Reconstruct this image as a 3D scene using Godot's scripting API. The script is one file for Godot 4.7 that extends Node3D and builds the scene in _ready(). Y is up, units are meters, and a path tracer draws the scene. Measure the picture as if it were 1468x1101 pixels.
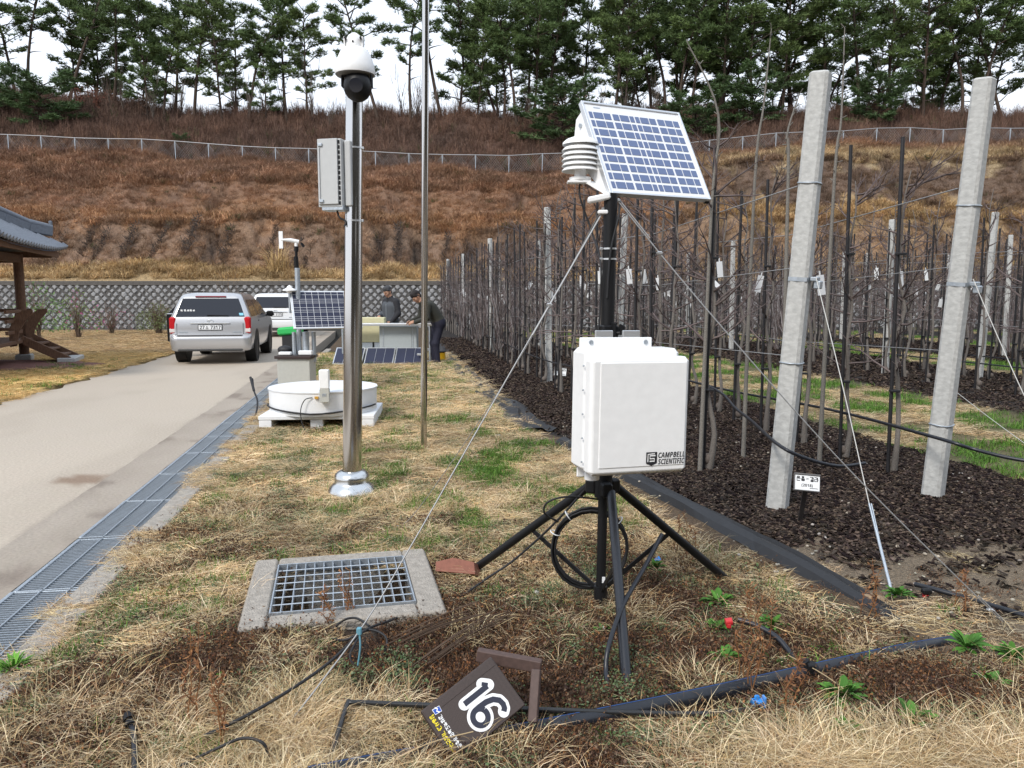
extends Node3D
# A weather station on a tripod beside a concrete road, an apple orchard to the right, a planted cut slope with pines behind.
# Ground axes: D = -z (metres away), a = x + K * D (metres across, along the road and the orchard rows).
const K := 0.165
var rng := RandomNumberGenerator.new()
var used := {}
var T := {}
var M := {}
var nz := FastNoiseLite.new()
var nf := FastNoiseLite.new()


class Mb:
	var v := PackedVector3Array()
	var n := PackedVector3Array()
	var c := PackedColorArray()
	var uv := PackedVector2Array()
	var col := Color.WHITE
	var xf := Transform3D()

	func t3(a: Vector3, b: Vector3, d: Vector3, na: Vector3, nb: Vector3, nd: Vector3) -> void:
		if (d - a).cross(b - a).dot(na + nb + nd) < 0.0:
			var s := b
			b = d
			d = s
			s = nb
			nb = nd
			nd = s
		v.append(xf * a)
		v.append(xf * b)
		v.append(xf * d)
		n.append((xf.basis * na).normalized())
		n.append((xf.basis * nb).normalized())
		n.append((xf.basis * nd).normalized())
		c.append(col)
		c.append(col)
		c.append(col)

	func flat(a: Vector3, b: Vector3, d: Vector3, hint: Vector3) -> void:
		var g := (d - a).cross(b - a).normalized()
		if g.dot(hint) < 0.0:
			g = -g
		t3(a, b, d, g, g, g)

	func quad(a: Vector3, b: Vector3, d: Vector3, e: Vector3, hint: Vector3) -> void:
		flat(a, b, d, hint)
		flat(a, d, e, hint)

	func raw(a: Vector3, b: Vector3, d: Vector3) -> void:  # a thin leaf or blade
		var g := (d - a).cross(b - a).normalized()
		v.append(a)
		v.append(b)
		v.append(d)
		n.append(g)
		n.append(g)
		n.append(g)
		c.append(col)
		c.append(col)
		c.append(col)

	func box(o: Vector3, size: Vector3, bev := 0.0, bs := Basis()) -> void:
		var h := size * 0.5
		var b := minf(bev, minf(h.x, minf(h.y, h.z)) * 0.95)
		for ax in 3:
			var u := (ax + 1) % 3
			var w := (ax + 2) % 3
			for s in [-1.0, 1.0]:
				var q := []
				for k in [[-1, -1], [1, -1], [1, 1], [-1, 1]]:
					var p := Vector3()
					p[ax] = s * h[ax]
					p[u] = k[0] * (h[u] - b)
					p[w] = k[1] * (h[w] - b)
					q.append(o + bs * p)
				var nn := Vector3()
				nn[ax] = s
				quad(q[0], q[1], q[2], q[3], bs * nn)
			if b > 0.0:
				for s in [-1.0, 1.0]:
					for r in [-1.0, 1.0]:
						var p1 := Vector3()
						var p2 := Vector3()
						p1[u] = s * h[u]
						p1[w] = r * (h[w] - b)
						p2[u] = s * (h[u] - b)
						p2[w] = r * h[w]
						var e := Vector3()
						e[ax] = h[ax] - b
						var nn := Vector3()
						nn[u] = s
						nn[w] = r
						var n1 := Vector3()
						n1[u] = s
						var n2 := Vector3()
						n2[w] = r
						n1 = bs * (n1 * 0.8 + nn * 0.2)
						n2 = bs * (n2 * 0.8 + nn * 0.2)
						t3(o + bs * (p1 - e), o + bs * (p1 + e), o + bs * (p2 + e), n1, n1, n2)
						t3(o + bs * (p1 - e), o + bs * (p2 + e), o + bs * (p2 - e), n1, n2, n2)
		if b > 0.0:
			for sx in [-1.0, 1.0]:
				for sy in [-1.0, 1.0]:
					for sz in [-1.0, 1.0]:
						flat(o + bs * Vector3(sx * h.x, sy * (h.y - b), sz * (h.z - b)), o + bs * Vector3(sx * (h.x - b), sy * h.y, sz * (h.z - b)), o + bs * Vector3(sx * (h.x - b), sy * (h.y - b), sz * h.z), bs * Vector3(sx, sy, sz))

	func tube(p: Array, r, sides := 8, caps := true) -> void:
		var m := p.size()
		var t0: Vector3 = (p[1] - p[0]).normalized()
		var u := t0.cross(Vector3.UP if absf(t0.y) < 0.9 else Vector3.RIGHT).normalized()
		var rings := []
		var norms := []
		for i in m:
			var t: Vector3 = (p[mini(i + 1, m - 1)] - p[maxi(i - 1, 0)]).normalized()
			u = (u - t * u.dot(t)).normalized()
			var w := t.cross(u)
			var rr: float = r[i] if r is Array else r
			var ring := PackedVector3Array()
			var nn := PackedVector3Array()
			for k in sides:
				var a := TAU * k / sides
				var d := u * cos(a) + w * sin(a)
				nn.append(d)
				ring.append(p[i] + d * rr)
			rings.append(ring)
			norms.append(nn)
		for i in m - 1:
			for k in sides:
				var l := (k + 1) % sides
				t3(rings[i][k], rings[i][l], rings[i + 1][l], norms[i][k], norms[i][l], norms[i + 1][l])
				t3(rings[i][k], rings[i + 1][l], rings[i + 1][k], norms[i][k], norms[i + 1][l], norms[i + 1][k])
		if caps:
			for k in sides:
				var l := (k + 1) % sides
				t3(p[0], rings[0][k], rings[0][l], -t0, -t0, -t0)
				var t1: Vector3 = (p[m - 1] - p[m - 2]).normalized()
				t3(p[m - 1], rings[m - 1][k], rings[m - 1][l], t1, t1, t1)

	func lathe(prof: Array, sides := 24, smooth := false) -> void:  # Vector2(radius, height)
		var ns := []
		for i in prof.size() - 1:
			var d: Vector2 = prof[i + 1] - prof[i]
			ns.append(Vector2(d.y, -d.x).normalized())
		for i in prof.size() - 1:
			var n0: Vector2 = ns[i]
			var n1: Vector2 = ns[i]
			if smooth:
				n0 = (ns[i] + ns[maxi(i - 1, 0)]).normalized()
				n1 = (ns[i] + ns[mini(i + 1, ns.size() - 1)]).normalized()
			for k in sides:
				var a := TAU * k / sides
				var b := TAU * (k + 1) / sides
				var da := Vector3(cos(a), 0, sin(a))
				var db := Vector3(cos(b), 0, sin(b))
				var p: Vector2 = prof[i]
				var q: Vector2 = prof[i + 1]
				var up := Vector3.UP
				var A := da * p.x + up * p.y
				var B := db * p.x + up * p.y
				var C := db * q.x + up * q.y
				var E := da * q.x + up * q.y
				if p.x > 1e-5:
					t3(A, B, C, da * n0.x + up * n0.y, db * n0.x + up * n0.y, db * n1.x + up * n1.y)
				if q.x > 1e-5:
					t3(A, C, E, da * n0.x + up * n0.y, db * n1.x + up * n1.y, da * n1.x + up * n1.y)

	func ball(o: Vector3, r: Vector3, sides := 16) -> void:
		var keep := xf
		xf = xf * Transform3D(Basis.from_scale(r), o)
		var pr := []
		for i in 9:
			var a := -PI / 2 + PI * i / 8.0
			pr.append(Vector2(maxf(cos(a), 0.0), sin(a)))
		var nb := n.size()
		lathe(pr, sides, true)
		for i in range(nb, n.size()):  # normals of a stretched ball
			var q := (xf.affine_inverse() * v[i])
			n[i] = (keep.basis * Vector3(q.x / r.x, q.y / r.y, q.z / r.z)).normalized()
		xf = keep

	func ext(poly: PackedVector2Array, depth: float) -> void:  # in the xy plane, z from 0 to depth
		var id := Geometry2D.triangulate_polygon(poly)
		for i in range(0, id.size(), 3):
			for z in [0.0, depth]:
				var a := poly[id[i]]
				var b := poly[id[i + 1]]
				var d := poly[id[i + 2]]
				flat(Vector3(a.x, a.y, z), Vector3(b.x, b.y, z), Vector3(d.x, d.y, z), Vector3(0, 0, z - depth * 0.5))
		var s := 1.0 if Geometry2D.is_polygon_clockwise(poly) else -1.0
		for i in poly.size():
			var a := poly[i]
			var b := poly[(i + 1) % poly.size()]
			var d := b - a
			quad(Vector3(a.x, a.y, 0), Vector3(b.x, b.y, 0), Vector3(b.x, b.y, depth), Vector3(a.x, a.y, depth), Vector3(-d.y, d.x, 0) * s)

	func strip(p: Array, w: float, z: float) -> void:  # a painted stroke in the xy plane
		for i in p.size() - 1:
			var a: Vector2 = p[i]
			var b: Vector2 = p[i + 1]
			var ta: Vector2 = (b - p[maxi(i - 1, 0)]).normalized()
			var tb: Vector2 = (p[mini(i + 2, p.size() - 1)] - a).normalized()
			var oa := Vector2(-ta.y, ta.x) * w * 0.5
			var ob := Vector2(-tb.y, tb.x) * w * 0.5
			quad(Vector3(a.x - oa.x, a.y - oa.y, z), Vector3(b.x - ob.x, b.y - ob.y, z), Vector3(b.x + ob.x, b.y + ob.y, z), Vector3(a.x + oa.x, a.y + oa.y, z), Vector3.BACK)

	func mesh() -> ArrayMesh:
		var arr := []
		arr.resize(Mesh.ARRAY_MAX)
		arr[Mesh.ARRAY_VERTEX] = v
		arr[Mesh.ARRAY_NORMAL] = n
		arr[Mesh.ARRAY_COLOR] = c
		var m := ArrayMesh.new()
		m.add_surface_from_arrays(Mesh.PRIMITIVE_TRIANGLES, arr)
		return m


func numbered(called: String, inside := "") -> String:
	var key := inside + "/" + called
	used[key] = used.get(key, -1) + 1
	return called if used[key] == 0 else "%s_%03d" % [called, used[key]]


func tag(o: Node, label: String, category: String, group := "") -> void:
	o.set_meta("label", label)
	o.set_meta("category", category)
	if group:
		o.set_meta("group", group)


func thing(called: String, label: String, category: String, at := Vector3.ZERO, group := "", bs := Basis()) -> Node3D:
	var o := Node3D.new()
	o.name = numbered(called)
	add_child(o, true)
	o.transform = Transform3D(bs, at)
	tag(o, label, category, group)
	return o


func part(p: Node3D, called: String, mb, m: Material, at := Vector3.ZERO, bs := Basis()) -> MeshInstance3D:
	var o := MeshInstance3D.new()
	o.name = numbered(called, str(p.get_instance_id()))
	o.mesh = mb.mesh() if mb is Mb else mb
	o.material_override = m
	o.transform = Transform3D(bs, at)
	p.add_child(o, true)
	return o


func wpart(p: Node3D, called: String, mb, m: Material) -> MeshInstance3D:  # shape given in world metres
	return part(p, called, mb, m, p.basis.inverse() * -p.position, p.basis.inverse())


func solo(called: String, label: String, category: String, mb, m: Material, at := Vector3.ZERO, group := "", bs := Basis()) -> MeshInstance3D:
	var o := MeshInstance3D.new()
	o.name = numbered(called)
	o.mesh = mb.mesh() if mb is Mb else mb
	o.material_override = m
	o.transform = Transform3D(bs, at)
	add_child(o, true)
	tag(o, label, category, group)
	return o


func struct(called: String, mb, m: Material) -> MeshInstance3D:
	var o := MeshInstance3D.new()
	o.name = numbered(called)
	o.mesh = mb.mesh() if mb is Mb else mb
	o.material_override = m
	add_child(o, true)
	o.set_meta("kind", "structure")
	return o


func copy(o: Node3D, called: String, label: String, at: Vector3, bs := Basis()) -> Node3D:
	var r: Node3D = o.duplicate()
	r.name = numbered(called)
	add_child(r, true)
	r.transform = Transform3D(bs, at)
	r.set_meta("label", label)
	return r


func stuff(called: String, label: String, category: String, mesh: Mesh, m: Material, xs: Array, cs: Array, under: Node3D = null) -> void:
	var mm := MultiMesh.new()
	mm.transform_format = MultiMesh.TRANSFORM_3D
	mm.use_colors = true
	mm.mesh = mesh
	mm.instance_count = xs.size()
	for i in xs.size():
		mm.set_instance_transform(i, xs[i])
		mm.set_instance_color(i, cs[i])
	var o := MultiMeshInstance3D.new()
	o.multimesh = mm
	o.material_override = m
	o.name = numbered(called, "" if under == null else str(under.get_instance_id()))
	if under:
		under.add_child(o, true)
	else:
		add_child(o, true)
		tag(o, label, category)
	o.set_meta("kind", "stuff")


func L(r: float, g: float, b: float) -> Color:  # a real-world base colour
	return Color(r, g, b).linear_to_srgb()


func mat(c: Color, rough := 0.7, metal := 0.0, vc := false) -> StandardMaterial3D:
	var m := StandardMaterial3D.new()
	m.albedo_color = c
	m.roughness = rough
	m.metallic = metal
	m.vertex_color_use_as_albedo = vc
	return m


func noise_tex(freq: float, lo: float, hi: float, sd: int, size := 512, kind := FastNoiseLite.TYPE_SIMPLEX_SMOOTH) -> NoiseTexture2D:
	var f := FastNoiseLite.new()
	f.seed = sd
	f.noise_type = kind
	f.frequency = freq
	f.fractal_octaves = 5
	var t := NoiseTexture2D.new()
	t.width = size
	t.height = size
	t.seamless = true
	t.noise = f
	var g := Gradient.new()
	g.colors = PackedColorArray([Color(lo, lo, lo).linear_to_srgb(), Color(hi, hi, hi).linear_to_srgb()])
	g.offsets = PackedFloat32Array([0.2, 0.8])
	t.color_ramp = g
	return t


func grain(m: StandardMaterial3D, t: Texture2D, scale: float, bump: Texture2D = null, depth := 0.0, world := true) -> StandardMaterial3D:
	m.albedo_texture = t
	m.uv1_triplanar = true
	m.uv1_world_triplanar = world
	m.uv1_scale = Vector3.ONE * scale
	if bump:
		m.heightmap_enabled = true
		m.heightmap_texture = bump
		m.heightmap_scale = depth
	return m


func R(a := 0.0, b := 1.0) -> float:
	return rng.randf_range(a, b)


func smooth(a: float, b: float, x: float) -> float:
	return smoothstep(a, b, x)


func curve(p: Array, per := 6) -> Array:  # a smooth line through points
	var q := []
	for i in p.size() - 1:
		var p0: Vector3 = p[maxi(i - 1, 0)]
		var p3: Vector3 = p[mini(i + 2, p.size() - 1)]
		for k in per:
			var t := float(k) / per
			q.append((p[i] as Vector3).cubic_interpolate(p[i + 1], p0, p3, t))
	q.append(p[p.size() - 1])
	return q


func aD(a: float, D: float, y := 0.0) -> Vector3:
	return Vector3(a - K * D, y, -D)


func turned(dir: Vector3, up := Vector3.UP) -> Basis:  # local -z looks along dir
	return Basis.looking_at(dir, up)


func along(a: Vector3, b: Vector3) -> Transform3D:  # local y runs from a to b
	var y := (b - a).normalized()
	var x := y.cross(Vector3.BACK if absf(y.z) < 0.9 else Vector3.RIGHT).normalized()
	return Transform3D(Basis(x, y, x.cross(y)), a)


# ---- the lie of the land
const HD := [38.0, 39.5, 42.5, 44.5, 48.5, 54.0, 58.0, 62.0, 66.0, 76.0, 110.0]
const HC := [[-1.092, 2.2, 2.94, 5.42, 6.29, 8.97, 12.07, 14.71, 17.99, 17.889999999999997, 15.489999999999998, -2.0], [-0.6496, 2.2, 2.87, 5.35, 6.06, 8.27, 11.3, 14.01, 17.38, 17.279999999999998, 14.879999999999999, -2.0], [-0.5168, 2.2, 2.87, 5.35, 6.06, 8.27, 11.03, 13.43, 16.46, 16.36, 13.96, -2.0], [-0.3841, 2.2, 2.87, 5.35, 5.98, 8.36, 10.58, 12.63, 15.28, 15.18, 12.78, -2.0], [-0.2248, 2.2, 2.87, 5.28, 5.83, 8.27, 10.22, 12.44, 15.28, 15.18, 12.78, -2.0], [-0.0832, 2.2, 2.87, 5.09, 5.68, 8.03, 9.9, 12.27, 15.28, 15.18, 12.78, -2.0], [0.0584, 2.2, 2.87, 4.99, 5.6, 7.74, 9.58, 12.05, 15.17, 15.07, 12.67, -2.0], [0.2221, 2.2, 3.04, 5.64, 6.29, 9.18, 11.03, 12.95, 15.43, 15.33, 12.93, -2.0], [0.4124, 2.2, 3.04, 5.68, 6.36, 9.75, 11.62, 13.26, 15.43, 15.33, 12.93, -2.0], [0.6496, 2.2, 3.04, 5.68, 6.36, 9.66, 11.62, 13.19, 15.28, 15.18, 12.78, -2.0], [1.1204, 2.2, 3.04, 5.68, 6.36, 9.66, 11.62, 13.19, 15.28, 15.18, 12.78, -2.0]]


func hill_y(x: float, D: float) -> float:
	var r := x / D
	var i := 0
	while i < HC.size() - 2 and r > HC[i + 1][0]:
		i += 1
	var t := clampf((r - HC[i][0]) / (HC[i + 1][0] - HC[i][0]), 0.0, 1.0)
	t = t * t * (3.0 - 2.0 * t)
	var k := 0
	while k < HD.size() - 2 and D > HD[k + 1]:
		k += 1
	var s := clampf((D - HD[k]) / (HD[k + 1] - HD[k]), 0.0, 1.0)
	var h0: float = lerpf(HC[i][k + 1], HC[i + 1][k + 1], t)
	var h1: float = lerpf(HC[i][k + 2], HC[i + 1][k + 2], t)
	var h := lerpf(h0, h1, s)
	if D > 38.6:
		h += nf.get_noise_2d(x * 3.0, D * 3.0) * 0.45 + nf.get_noise_2d(x * 12.0, D * 12.0) * 0.22
		h -= gully(x, D) * 0.9
	return h


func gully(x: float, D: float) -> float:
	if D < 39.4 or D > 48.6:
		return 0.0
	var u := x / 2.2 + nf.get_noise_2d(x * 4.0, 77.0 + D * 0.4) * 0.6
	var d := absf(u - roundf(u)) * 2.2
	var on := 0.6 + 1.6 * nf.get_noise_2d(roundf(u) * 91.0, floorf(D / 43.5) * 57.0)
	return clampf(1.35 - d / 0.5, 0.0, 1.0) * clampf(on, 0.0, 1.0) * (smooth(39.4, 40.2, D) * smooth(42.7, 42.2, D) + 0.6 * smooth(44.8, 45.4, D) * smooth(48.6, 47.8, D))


func hill_col(x: float, D: float) -> Color:
	var r := x / D
	var D0 := D
	if D > 39.6:
		D = maxf(39.6, D + 2.2 * nf.get_noise_2d(x * 9.0, D0 * 9.0) + 1.2 * nf.get_noise_2d(x * 30.0, D0 * 30.0))
	var right := smooth(0.16, 0.3, r)
	var q := 0.5 + 0.5 * nf.get_noise_2d(x * 2.2, D * 5.0)
	var c: Color
	if D < 39.6:
		c = Color(0.44, 0.315, 0.17)
	elif D < 42.5:
		c = Color(0.205, 0.128, 0.078).lerp(Color(0.30, 0.17, 0.085), q * q).lerp(Color(0.27, 0.165, 0.08), right * 0.6)
	elif D < 44.6:
		c = Color(0.28, 0.15, 0.075).lerp(Color(0.36, 0.24, 0.11), right * 0.8 + 0.2 * q)
	elif D < 48.4:
		c = Color(0.20, 0.11, 0.065).lerp(Color(0.285, 0.155, 0.075), q).lerp(Color(0.15, 0.095, 0.058), right)
	elif D < 54.3:
		c = Color(0.28, 0.155, 0.082).lerp(Color(0.19, 0.115, 0.075), q).lerp(Color(0.36, 0.26, 0.14), right * smooth(53.0, 50.0, D))
	else:
		c = Color(0.125, 0.083, 0.062).lerp(Color(0.17, 0.092, 0.058), q)
	c = c * (Color(1.36, 1.44, 1.64) if D0 < 54.3 else Color(1.05, 1.1, 1.2)) if D > 39.6 else c * 1.1
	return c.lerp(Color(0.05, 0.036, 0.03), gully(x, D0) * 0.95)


func bed(a: float) -> float:  # 1 on the mulched beds of the orchard
	var m := 0.0
	for b in [[1.95, 5.35], [8.4, 12.2], [14.4, 18.0], [20.2, 23.8], [25.9, 29.5]]:
		m = maxf(m, smooth(b[0] - 0.12, b[0] + 0.18, a) * smooth(b[1] + 0.12, b[1] - 0.18, a))
	return m


func edge_a(D: float) -> float:  # the black plastic edging, left limit of the first bed
	var e := [[0.0, 2.7], [3.7, 2.47], [5.5, 2.24], [6.9, 2.05], [8.6, 1.93], [10.7, 1.83], [20.0, 1.86], [40.0, 2.1]]
	for i in e.size() - 1:
		if D < e[i + 1][0]:
			return lerpf(e[i][1], e[i + 1][1], (D - e[i][0]) / (e[i + 1][0] - e[i][0]))
	return 2.1


func soil_w(x: float, D: float) -> float:  # bare brown soil at the near end of the first bed
	return smooth(5.7, 4.5, D + nf.get_noise_2d(x * 40.0, D * 40.0) * 0.7) * smooth(1.2, 1.6, x)


func gy(x: float, z: float) -> float:
	var D := -z
	if D > 38.0:
		return hill_y(x, D)
	var a := x + K * D
	var b := nf.get_noise_2d(x * 9.0, D * 9.0) * 0.028 + nf.get_noise_2d(x * 45.0, D * 45.0) * 0.012
	if a < -6.05:
		return -0.075 + b * 0.6
	if a < -1.59 and D < 36.5:
		return -0.42
	if a > 1.8:
		return 0.01 + b * 0.5 + bed(a) * 0.03
	return b * smooth(-1.6, -1.2, a)


func ground_col(x: float, D: float) -> Color:
	var a := x + K * D
	var q := 0.5 + 0.5 * nf.get_noise_2d(x * 14.0, D * 14.0)
	var q2 := 0.5 + 0.5 * nf.get_noise_2d(x * 60.0, D * 60.0)
	if a < -6.0:
		var c := Color(0.27, 0.20, 0.13).lerp(Color(0.46, 0.34, 0.15), smooth(-9.6, -8.6, a) * smooth(24.0, 21.0, D))
		return c.lerp(Color(0.26, 0.19, 0.12), smooth(13.5, 11.0, D + q * 2.0) * 0.8)
	if a < -1.6:
		return Color(0.06, 0.055, 0.05)
	if a > edge_a(D):
		var m := bed(maxf(a, 2.4))
		var g := Color(0.13, 0.15, 0.05).lerp(Color(0.33, 0.25, 0.13), q)
		g = g.lerp(Color(0.032, 0.025, 0.023), m)
		return g.lerp(Color(0.33, 0.25, 0.17), soil_w(x, D) * 0.9)
	var c2 := Color(0.22, 0.145, 0.08).lerp(Color(0.12, 0.08, 0.05), q2)
	return c2.lerp(Color(0.045, 0.03, 0.022), brown_w(x, D))


func blob(x: float, D: float, cx: float, cD: float, rx: float, rD: float) -> float:
	var u := (x - cx) / rx
	var w := (D - cD) / rD
	return exp(-(u * u + w * w) * 0.9)


func brown_w(x: float, D: float) -> float:  # dead dark weeds round the tripod
	var s := maxf(blob(x, D, 0.25, 3.35, 0.95, 0.62), maxf(blob(x, D, -1.3, 3.0, 0.5, 0.28), maxf(blob(x, D, -0.45, 3.25, 0.5, 0.35), blob(x, D, 1.25, 2.85, 0.7, 0.22))))
	s = maxf(s, maxf(0.7 * blob(x, D, 0.9, 3.9, 0.4, 0.5), 0.75 * blob(x, D, 0.25, 2.5, 0.55, 0.15)))
	if x + K * D < 1.6:
		s = maxf(s, 0.42 * smooth(0.1, 0.34, nf.get_noise_2d(x * 26.0 + 40.0, D * 19.0)) * smooth(6.5, 4.2, D))
	return clampf(s * 1.7 + nf.get_noise_2d(x * 30.0, D * 30.0) * 0.35, 0.0, 1.0)


func gold_w(x: float, D: float) -> float:  # long pale straw
	var s := maxf(blob(x, D, -0.82, 2.62, 0.36, 0.28), blob(x, D, 1.35, 2.48, 0.5, 0.17))
	return clampf(s * 1.3 + nf.get_noise_2d(x * 25.0 + 50.0, D * 25.0) * 0.3, 0.0, 1.0)


func green_w(x: float, D: float) -> float:
	var q := nf.get_noise_2d(x * 30.0 + 300.0, D * 20.0) * 0.8 + nf.get_noise_2d(x * 9.0, D * 7.0) * 0.4
	var where := 0.22 + 0.9 * smooth(4.6, 5.6, D) * smooth(11.0, 8.0, D) * smooth(-1.9, -1.0, x) + 0.5 * smooth(12.0, 15.0, D)
	return clampf((q + 0.06) * 3.4, 0.0, 1.0) * where


# ---- plants
func blades(count: int, rad: float, l0: float, l1: float, w: float, lean0: float, lean1: float, cols: Array, flatten := 0.0) -> Mb:
	var b := Mb.new()
	for i in count:
		var az := R(0, TAU)
		var o := Vector3(cos(az), 0, sin(az)) * rad * sqrt(R())
		az = R(0, TAU)
		var le := R(lean0, lean1)
		var l := R(l0, l1)
		var h := Vector3(cos(az), 0, sin(az))
		var d := h * sin(le) + Vector3.UP * cos(le)
		var side := h.cross(Vector3.UP).normalized().rotated(h, R(-0.9, 0.9)) * w * R(0.6, 1.3)
		o.y = R(0.0, flatten)
		var p1 := o + d * l * 0.55
		var p2 := p1 + (d + h * R(0.1, 0.7) + Vector3.DOWN * R(0.0, 0.7)).normalized() * l * 0.45
		p1.y = maxf(p1.y, 0.004)
		p2.y = maxf(p2.y, 0.002)
		var cc: Color = cols[rng.randi() % cols.size()]
		b.col = cc * R(0.65, 1.25)
		b.raw(o - side, o + side, p1 + side * 0.8)
		b.raw(o - side, p1 + side * 0.8, p1 - side * 0.8)
		b.raw(p1 - side * 0.8, p1 + side * 0.8, p2)
	return b


func leaflets(count: int, rad: float, s0: float, s1: float, hi: float, cols: Array) -> Mb:
	var b := Mb.new()
	for i in count:
		var az := R(0, TAU)
		var o := Vector3(cos(az), 0, sin(az)) * rad * sqrt(R())
		o.y = R(0.004, hi)
		var s := R(s0, s1)
		var bs := Basis(Vector3.UP, R(0, TAU)) * Basis(Vector3.RIGHT, R(-0.7, 0.7))
		b.col = cols[rng.randi() % cols.size()] * R(0.7, 1.25)
		var f := bs * Vector3(0, 0.25 * s, s)
		var l := bs * Vector3(s * 0.42, 0.1 * s, s * 0.5)
		var r := bs * Vector3(-s * 0.42, 0.1 * s, s * 0.5)
		b.raw(o, o + l, o + f)
		b.raw(o, o + f, o + r)
	return b


func weeds(count: int, rad: float, hi: float, cols: Array) -> Mb:  # dead stems with shrivelled leaves
	var b := Mb.new()
	for i in count:
		var az := R(0, TAU)
		var o := Vector3(cos(az), 0, sin(az)) * rad * sqrt(R())
		var d := Vector3(R(-1, 1), R(0.05, 0.9), R(-1, 1)).normalized()
		var l := R(0.4, 1.0) * hi * 1.6
		var p := o
		b.col = cols[rng.randi() % cols.size()] * R(0.6, 1.3)
		for k in 4:
			var q := p + d * l / 4.0
			q.y = clampf(q.y, 0.003, hi)
			var s := d.cross(Vector3(R(-1, 1), 1, R(-1, 1))).normalized() * 0.0011
			b.raw(p - s, p + s, q)
			d = (d + Vector3(R(-1, 1), R(-0.7, 0.5), R(-1, 1)) * 0.5).normalized()
			p = q
			if R() < 0.45:
				var f := Vector3(R(-1, 1), R(-1, 1), R(-1, 1)).normalized() * R(0.004, 0.014)
				var g := f.cross(Vector3(R(-1, 1), R(-1, 1), R(-1, 1))).normalized() * f.length() * 0.55
				var keep := b.col
				b.col = cols[rng.randi() % cols.size()] * R(0.6, 1.4)
				b.raw(p, p + f + g, p + f * 0.6 - g)
				b.col = keep
	return b


func bare_twigs(count: int, hi: float, spread: float, w: float, cols: Array, leaf := 0.0) -> Mb:  # a bare bush
	var b := Mb.new()
	for i in count:
		var az := R(0, TAU)
		var d := (Vector3(cos(az), 0, sin(az)) * R(0.1, 1.0) * spread + Vector3.UP * hi).normalized()
		var p := Vector3(R(-1, 1), 0, R(-1, 1)) * spread * 0.12
		var l := hi * R(0.5, 1.05)
		b.col = cols[rng.randi() % cols.size()] * R(0.7, 1.2)
		for k in 4:
			var q := p + d * l * 0.25
			var s := d.cross(Vector3(R(-1, 1), 0.2, R(-1, 1))).normalized() * w * (1.0 - k * 0.2)
			b.raw(p - s, p + s, q + s * 0.7)
			b.raw(p - s, q + s * 0.7, q - s * 0.7)
			for j in 2:
				var e := (d + Vector3(R(-1, 1), R(-0.2, 0.8), R(-1, 1)) * 0.9).normalized() * l * R(0.12, 0.3)
				b.raw(p - s * 0.6, p + s * 0.6, p + e)
				if leaf > 0.0 and R() < 0.8:
					var f := Vector3(R(-1, 1), R(-1, 1), R(-1, 1)).normalized() * leaf
					b.raw(p + e * 0.8, p + e + f, p + e + Vector3(f.y, f.z, f.x))
			d = (d + Vector3(R(-1, 1), R(-0.2, 0.6), R(-1, 1)) * 0.28).normalized()
			p = q
	return b


func pine(h: float, from: float, reach: float, limbs: int, sway: float, green: Color) -> Array:
	var tr := Mb.new()
	var cr := Mb.new()
	var pts := []
	var rad := []
	var o := Vector3.ZERO
	var dr := Vector3(R(-1, 1), 0, R(-1, 1)) * sway
	for i in 9:
		var t := i / 8.0
		pts.append(o + Vector3(0, h * t, 0))
		rad.append(lerpf(0.125, 0.025, t) * h / 11.0)
		dr += Vector3(R(-1, 1), 0, R(-1, 1)) * sway * 0.7
		o += dr * h / 80.0
	tr.col = Color(0.085, 0.058, 0.043)
	tr.tube(curve(pts, 2), _res(rad, 2), 7)
	for i in limbs:
		var u := (i + R(0, 0.8)) / limbs
		var live := u > 0.12
		var y := lerpf(from - 0.16, 0.985, u)
		var k := clampf(y, 0.02, 0.99) * 8.0
		var p: Vector3 = pts[int(k)].lerp(pts[mini(int(k) + 1, 8)], k - int(k))
		var az := i * 2.4 + R(-0.5, 0.5)
		var l := reach * (0.3 + 0.7 * sin(PI * (0.14 + 0.66 * u))) * R(0.45, 1.2)
		if not live:
			l *= 0.6
		var d := Vector3(cos(az), R(0.1, 0.55) + u * 0.5, sin(az)).normalized()
		var lp := [p]
		for s in 4:
			p += d * l * 0.25
			lp.append(p)
			d = (d + Vector3(R(-0.3, 0.3), R(-0.22, 0.12), R(-0.3, 0.3))).normalized()
		tr.col = Color(0.075, 0.052, 0.04)
		tr.tube(lp, [0.05, 0.04, 0.028, 0.018, 0.008], 4, false)
		if not live:
			continue
		var tone := green * R(0.75, 1.3)
		var side := Vector3(-sin(az), 0, cos(az))
		var tufts := int(44 * l / reach) + 12
		for s in tufts:
			var t := 0.3 + 0.72 * sqrt(R())
			var kk := minf(t, 0.999) * 4.0
			var q: Vector3 = lp[int(kk)].lerp(lp[int(kk) + 1], kk - int(kk))
			q += side * R(-1, 1) * l * 0.34 * (1.15 - 0.6 * t) + Vector3(0, R(-0.12, 0.22), 0) + d * R(-0.2, 0.3)
			cr.col = tone * R(0.75, 1.3)
			for w in 8:
				var nd := (Vector3(R(-1, 1), R(-0.25, 1.0), R(-1, 1)) + d * 0.3).normalized() * R(0.22, 0.42)
				var sd := nd.cross(Vector3(R(-1, 1), R(-1, 1), R(-1, 1))).normalized() * 0.032
				cr.raw(q - sd, q + sd, q + nd)
	return [tr, cr]


func _res(a: Array, per: int) -> Array:
	var q := []
	for i in a.size() - 1:
		for k in per:
			q.append(lerpf(a[i], a[i + 1], float(k) / per))
	q.append(a[a.size() - 1])
	return q


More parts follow.
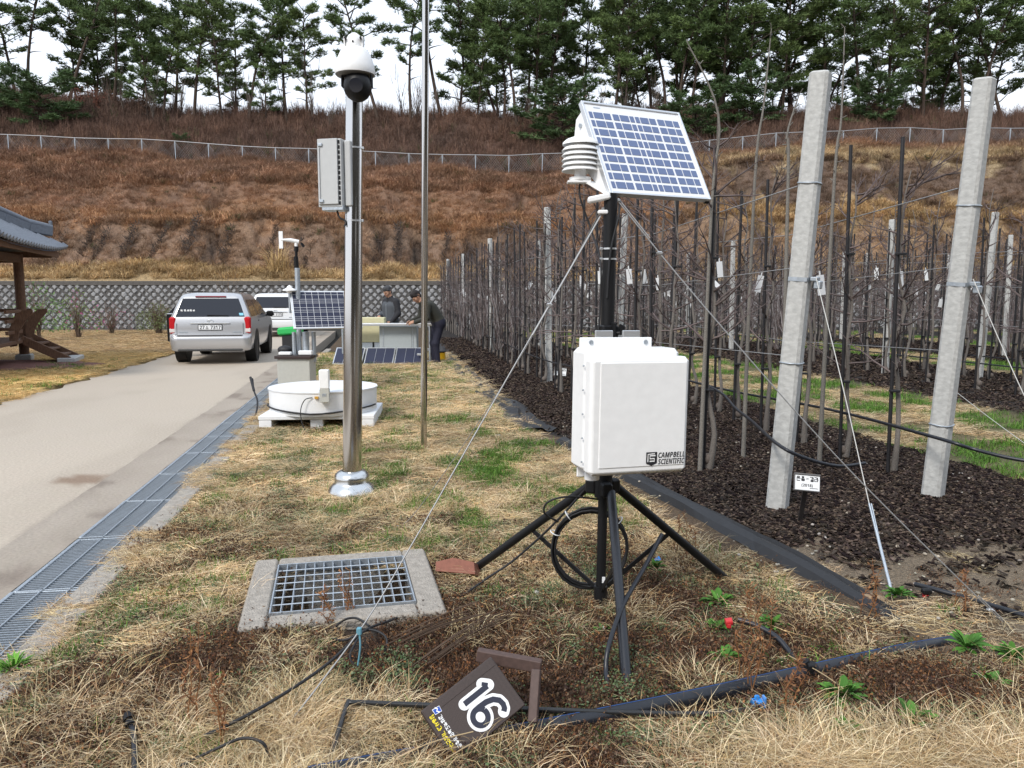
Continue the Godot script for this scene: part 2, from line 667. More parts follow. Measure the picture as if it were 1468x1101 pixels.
func plant(called: String, label: String, cat: String, at: Vector3, parts: Array, group := "", bs := Basis()) -> Node3D:  # parts: [name, mesh, material] ...
	var t := thing(called, label, cat, at, group, bs)
	for p in parts:
		part(t, p[0], p[1], p[2])
	return t


func apple(h: float, rich: int) -> Array:
	var tr := Mb.new()
	var br := Mb.new()
	var p := Vector3.ZERO
	var pts := [Vector3(0, -0.05, 0)]
	var rad := [0.04]
	for i in 9:
		pts.append(Vector3(R(-1, 1) * 0.045, h * (i + 1) / 9.0, R(-1, 1) * 0.045))
		rad.append(lerpf(0.026, 0.005, (i + 1) / 9.0))
	tr.col = Color(0.21, 0.185, 0.165)
	tr.tube(curve(pts, 3), _res(rad, 3), 6)
	tr.col = Color(0.17, 0.14, 0.12)
	tr.ball(Vector3(0, 0.12, 0), Vector3(0.042, 0.05, 0.042), 8)
	for i in rich:
		var y := lerpf(0.55, h * 0.86, pow(R(), 0.85))
		var k := y / h * 9.0 + 1.0
		p = (pts[int(k)] as Vector3).lerp(pts[mini(int(k) + 1, 9)], k - int(k))
		var az := R(0, TAU)
		var l := lerpf(0.6, 0.25, y / h) * R(0.5, 1.3)
		var d := Vector3(cos(az), R(0.0, 1.1), sin(az)).normalized()
		br.col = Color(0.14, 0.11, 0.105) * R(0.7, 1.35)
		var q := [p]
		for s in 4:
			p += d * l * 0.25
			q.append(p)
			d = (d + Vector3(R(-1, 1), R(-0.6, 0.9), R(-1, 1)) * 0.22).normalized()
			if s > 0:
				for j in 2:
					var e := (d + Vector3(R(-1, 1), R(-0.3, 1.2), R(-1, 1)) * 0.9).normalized() * R(0.05, 0.26)
					var m := p + e * 0.5 + Vector3(R(-1, 1), R(-1, 1), R(-1, 1)) * 0.02
					br.tube([p, m, p + e], [0.004, 0.0035, 0.002], 3, false)
		br.tube(q, [0.011, 0.009, 0.007, 0.005, 0.003], 4, false)
	return [tr, br]


func _ready() -> void:
	var cam := Camera3D.new()
	cam.name = "camera"
	cam.position = Vector3(0, 1.6, 0)
	cam.rotation_degrees = Vector3(-6.488, 0, 0)
	cam.fov = 51.95
	cam.near = 0.05
	cam.far = 600.0
	add_child(cam)
	cam.current = true
	var sky := ProceduralSkyMaterial.new()
	sky.sky_top_color = Color(0.84, 0.89, 0.96)
	sky.sky_horizon_color = Color(0.97, 0.98, 1.0)
	sky.sky_curve = 0.2
	sky.ground_bottom_color = Color(0.36, 0.32, 0.28)
	sky.ground_horizon_color = Color(0.62, 0.60, 0.58)
	sky.sky_energy_multiplier = 1.0
	sky.sun_angle_max = 1.0
	var env := Environment.new()
	env.background_mode = Environment.BG_SKY
	env.sky = Sky.new()
	env.sky.sky_material = sky
	env.tonemap_mode = Environment.TONE_MAPPER_LINEAR
	env.tonemap_exposure = 1.46
	env.sdfgi_enabled = true
	env.ssao_enabled = true
	env.ssil_enabled = true
	var we := WorldEnvironment.new()
	we.name = "world_environment"
	we.environment = env
	add_child(we)
	var sun := DirectionalLight3D.new()
	sun.name = "sun"
	sun.light_energy = 0.6
	sun.light_color = Color(1.0, 0.98, 0.95)
	sun.light_angular_distance = 14.0
	sun.shadow_enabled = true
	sun.rotation_degrees = Vector3(-43, -30, 0)
	add_child(sun)

	rng.seed = 20190411
	nz.seed = 5
	nz.frequency = 0.05
	nf.seed = 11
	nf.frequency = 0.045
	nf.fractal_octaves = 3
	make_materials()
	make_ground()
	make_road()
	make_hill()
	make_wall()
	make_fence()
	make_trees()
	make_pavilion()
	make_orchard()
	make_station()
	make_poles()
	make_basin()
	make_number_sign()
	make_pipes()
	make_cars()
	make_pan()
	make_bench_group()
	make_people()
	make_grass()
	make_hill_brush()
	make_mulch()
	make_small_plants()


func make_materials() -> void:
	T.soft = noise_tex(0.012, 0.74, 1.0, 3, 1024)
	T.fine = noise_tex(0.06, 0.55, 1.0, 4, 512)
	T.pits = noise_tex(0.09, 0.0, 1.0, 6, 512)
	T.clump = noise_tex(0.02, 0.0, 1.0, 8, 512)
	T.mild = noise_tex(0.015, 0.95, 1.0, 9, 512)
	M.soil = grain(mat(Color.WHITE, 0.95, 0.0, true), T.fine, 1.3, T.pits, 2.0)
	M.hill = grain(mat(Color.WHITE, 0.95, 0.0, true), T.fine, 0.35, T.clump, 10.0)
	M.road = grain(mat(Color.WHITE, 0.85, 0.0, true), noise_tex(0.05, 0.86, 1.0, 41, 1024), 0.5, T.pits, 0.2)
	M.concrete = grain(mat(L(0.42, 0.41, 0.39), 0.88), T.soft, 0.9, T.pits, 0.3)
	M.pale_concrete = grain(mat(L(0.57, 0.57, 0.55), 0.85), noise_tex(0.035, 0.72, 1.0, 31, 512), 1.2, T.pits, 0.1)
	M.basin = grain(mat(L(0.40, 0.36, 0.31), 0.9), T.soft, 1.5, T.pits, 0.4)
	M.mortar = grain(mat(L(0.115, 0.11, 0.105), 0.9), T.soft, 0.5, T.pits, 1.0)
	M.stone = grain(mat(L(0.40, 0.40, 0.405), 0.85, 0.0, true), T.fine, 0.8)
	M.leaf = mat(Color.WHITE, 0.8, 0.0, true)
	M.leaf.metallic_specular = 0.3
	M.needle = mat(Color.WHITE, 0.7, 0.0, true)
	M.needle.backlight_enabled = true
	M.needle.backlight = Color(0.5, 0.5, 0.5)
	M.mulch = mat(Color.WHITE, 0.9, 0.0, true)
	M.mulch.metallic_specular = 0.2
	M.bark = grain(mat(Color.WHITE, 0.9, 0.0, true), T.fine, 2.5)
	M.steel = mat(L(0.62, 0.61, 0.60), 0.16, 1.0)
	M.steel.roughness_texture = T.mild
	M.galv = grain(mat(L(0.56, 0.61, 0.66), 0.45, 0.8), T.soft, 3.0)
	M.wire = mat(L(0.36, 0.36, 0.36), 0.5, 0.5)
	M.alu = mat(L(0.68, 0.69, 0.70), 0.35, 0.8)
	M.black = mat(L(0.011, 0.011, 0.012), 0.45)
	M.black.metallic_specular = 0.35
	M.black_rubber = mat(L(0.014, 0.014, 0.016), 0.6)
	M.pipe = grain(mat(L(0.015, 0.017, 0.023), 0.36), T.soft, 4.0)
	M.sheet = grain(mat(L(0.016, 0.016, 0.018), 0.5), T.soft, 2.0)
	M.stake = mat(L(0.016, 0.015, 0.017), 0.5)
	M.white = grain(mat(L(0.89, 0.89, 0.885), 0.32), T.mild, 2.0)
	M.white_paint = grain(mat(L(0.80, 0.81, 0.82), 0.5), T.mild, 1.0)
	M.backsheet = mat(L(0.80, 0.81, 0.83), 0.25)
	M.cell = grain(mat(L(0.115, 0.16, 0.30), 0.3), T.mild, 8.0)
	M.dark_cell = grain(mat(L(0.042, 0.047, 0.078), 0.4), T.mild, 6.0)
	M.dark_cell.metallic_specular = 0.25
	M.grey_box = grain(mat(L(0.52, 0.53, 0.53), 0.5), T.mild, 2.0)
	M.beige = grain(mat(L(0.47, 0.47, 0.43), 0.55), T.mild, 2.0)
	M.cream = grain(mat(L(0.58, 0.54, 0.33), 0.55), T.mild, 2.0)
	M.steel_box = grain(mat(L(0.40, 0.44, 0.45), 0.45), T.mild, 2.0)
	M.tag = mat(L(0.78, 0.79, 0.80), 0.5)
	M.cord = mat(L(0.55, 0.54, 0.51), 0.7)
	M.ink = mat(L(0.015, 0.015, 0.02), 0.6)
	M.wood = grain(mat(L(0.19, 0.098, 0.055), 0.75), noise_tex(0.03, 0.5, 1.0, 21), 1.0)
	M.wood.uv1_scale = Vector3(2.0, 0.5, 2.0)
	M.brown_board = grain(mat(L(0.075, 0.052, 0.045), 0.6), noise_tex(0.035, 0.45, 1.0, 22), 1.0, null, 0.0, false)
	M.brown_board.uv1_scale = Vector3(34.0, 2.2, 20.0)
	M.brown_beam = grain(mat(L(0.105, 0.065, 0.055), 0.65), T.soft, 3.0)
	M.roof_tile = grain(mat(L(0.165, 0.185, 0.22), 0.45), T.soft, 1.0)
	M.brick_paving = grain(mat(L(0.27, 0.12, 0.095), 0.9), T.fine, 0.8, T.pits, 1.0)
	M.red = mat(L(0.55, 0.03, 0.035), 0.4)
	M.blue = mat(L(0.03, 0.27, 0.75), 0.35)
	M.yellow = mat(L(0.75, 0.42, 0.01), 0.4)
	M.green = mat(L(0.02, 0.42, 0.09), 0.6)
	M.terracotta = grain(mat(L(0.28, 0.11, 0.075), 0.8), T.soft, 3.0)
	M.glass = mat(L(0.02, 0.022, 0.03), 0.06)
	make_more_materials()


func make_more_materials() -> void:
	M.tyre = mat(L(0.018, 0.018, 0.018), 0.8)


func make_ground() -> void:
	var Ds := []
	var D := -14.0
	while D < 1.6:
		Ds.append(D)
		D += 0.8
	D = 1.6
	while D < 38.0:
		Ds.append(D)
		D += clampf(D * 0.022, 0.05, 0.8)
	Ds.append(38.0)
	var As := []
	var a := -60.0
	while a < -6.2:
		As.append(a)
		a += clampf(absf(a + 6.0) * 0.12, 0.15, 4.0)
	for k in [-6.1, -6.05, -6.0, -4.0, -1.66, -1.605, -1.57]:
		As.append(k)
	a = -1.52
	while a < 5.6:
		As.append(a)
		a += 0.065
	while a < 70.0:
		As.append(a)
		a += clampf((a - 4.0) * 0.08, 0.12, 3.0)
	sheet("ground", As, Ds, M.soil, func(aa, dd):
		var x: float = aa - K * dd
		var y := gy(x, -dd)
		var q := Vector2(x + 0.91, dd - 4.09).rotated(0.225)
		if absf(q.x) < 0.36 and absf(q.y) < 0.36:
			y = -0.5
		return [Vector3(x, y, -dd), ground_col(x, dd)])


func sheet(called: String, As: Array, Ds: Array, m: Material, f: Callable) -> MeshInstance3D:
	var v := PackedVector3Array()
	var c := PackedColorArray()
	var n := PackedVector3Array()
	var id := PackedInt32Array()
	var w := As.size()
	for dd in Ds:
		for aa in As:
			var p: Array = f.call(aa, dd)
			v.append(p[0])
			c.append(p[1])
	n.resize(v.size())
	for j in Ds.size() - 1:
		for i in w - 1:
			var k := j * w + i
			for t in [[k, k + w, k + 1], [k + 1, k + w, k + w + 1]]:
				var g := (v[t[2]] - v[t[0]]).cross(v[t[1]] - v[t[0]])
				if g.y < 0.0:
					t = [t[0], t[2], t[1]]
					g = -g
				for q in t:
					id.append(q)
					n[q] += g
	for i in n.size():
		n[i] = n[i].normalized()
	var arr := []
	arr.resize(Mesh.ARRAY_MAX)
	arr[Mesh.ARRAY_VERTEX] = v
	arr[Mesh.ARRAY_NORMAL] = n
	arr[Mesh.ARRAY_COLOR] = c
	arr[Mesh.ARRAY_INDEX] = id
	var me := ArrayMesh.new()
	me.add_surface_from_arrays(Mesh.PRIMITIVE_TRIANGLES, arr)
	return struct(called, me, m)


func steps(a: float, b: float, s: float) -> Array:
	var q := []
	while a < b - s * 0.3:
		q.append(a)
		a += s
	q.append(b)
	return q


func make_road() -> void:
	sheet("road", steps(-5.95, -2.59, 0.11), steps(-10, 37.4, 0.12), M.road, func(aa, dd):
		var x: float = aa - K * dd
		if aa < -5.9:
			x += nf.get_noise_2d(dd * 20.0, 3.0) * 0.2
		elif aa > -2.65:
			x += nf.get_noise_2d(dd * 40.0, 9.0) * 0.02
		var q := 0.5 + 0.5 * nf.get_noise_2d(x * 6.0, dd * 3.0)
		var c := Color(0.50, 0.425, 0.34).lerp(Color(0.455, 0.39, 0.315), q)
		c = c.lerp(Color(0.36, 0.30, 0.235), 0.3 * smooth(0.05, 0.5, nf.get_noise_2d(x * 12.0, dd * 5.0 + 40.0)))
		c = c.lerp(Color(0.20, 0.16, 0.13), 0.4 * smooth(-2.64, -2.57, aa + 0.05 * nf.get_noise_2d(dd * 30.0, 8.0)) * smooth(-0.35, 0.1, nf.get_noise_2d(dd * 16.0, 66.0)))
		var s := Vector2((x + 3.98) / 0.28, (dd - 7.12) / 0.3).length() + 0.5 * nf.get_noise_2d(x * 60.0, dd * 60.0)
		c = c.lerp(Color(0.2, 0.12, 0.07), 0.75 * smooth(1.0, 0.5, s))
		return [Vector3(x, -0.1 + nf.get_noise_2d(x * 6.0, dd * 6.0) * 0.004, -dd), c])
	sheet("road_edge", steps(-2.59, -2.165, 0.05), steps(-10, 37.4, 0.12), M.road, func(aa, dd):
		var x: float = aa - K * dd + nf.get_noise_2d(dd * 40.0, 9.0) * (0.02 if aa < -2.58 else 0.0)
		var q := 0.5 + 0.5 * nf.get_noise_2d(x * 20.0, dd * 12.0)
		var c := Color(0.42, 0.36, 0.295).lerp(Color(0.30, 0.25, 0.20), q)
		c = c.lerp(Color(0.17, 0.13, 0.1), 0.6 * smooth(0.15, 0.5, nf.get_noise_2d(x * 30.0 + 7.0, dd * 22.0)))
		return [Vector3(x, -0.1 + (nf.get_noise_2d(x * 6.0, dd * 6.0) * 0.004 if aa < -2.58 else nf.get_noise_2d(x * 30.0, dd * 30.0) * 0.007 - 0.005), -dd), c])
	# the channel under the gratings
	var b := Mb.new()
	for s in [[-2.16, -0.1], [-1.68, -0.1]]:
		var o := aD(s[0], -8)
		var e := aD(s[0], 37.4)
		b.quad(o + Vector3(0, s[1], 0), e + Vector3(0, s[1], 0), e + Vector3(0, -0.5, 0), o + Vector3(0, -0.5, 0), Vector3(1 if s[0] < -2 else -1, 0, 0))
	struct("drain_channel", b, M.basin)
	# kerb blocks beyond the drain
	for i in 34:
		var k := Mb.new()
		var d0 := 2.0 + i * 0.62
		var bs := Basis(Vector3.UP, atan(K) + R(-0.03, 0.03))
		k.box(aD(-1.575 + R(-0.012, 0.012), d0 + 0.3, -0.095 + R(-0.01, 0.012)), Vector3(0.17, 0.24, 0.585), 0.018, bs)
		var o := struct("kerb_block", k, M.basin)
	# gratings
	var bars := Mb.new()
	for i in 32:
		bars.box(Vector3(0, -0.018, -0.5 + 0.031 * (i + 0.5)), Vector3(0.44, 0.03, 0.007))
	var bm := bars.mesh()
	var rod := Mb.new()
	rod.tube([Vector3(0, 0.001, -0.495), Vector3(0, 0.001, 0.495)], 0.0055, 6)
	var rm := rod.mesh()
	var side := Mb.new()
	side.box(Vector3(0, -0.018, 0), Vector3(0.024, 0.042, 0.995), 0.003)
	var sm := side.mesh()
	var end := Mb.new()
	end.box(Vector3(0, -0.018, 0), Vector3(0.434, 0.036, 0.008), 0.001)
	var em := end.mesh()
	var first: Node3D
	var ord := ["nearest", "second", "third", "fourth", "fifth", "sixth", "seventh", "eighth", "ninth", "tenth", "eleventh", "twelfth", "thirteenth", "fourteenth", "fifteenth", "sixteenth"]
	var bs := Basis(Vector3.UP, atan(K))
	for i in 17:
		var at := aD(-1.912, 2.9 + i * 1.0, -0.099 + R(-0.003, 0.003))
		var lab: String = "galvanised steel grating of the roadside drain, " + (ord[i] if i < 16 else "farthest") + " of the line counted from the bottom left"
		if i == 0:
			first = thing("drain_grating", lab, "drain grating", at, "drain gratings along the road", bs)
			var p := part(first, "bearing_bars", bm, M.galv)
			p.set_meta("kind", "stuff")
			for s in [-0.228, 0.228]:
				part(first, "side_bar", sm, M.galv, Vector3(s, 0, 0))
			for s in [-0.075, 0.075]:
				part(first, "cross_rod", rm, M.galv, Vector3(s, 0, 0))
			for s in [-0.49, 0.49]:
				part(first, "end_bar", em, M.galv, Vector3(0, 0, s))
		else:
			copy(first, "drain_grating", lab, at, bs * Basis(Vector3.FORWARD, R(-0.012, 0.012)))
	# brick paving beside the pavilion
	var bp := Mb.new()
	var e := []
	for i in 40:
		var t := TAU * i / 40.0
		e.append(Vector3(-13.0 + cos(t) * 3.4 + nf.get_noise_2d(i * 30.0, 5.0) * 0.4, -0.035 , -18.3 - sin(t) * 1.5))
	for i in 40:
		var p: Vector3 = e[i]
		var q: Vector3 = e[(i + 1) % 40]
		bp.quad(Vector3(-13.0, -0.025, -18.3), Vector3(-13.0, -0.025, -18.3), p, q, Vector3.UP)
		bp.quad(p, q, q + Vector3.DOWN * 0.1, p + Vector3.DOWN * 0.1, p - Vector3(-13.2, 0, -18.3))
	struct("brick_paving", bp, M.brick_paving)


func make_hill() -> void:
	var Ds := steps(38.0, 66.0, 0.42)
	Ds += [68.0, 71.0, 76.0, 85.0, 110.0, 180.0, 330.0]
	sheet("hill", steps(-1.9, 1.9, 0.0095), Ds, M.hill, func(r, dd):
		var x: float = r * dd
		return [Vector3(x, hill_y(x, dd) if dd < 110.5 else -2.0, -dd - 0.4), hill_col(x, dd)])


	# the wooded bank behind the photographer, seen only in the polished steel
	sheet("wooded_bank", steps(0.0, 1.0, 0.02), steps(0.0, 1.0, 0.1), M.hill, func(s, u):
		var o := Vector3(-9, 0, 24).lerp(Vector3(34, 0, 30), clampf(s * 1.6, 0, 1)).lerp(Vector3(75, 0, -12), clampf(s * 1.8 - 0.8, 0, 1))
		var out := o.normalized()
		var y: float = sin(u * PI * 0.5) * (21.0 + 2.5 * nf.get_noise_2d(s * 900.0, 4.0)) * smooth(0.0, 0.06, s)
		return [o + out * u * 9.0 + Vector3(0, y - 0.3, 0), Color(0.05, 0.055, 0.035).lerp(Color(0.10, 0.07, 0.045), 0.5 + 0.5 * nf.get_noise_2d(s * 700.0, u * 90.0))])


func make_wall() -> void:
	var t := thing("retaining_wall", "long dark retaining wall set with pale diamond stones at the foot of the slope", "wall", Vector3(0, 0, -38.0))
	var b := Mb.new()
	b.box(Vector3(0, 0.87, -0.3), Vector3(130, 2.3, 0.5))
	part(t, "wall_body", b, M.mortar)
	var cp := Mb.new()
	cp.box(Vector3(0, 2.13, -0.27), Vector3(130, 0.22, 0.56), 0.02)
	part(t, "coping", cp, grain(mat(L(0.12, 0.11, 0.1), 0.9), T.soft, 0.6))
	var vs := []
	for k in 4:
		var s := Mb.new()
		var o := []
		var q := []
		var m := 5 if k == 3 else 4
		for i in m:
			var an := TAU * i / m + R(-0.2, 0.2)
			var rr := 0.132 * R(0.85, 1.12)
			o.append(Vector3(cos(an) * rr, sin(an) * rr * 1.05, 0))
			q.append(Vector3(cos(an) * rr * 0.75, sin(an) * rr * 0.75, 0.055 * R(0.7, 1.2)))
		for i in m:
			var j := (i + 1) % m
			s.quad(o[i], o[j], q[j], q[i], (o[i] + o[j]) + Vector3(0, 0, 0.1))
			s.flat(q[i], q[j], Vector3(0, 0, 0.06), Vector3.BACK)
		vs.append(s.mesh())
	var spots := []
	for j in 11:
		for i in 260:
			var x := (i - 130) * 0.365 + (0.1825 if j % 2 else 0.0) + R(-0.025, 0.025)
			spots.append(Vector3(x, 0.06 + j * 0.19 + R(-0.02, 0.02), -0.05))
	var rest := [[], []]
	var made := 0
	for i in spots.size():
		var p: Vector3 = spots[i]
		var bs := Basis(Vector3.BACK, R(-0.35, 0.35)).scaled(Vector3.ONE * R(0.78, 1.08))
		if made < 299 and p.x > -20.5 and p.x < -3.4 and p.y > 1.05:
			part(t, "stone", vs[i % 4], M.stone, p, bs)
			made += 1
		else:
			rest[0].append(Transform3D(bs, p))
			var g := R(0.75, 1.1)
			rest[1].append(Color(g, g, g))
	stuff("stones", "", "", vs[0], M.stone, rest[0], rest[1], t)


func make_fence() -> void:
	var t := thing("slope_fence", "low wire fence with pale top rail running along the slope under the pines", "fence", Vector3(0, 0, -54))
	var rail := []
	var r := -1.0
	var i := 0
	var post := Mb.new()
	post.tube([Vector3(0, -0.9, 0), Vector3(0, 1.12, 0)], 0.03, 6)
	var pm := post.mesh()
	var mesh := Mb.new()
	var last := Vector3.ZERO
	while r < 1.0:
		var x := r * 53.6
		var p := Vector3(x, (hill_y(x - 7.0, 53.6) + hill_y(x - 3.5, 53.6) + hill_y(x, 53.6) + hill_y(x + 3.5, 53.6) + hill_y(x + 7.0, 53.6)) / 5.0, -54.0)
		rail.append(p + Vector3(0, 1.1 + R(-0.02, 0.02), 0))
		part(t, "post", pm, M.galv, p - t.position, Basis(Vector3.BACK, R(-0.03, 0.03)))
		if i > 0:
			for k in 14:
				for s in [-0.14, 0.14]:
					var a := last.lerp(p, k / 14.0)
					var b := last.lerp(p, clampf(k / 14.0 + s * 3.0, 0, 1))
					mesh.tube([a, b + Vector3(0, 1.08, 0)], 0.005, 3, false)
		last = p
		r += 0.0415
		i += 1
	var rb := Mb.new()
	rb.tube(rail, 0.03, 6)
	wpart(t, "top_rail", rb, M.wire)
	var wm := wpart(t, "wire_mesh", mesh, M.wire)
	wm.set_meta("kind", "stuff")


func make_trees() -> void:
	var dark := Color(0.092, 0.152, 0.056)
	var kinds := []
	# height, crown from, reach, limbs, sway
	for k in [[11.0, 0.38, 2.5, 34, 1.2], [11.6, 0.45, 2.2, 28, 1.8], [10.0, 0.28, 2.6, 34, 1.4], [12.0, 0.48, 2.9, 28, 2.4], [8.4, 0.2, 2.2, 32, 1.0], [11.2, 0.33, 3.2, 38, 1.5]]:
		var pr := pine(k[0], k[1], k[2], k[3], k[4], dark.lerp(Color(0.115, 0.165, 0.05), R()))
		kinds.append([pr[0].mesh(), pr[1].mesh()])
	var protos := {}
	# pixel column of the trunk in the photograph, kind, scale, lean
	var front := [[8, 2, 0.95, 0.02], [32, 0, 1.0, 0.05], [62, 5, 0.95, -0.02], [76, 1, 1.0, 0.0], [133, 3, 1.05, 0.03], [196, 0, 1.0, 0.16], [240, 4, 0.95, -0.03], [262, 1, 0.8, 0.1], [302, 5, 1.08, 0.0], [341, 2, 0.9, -0.06], [376, 1, 0.95, 0.1], [400, 4, 0.7, 0.02], [428, 0, 1.0, -0.02], [456, 2, 0.85, -0.08], [553, 0, 1.1, -0.04], [596, 1, 0.95, -0.12], [638, 3, 1.05, 0.04], [686, 4, 0.95, 0.02], [722, 5, 0.92, 0.07], [742, 1, 0.98, 0.0], [764, 0, 0.95, 0.03], [778, 1, 1.0, 0.05], [872, 5, 1.05, 0.0], [888, 2, 0.95, -0.02], [942, 3, 1.0, 0.05], [958, 1, 0.95, 0.0], [974, 5, 1.05, 0.03], [1018, 0, 1.05, -0.02], [1062, 5, 1.1, 0.02], [1100, 2, 1.15, 0.0], [1150, 5, 1.15, 0.02], [1205, 0, 1.15, -0.02], [1248, 5, 1.1, 0.03], [1292, 2, 1.2, 0.0], [1345, 3, 1.0, 0.02], [1366, 1, 1.05, 0.06], [1400, 3, 1.0, -0.03], [1440, 1, 1.1, 0.03], [1478, 3, 1.1, 0.0]]
	var near_what := ["at the left edge of the photo", "rising on the left mound", "with wide crown on the left mound", "slim one on the left mound", "tall and open, standing alone before the bright gap of sky at left", "leaning to the right beside the bright gap of sky", "small and bushy behind the leaning pine", "thin, with its crown over the silver car", "thick trunked, left of the camera pole", "short and full, second left of the camera pole", "slim and leaning, above the white car", "smallest, above the white car", "straight, just left of the white dome camera", "short, touching the white dome camera", "thick trunked, between the camera pole and the flag pole", "leaning left, beside the flag pole", "wide spreading, just right of the flag pole", "bushy low one right of the flag pole", "with wide crown, midway from flag pole to solar panel", "straight and thin, midway from flag pole to solar panel", "straight, left of the tripod's solar panel", "slim, nearest the left edge of the tripod's solar panel", "above the top left corner of the tripod's solar panel", "low crowned, over the tripod's solar panel", "open crowned, over the right part of the tripod's solar panel", "slim, over the right part of the tripod's solar panel", "broad, over the top right corner of the tripod's solar panel", "dense, right of the tripod's solar panel", "broad and dense, left of the near concrete post", "low crowned, just left of the near concrete post", "broad, directly behind the near concrete post's top", "dense, right of the near concrete post's top", "broad, midway between the two concrete posts", "low and full, midway between the two concrete posts", "open, beside the sky gaps left of the right concrete post", "slim, in the sky gaps left of the right concrete post", "behind the right concrete post's top", "slim, right of the right concrete post", "open, at the right edge of the photo"]
	for i in front.size():
		var f: Array = front[i]
		var D := 61.0 + R(-0.8, 1.6)
		var x: float = (f[0] - 734.0) / 1130.0 * D * 1.03
		tree(protos, kinds, f[1], Vector3(x, hill_y(x, D) - 0.2, -D - 0.4), f[2], f[3], "ridge pine " + near_what[i], "pines along the ridge")
	for i in 46:  # the wood behind, denser to the right
		var r := lerpf(-0.2, 0.72, pow(R(), 0.75))
		if i < 9:
			r = lerpf(-0.72, -0.2, R())
		var D := R(64.5, 73.0)
		var x := r * D
		tree(protos, kinds, rng.randi() % 6, Vector3(x, hill_y(x, D) - 0.2, -D - 0.4), R(0.95, 1.25), R(-0.05, 0.05), "pine deeper in the wood, behind the front row of trunks", "pines deeper in the wood")
	for i in 14:  # the wood goes on past both sides of the picture
		var r := R(0.72, 1.0) if i % 2 else R(-1.05, -0.7)
		var D := R(61.5, 68.0)
		var x := r * D
		tree(protos, kinds, rng.randi() % 6, Vector3(x, hill_y(x, D) - 0.2, -D - 0.4), R(0.95, 1.2), R(-0.05, 0.05), "pine deeper in the wood, behind the front row of trunks", "pines deeper in the wood")
	# low pines on the slope itself
	var low := pine(4.2, 0.12, 2.6, 30, 0.6, dark * 0.9)
	var lo := [low[0].mesh(), low[1].mesh()]
	for q in [[95, 57.5, 1.0, "low spreading pine on the left slope just above the fence"], [25, 58.5, 0.8, "low dark pine on the slope at the left edge"], [800, 58.0, 1.1, "bushy young pine on the slope behind the left end of the tripod's solar panel"], [985, 57.0, 0.9, "low pine on the slope at the right end of the tripod's solar panel"], [1230, 58.5, 0.9, "low pine on the bank between the concrete posts"], [284, 56.5, 0.25, "tiny bright green pine seedling on the slope above the silver car"], [1060, 59.0, 1.0, "low pine left of the near concrete post's top"]]:
		var x: float = (q[0] - 734.0) / 1130.0 * q[1] * 1.03
		var s: float = q[2]
		plant("young_pine", q[3], "pine tree", Vector3(x, hill_y(x, q[1]) - 0.2, -q[1] - 0.4), [["trunk", lo[0], M.bark], ["crown", lo[1], M.needle]], "young pines on the slope", Basis(Vector3.UP, R(0, 6)).scaled(Vector3(s * 1.25, s * 0.8, s * 1.25)))
	# bare saplings between the trunks
	var sap := bare_twigs(9, 4.2, 0.22, 0.03, [Color(0.12, 0.095, 0.08), Color(0.16, 0.13, 0.11)]).mesh()
	for i in 58:
		var r := R(-0.56, 0.5)
		var D := R(59.5, 66.0)
		var x := r * D
		solo("bare_sapling", "leafless thin sapling among the pine trunks on the ridge", "sapling", sap, M.leaf, Vector3(x, hill_y(x, D) - 0.1, -D - 0.4), "leafless saplings on the ridge", Basis(Vector3.UP, R(0, 6)).scaled(Vector3.ONE * R(0.5, 1.25)))
	# dark dead creepers hanging in the gullies of the lowest face
	var cb := Mb.new()
	for i in 260:
		var p := Vector3(R(-1, 1) * R(0, 0.26), R(0.0, 3.0), R(0.0, 0.12))
		var d := Vector3(R(-1, 1) * 0.5, R(-1, 0.6), R(0.0, 0.5)).normalized() * R(0.15, 0.5)
		var s := d.cross(Vector3.BACK).normalized() * R(0.012, 0.03)
		cb.col = Color(0.06, 0.044, 0.036) * R(0.6, 1.5)
		cb.raw(p - s, p + s, p + d)
	var creep := cb.mesh()
	for px in [102, 136, 158, 191, 237, 284, 330, 392, 443, 545, 575, 640, 672]:
		var x: float = (px - 734.0) / 1130.0 * 40.6 * 1.02 + R(-0.15, 0.15)
		solo("dead_creeper", "dark dead creeper hanging down the lowest steep face of the slope", "creeper", creep, M.leaf, Vector3(x, hill_y(x, 40.0) - 0.2, -40.3), "dead creepers on the lowest steep face", (Basis(Vector3.RIGHT, -0.78) * Basis(Vector3.BACK, R(-0.12, 0.12))).scaled_local(Vector3(R(0.6, 1.3), R(0.8, 1.15), 1.0)))
	var rust := bare_twigs(16, 2.4, 0.4, 0.025, [Color(0.16, 0.09, 0.07)], 0.16).mesh()
	for q in [[835, 60.0, 1.3, "rust red leafy sapling among the pines above the solar panel"], [150, 60.5, 0.8, "rust brown bush at the foot of the lone open pine"], [172, 60.5, 0.7, "low rust brown bush right of the lone open pine"]]:
		var x: float = (q[0] - 734.0) / 1130.0 * q[1] * 1.03
		var o := solo("rusty_bush", q[3], "bush", rust, mat(L(0.75, 0.42, 0.3), 0.8, 0.0, true), Vector3(x, hill_y(x, q[1]) - 0.1, -q[1] - 0.4), "", Basis().scaled(Vector3.ONE * q[2]))


func tree(protos: Dictionary, kinds: Array, k: int, at: Vector3, s: float, lean: float, label: String, group: String) -> void:
	var bs := Basis(Vector3.BACK, -lean) * Basis(Vector3.UP, R(0, TAU)).scaled(Vector3(s, s, s))
	if protos.has(k):
		var o := copy(protos[k], "pine_tree", label, at, bs)
		o.set_meta("group", group)
	else:
		protos[k] = plant("pine_tree", label, "pine tree", at, [["trunk", kinds[k][0], M.bark], ["crown", kinds[k][1], M.needle]], group, bs)


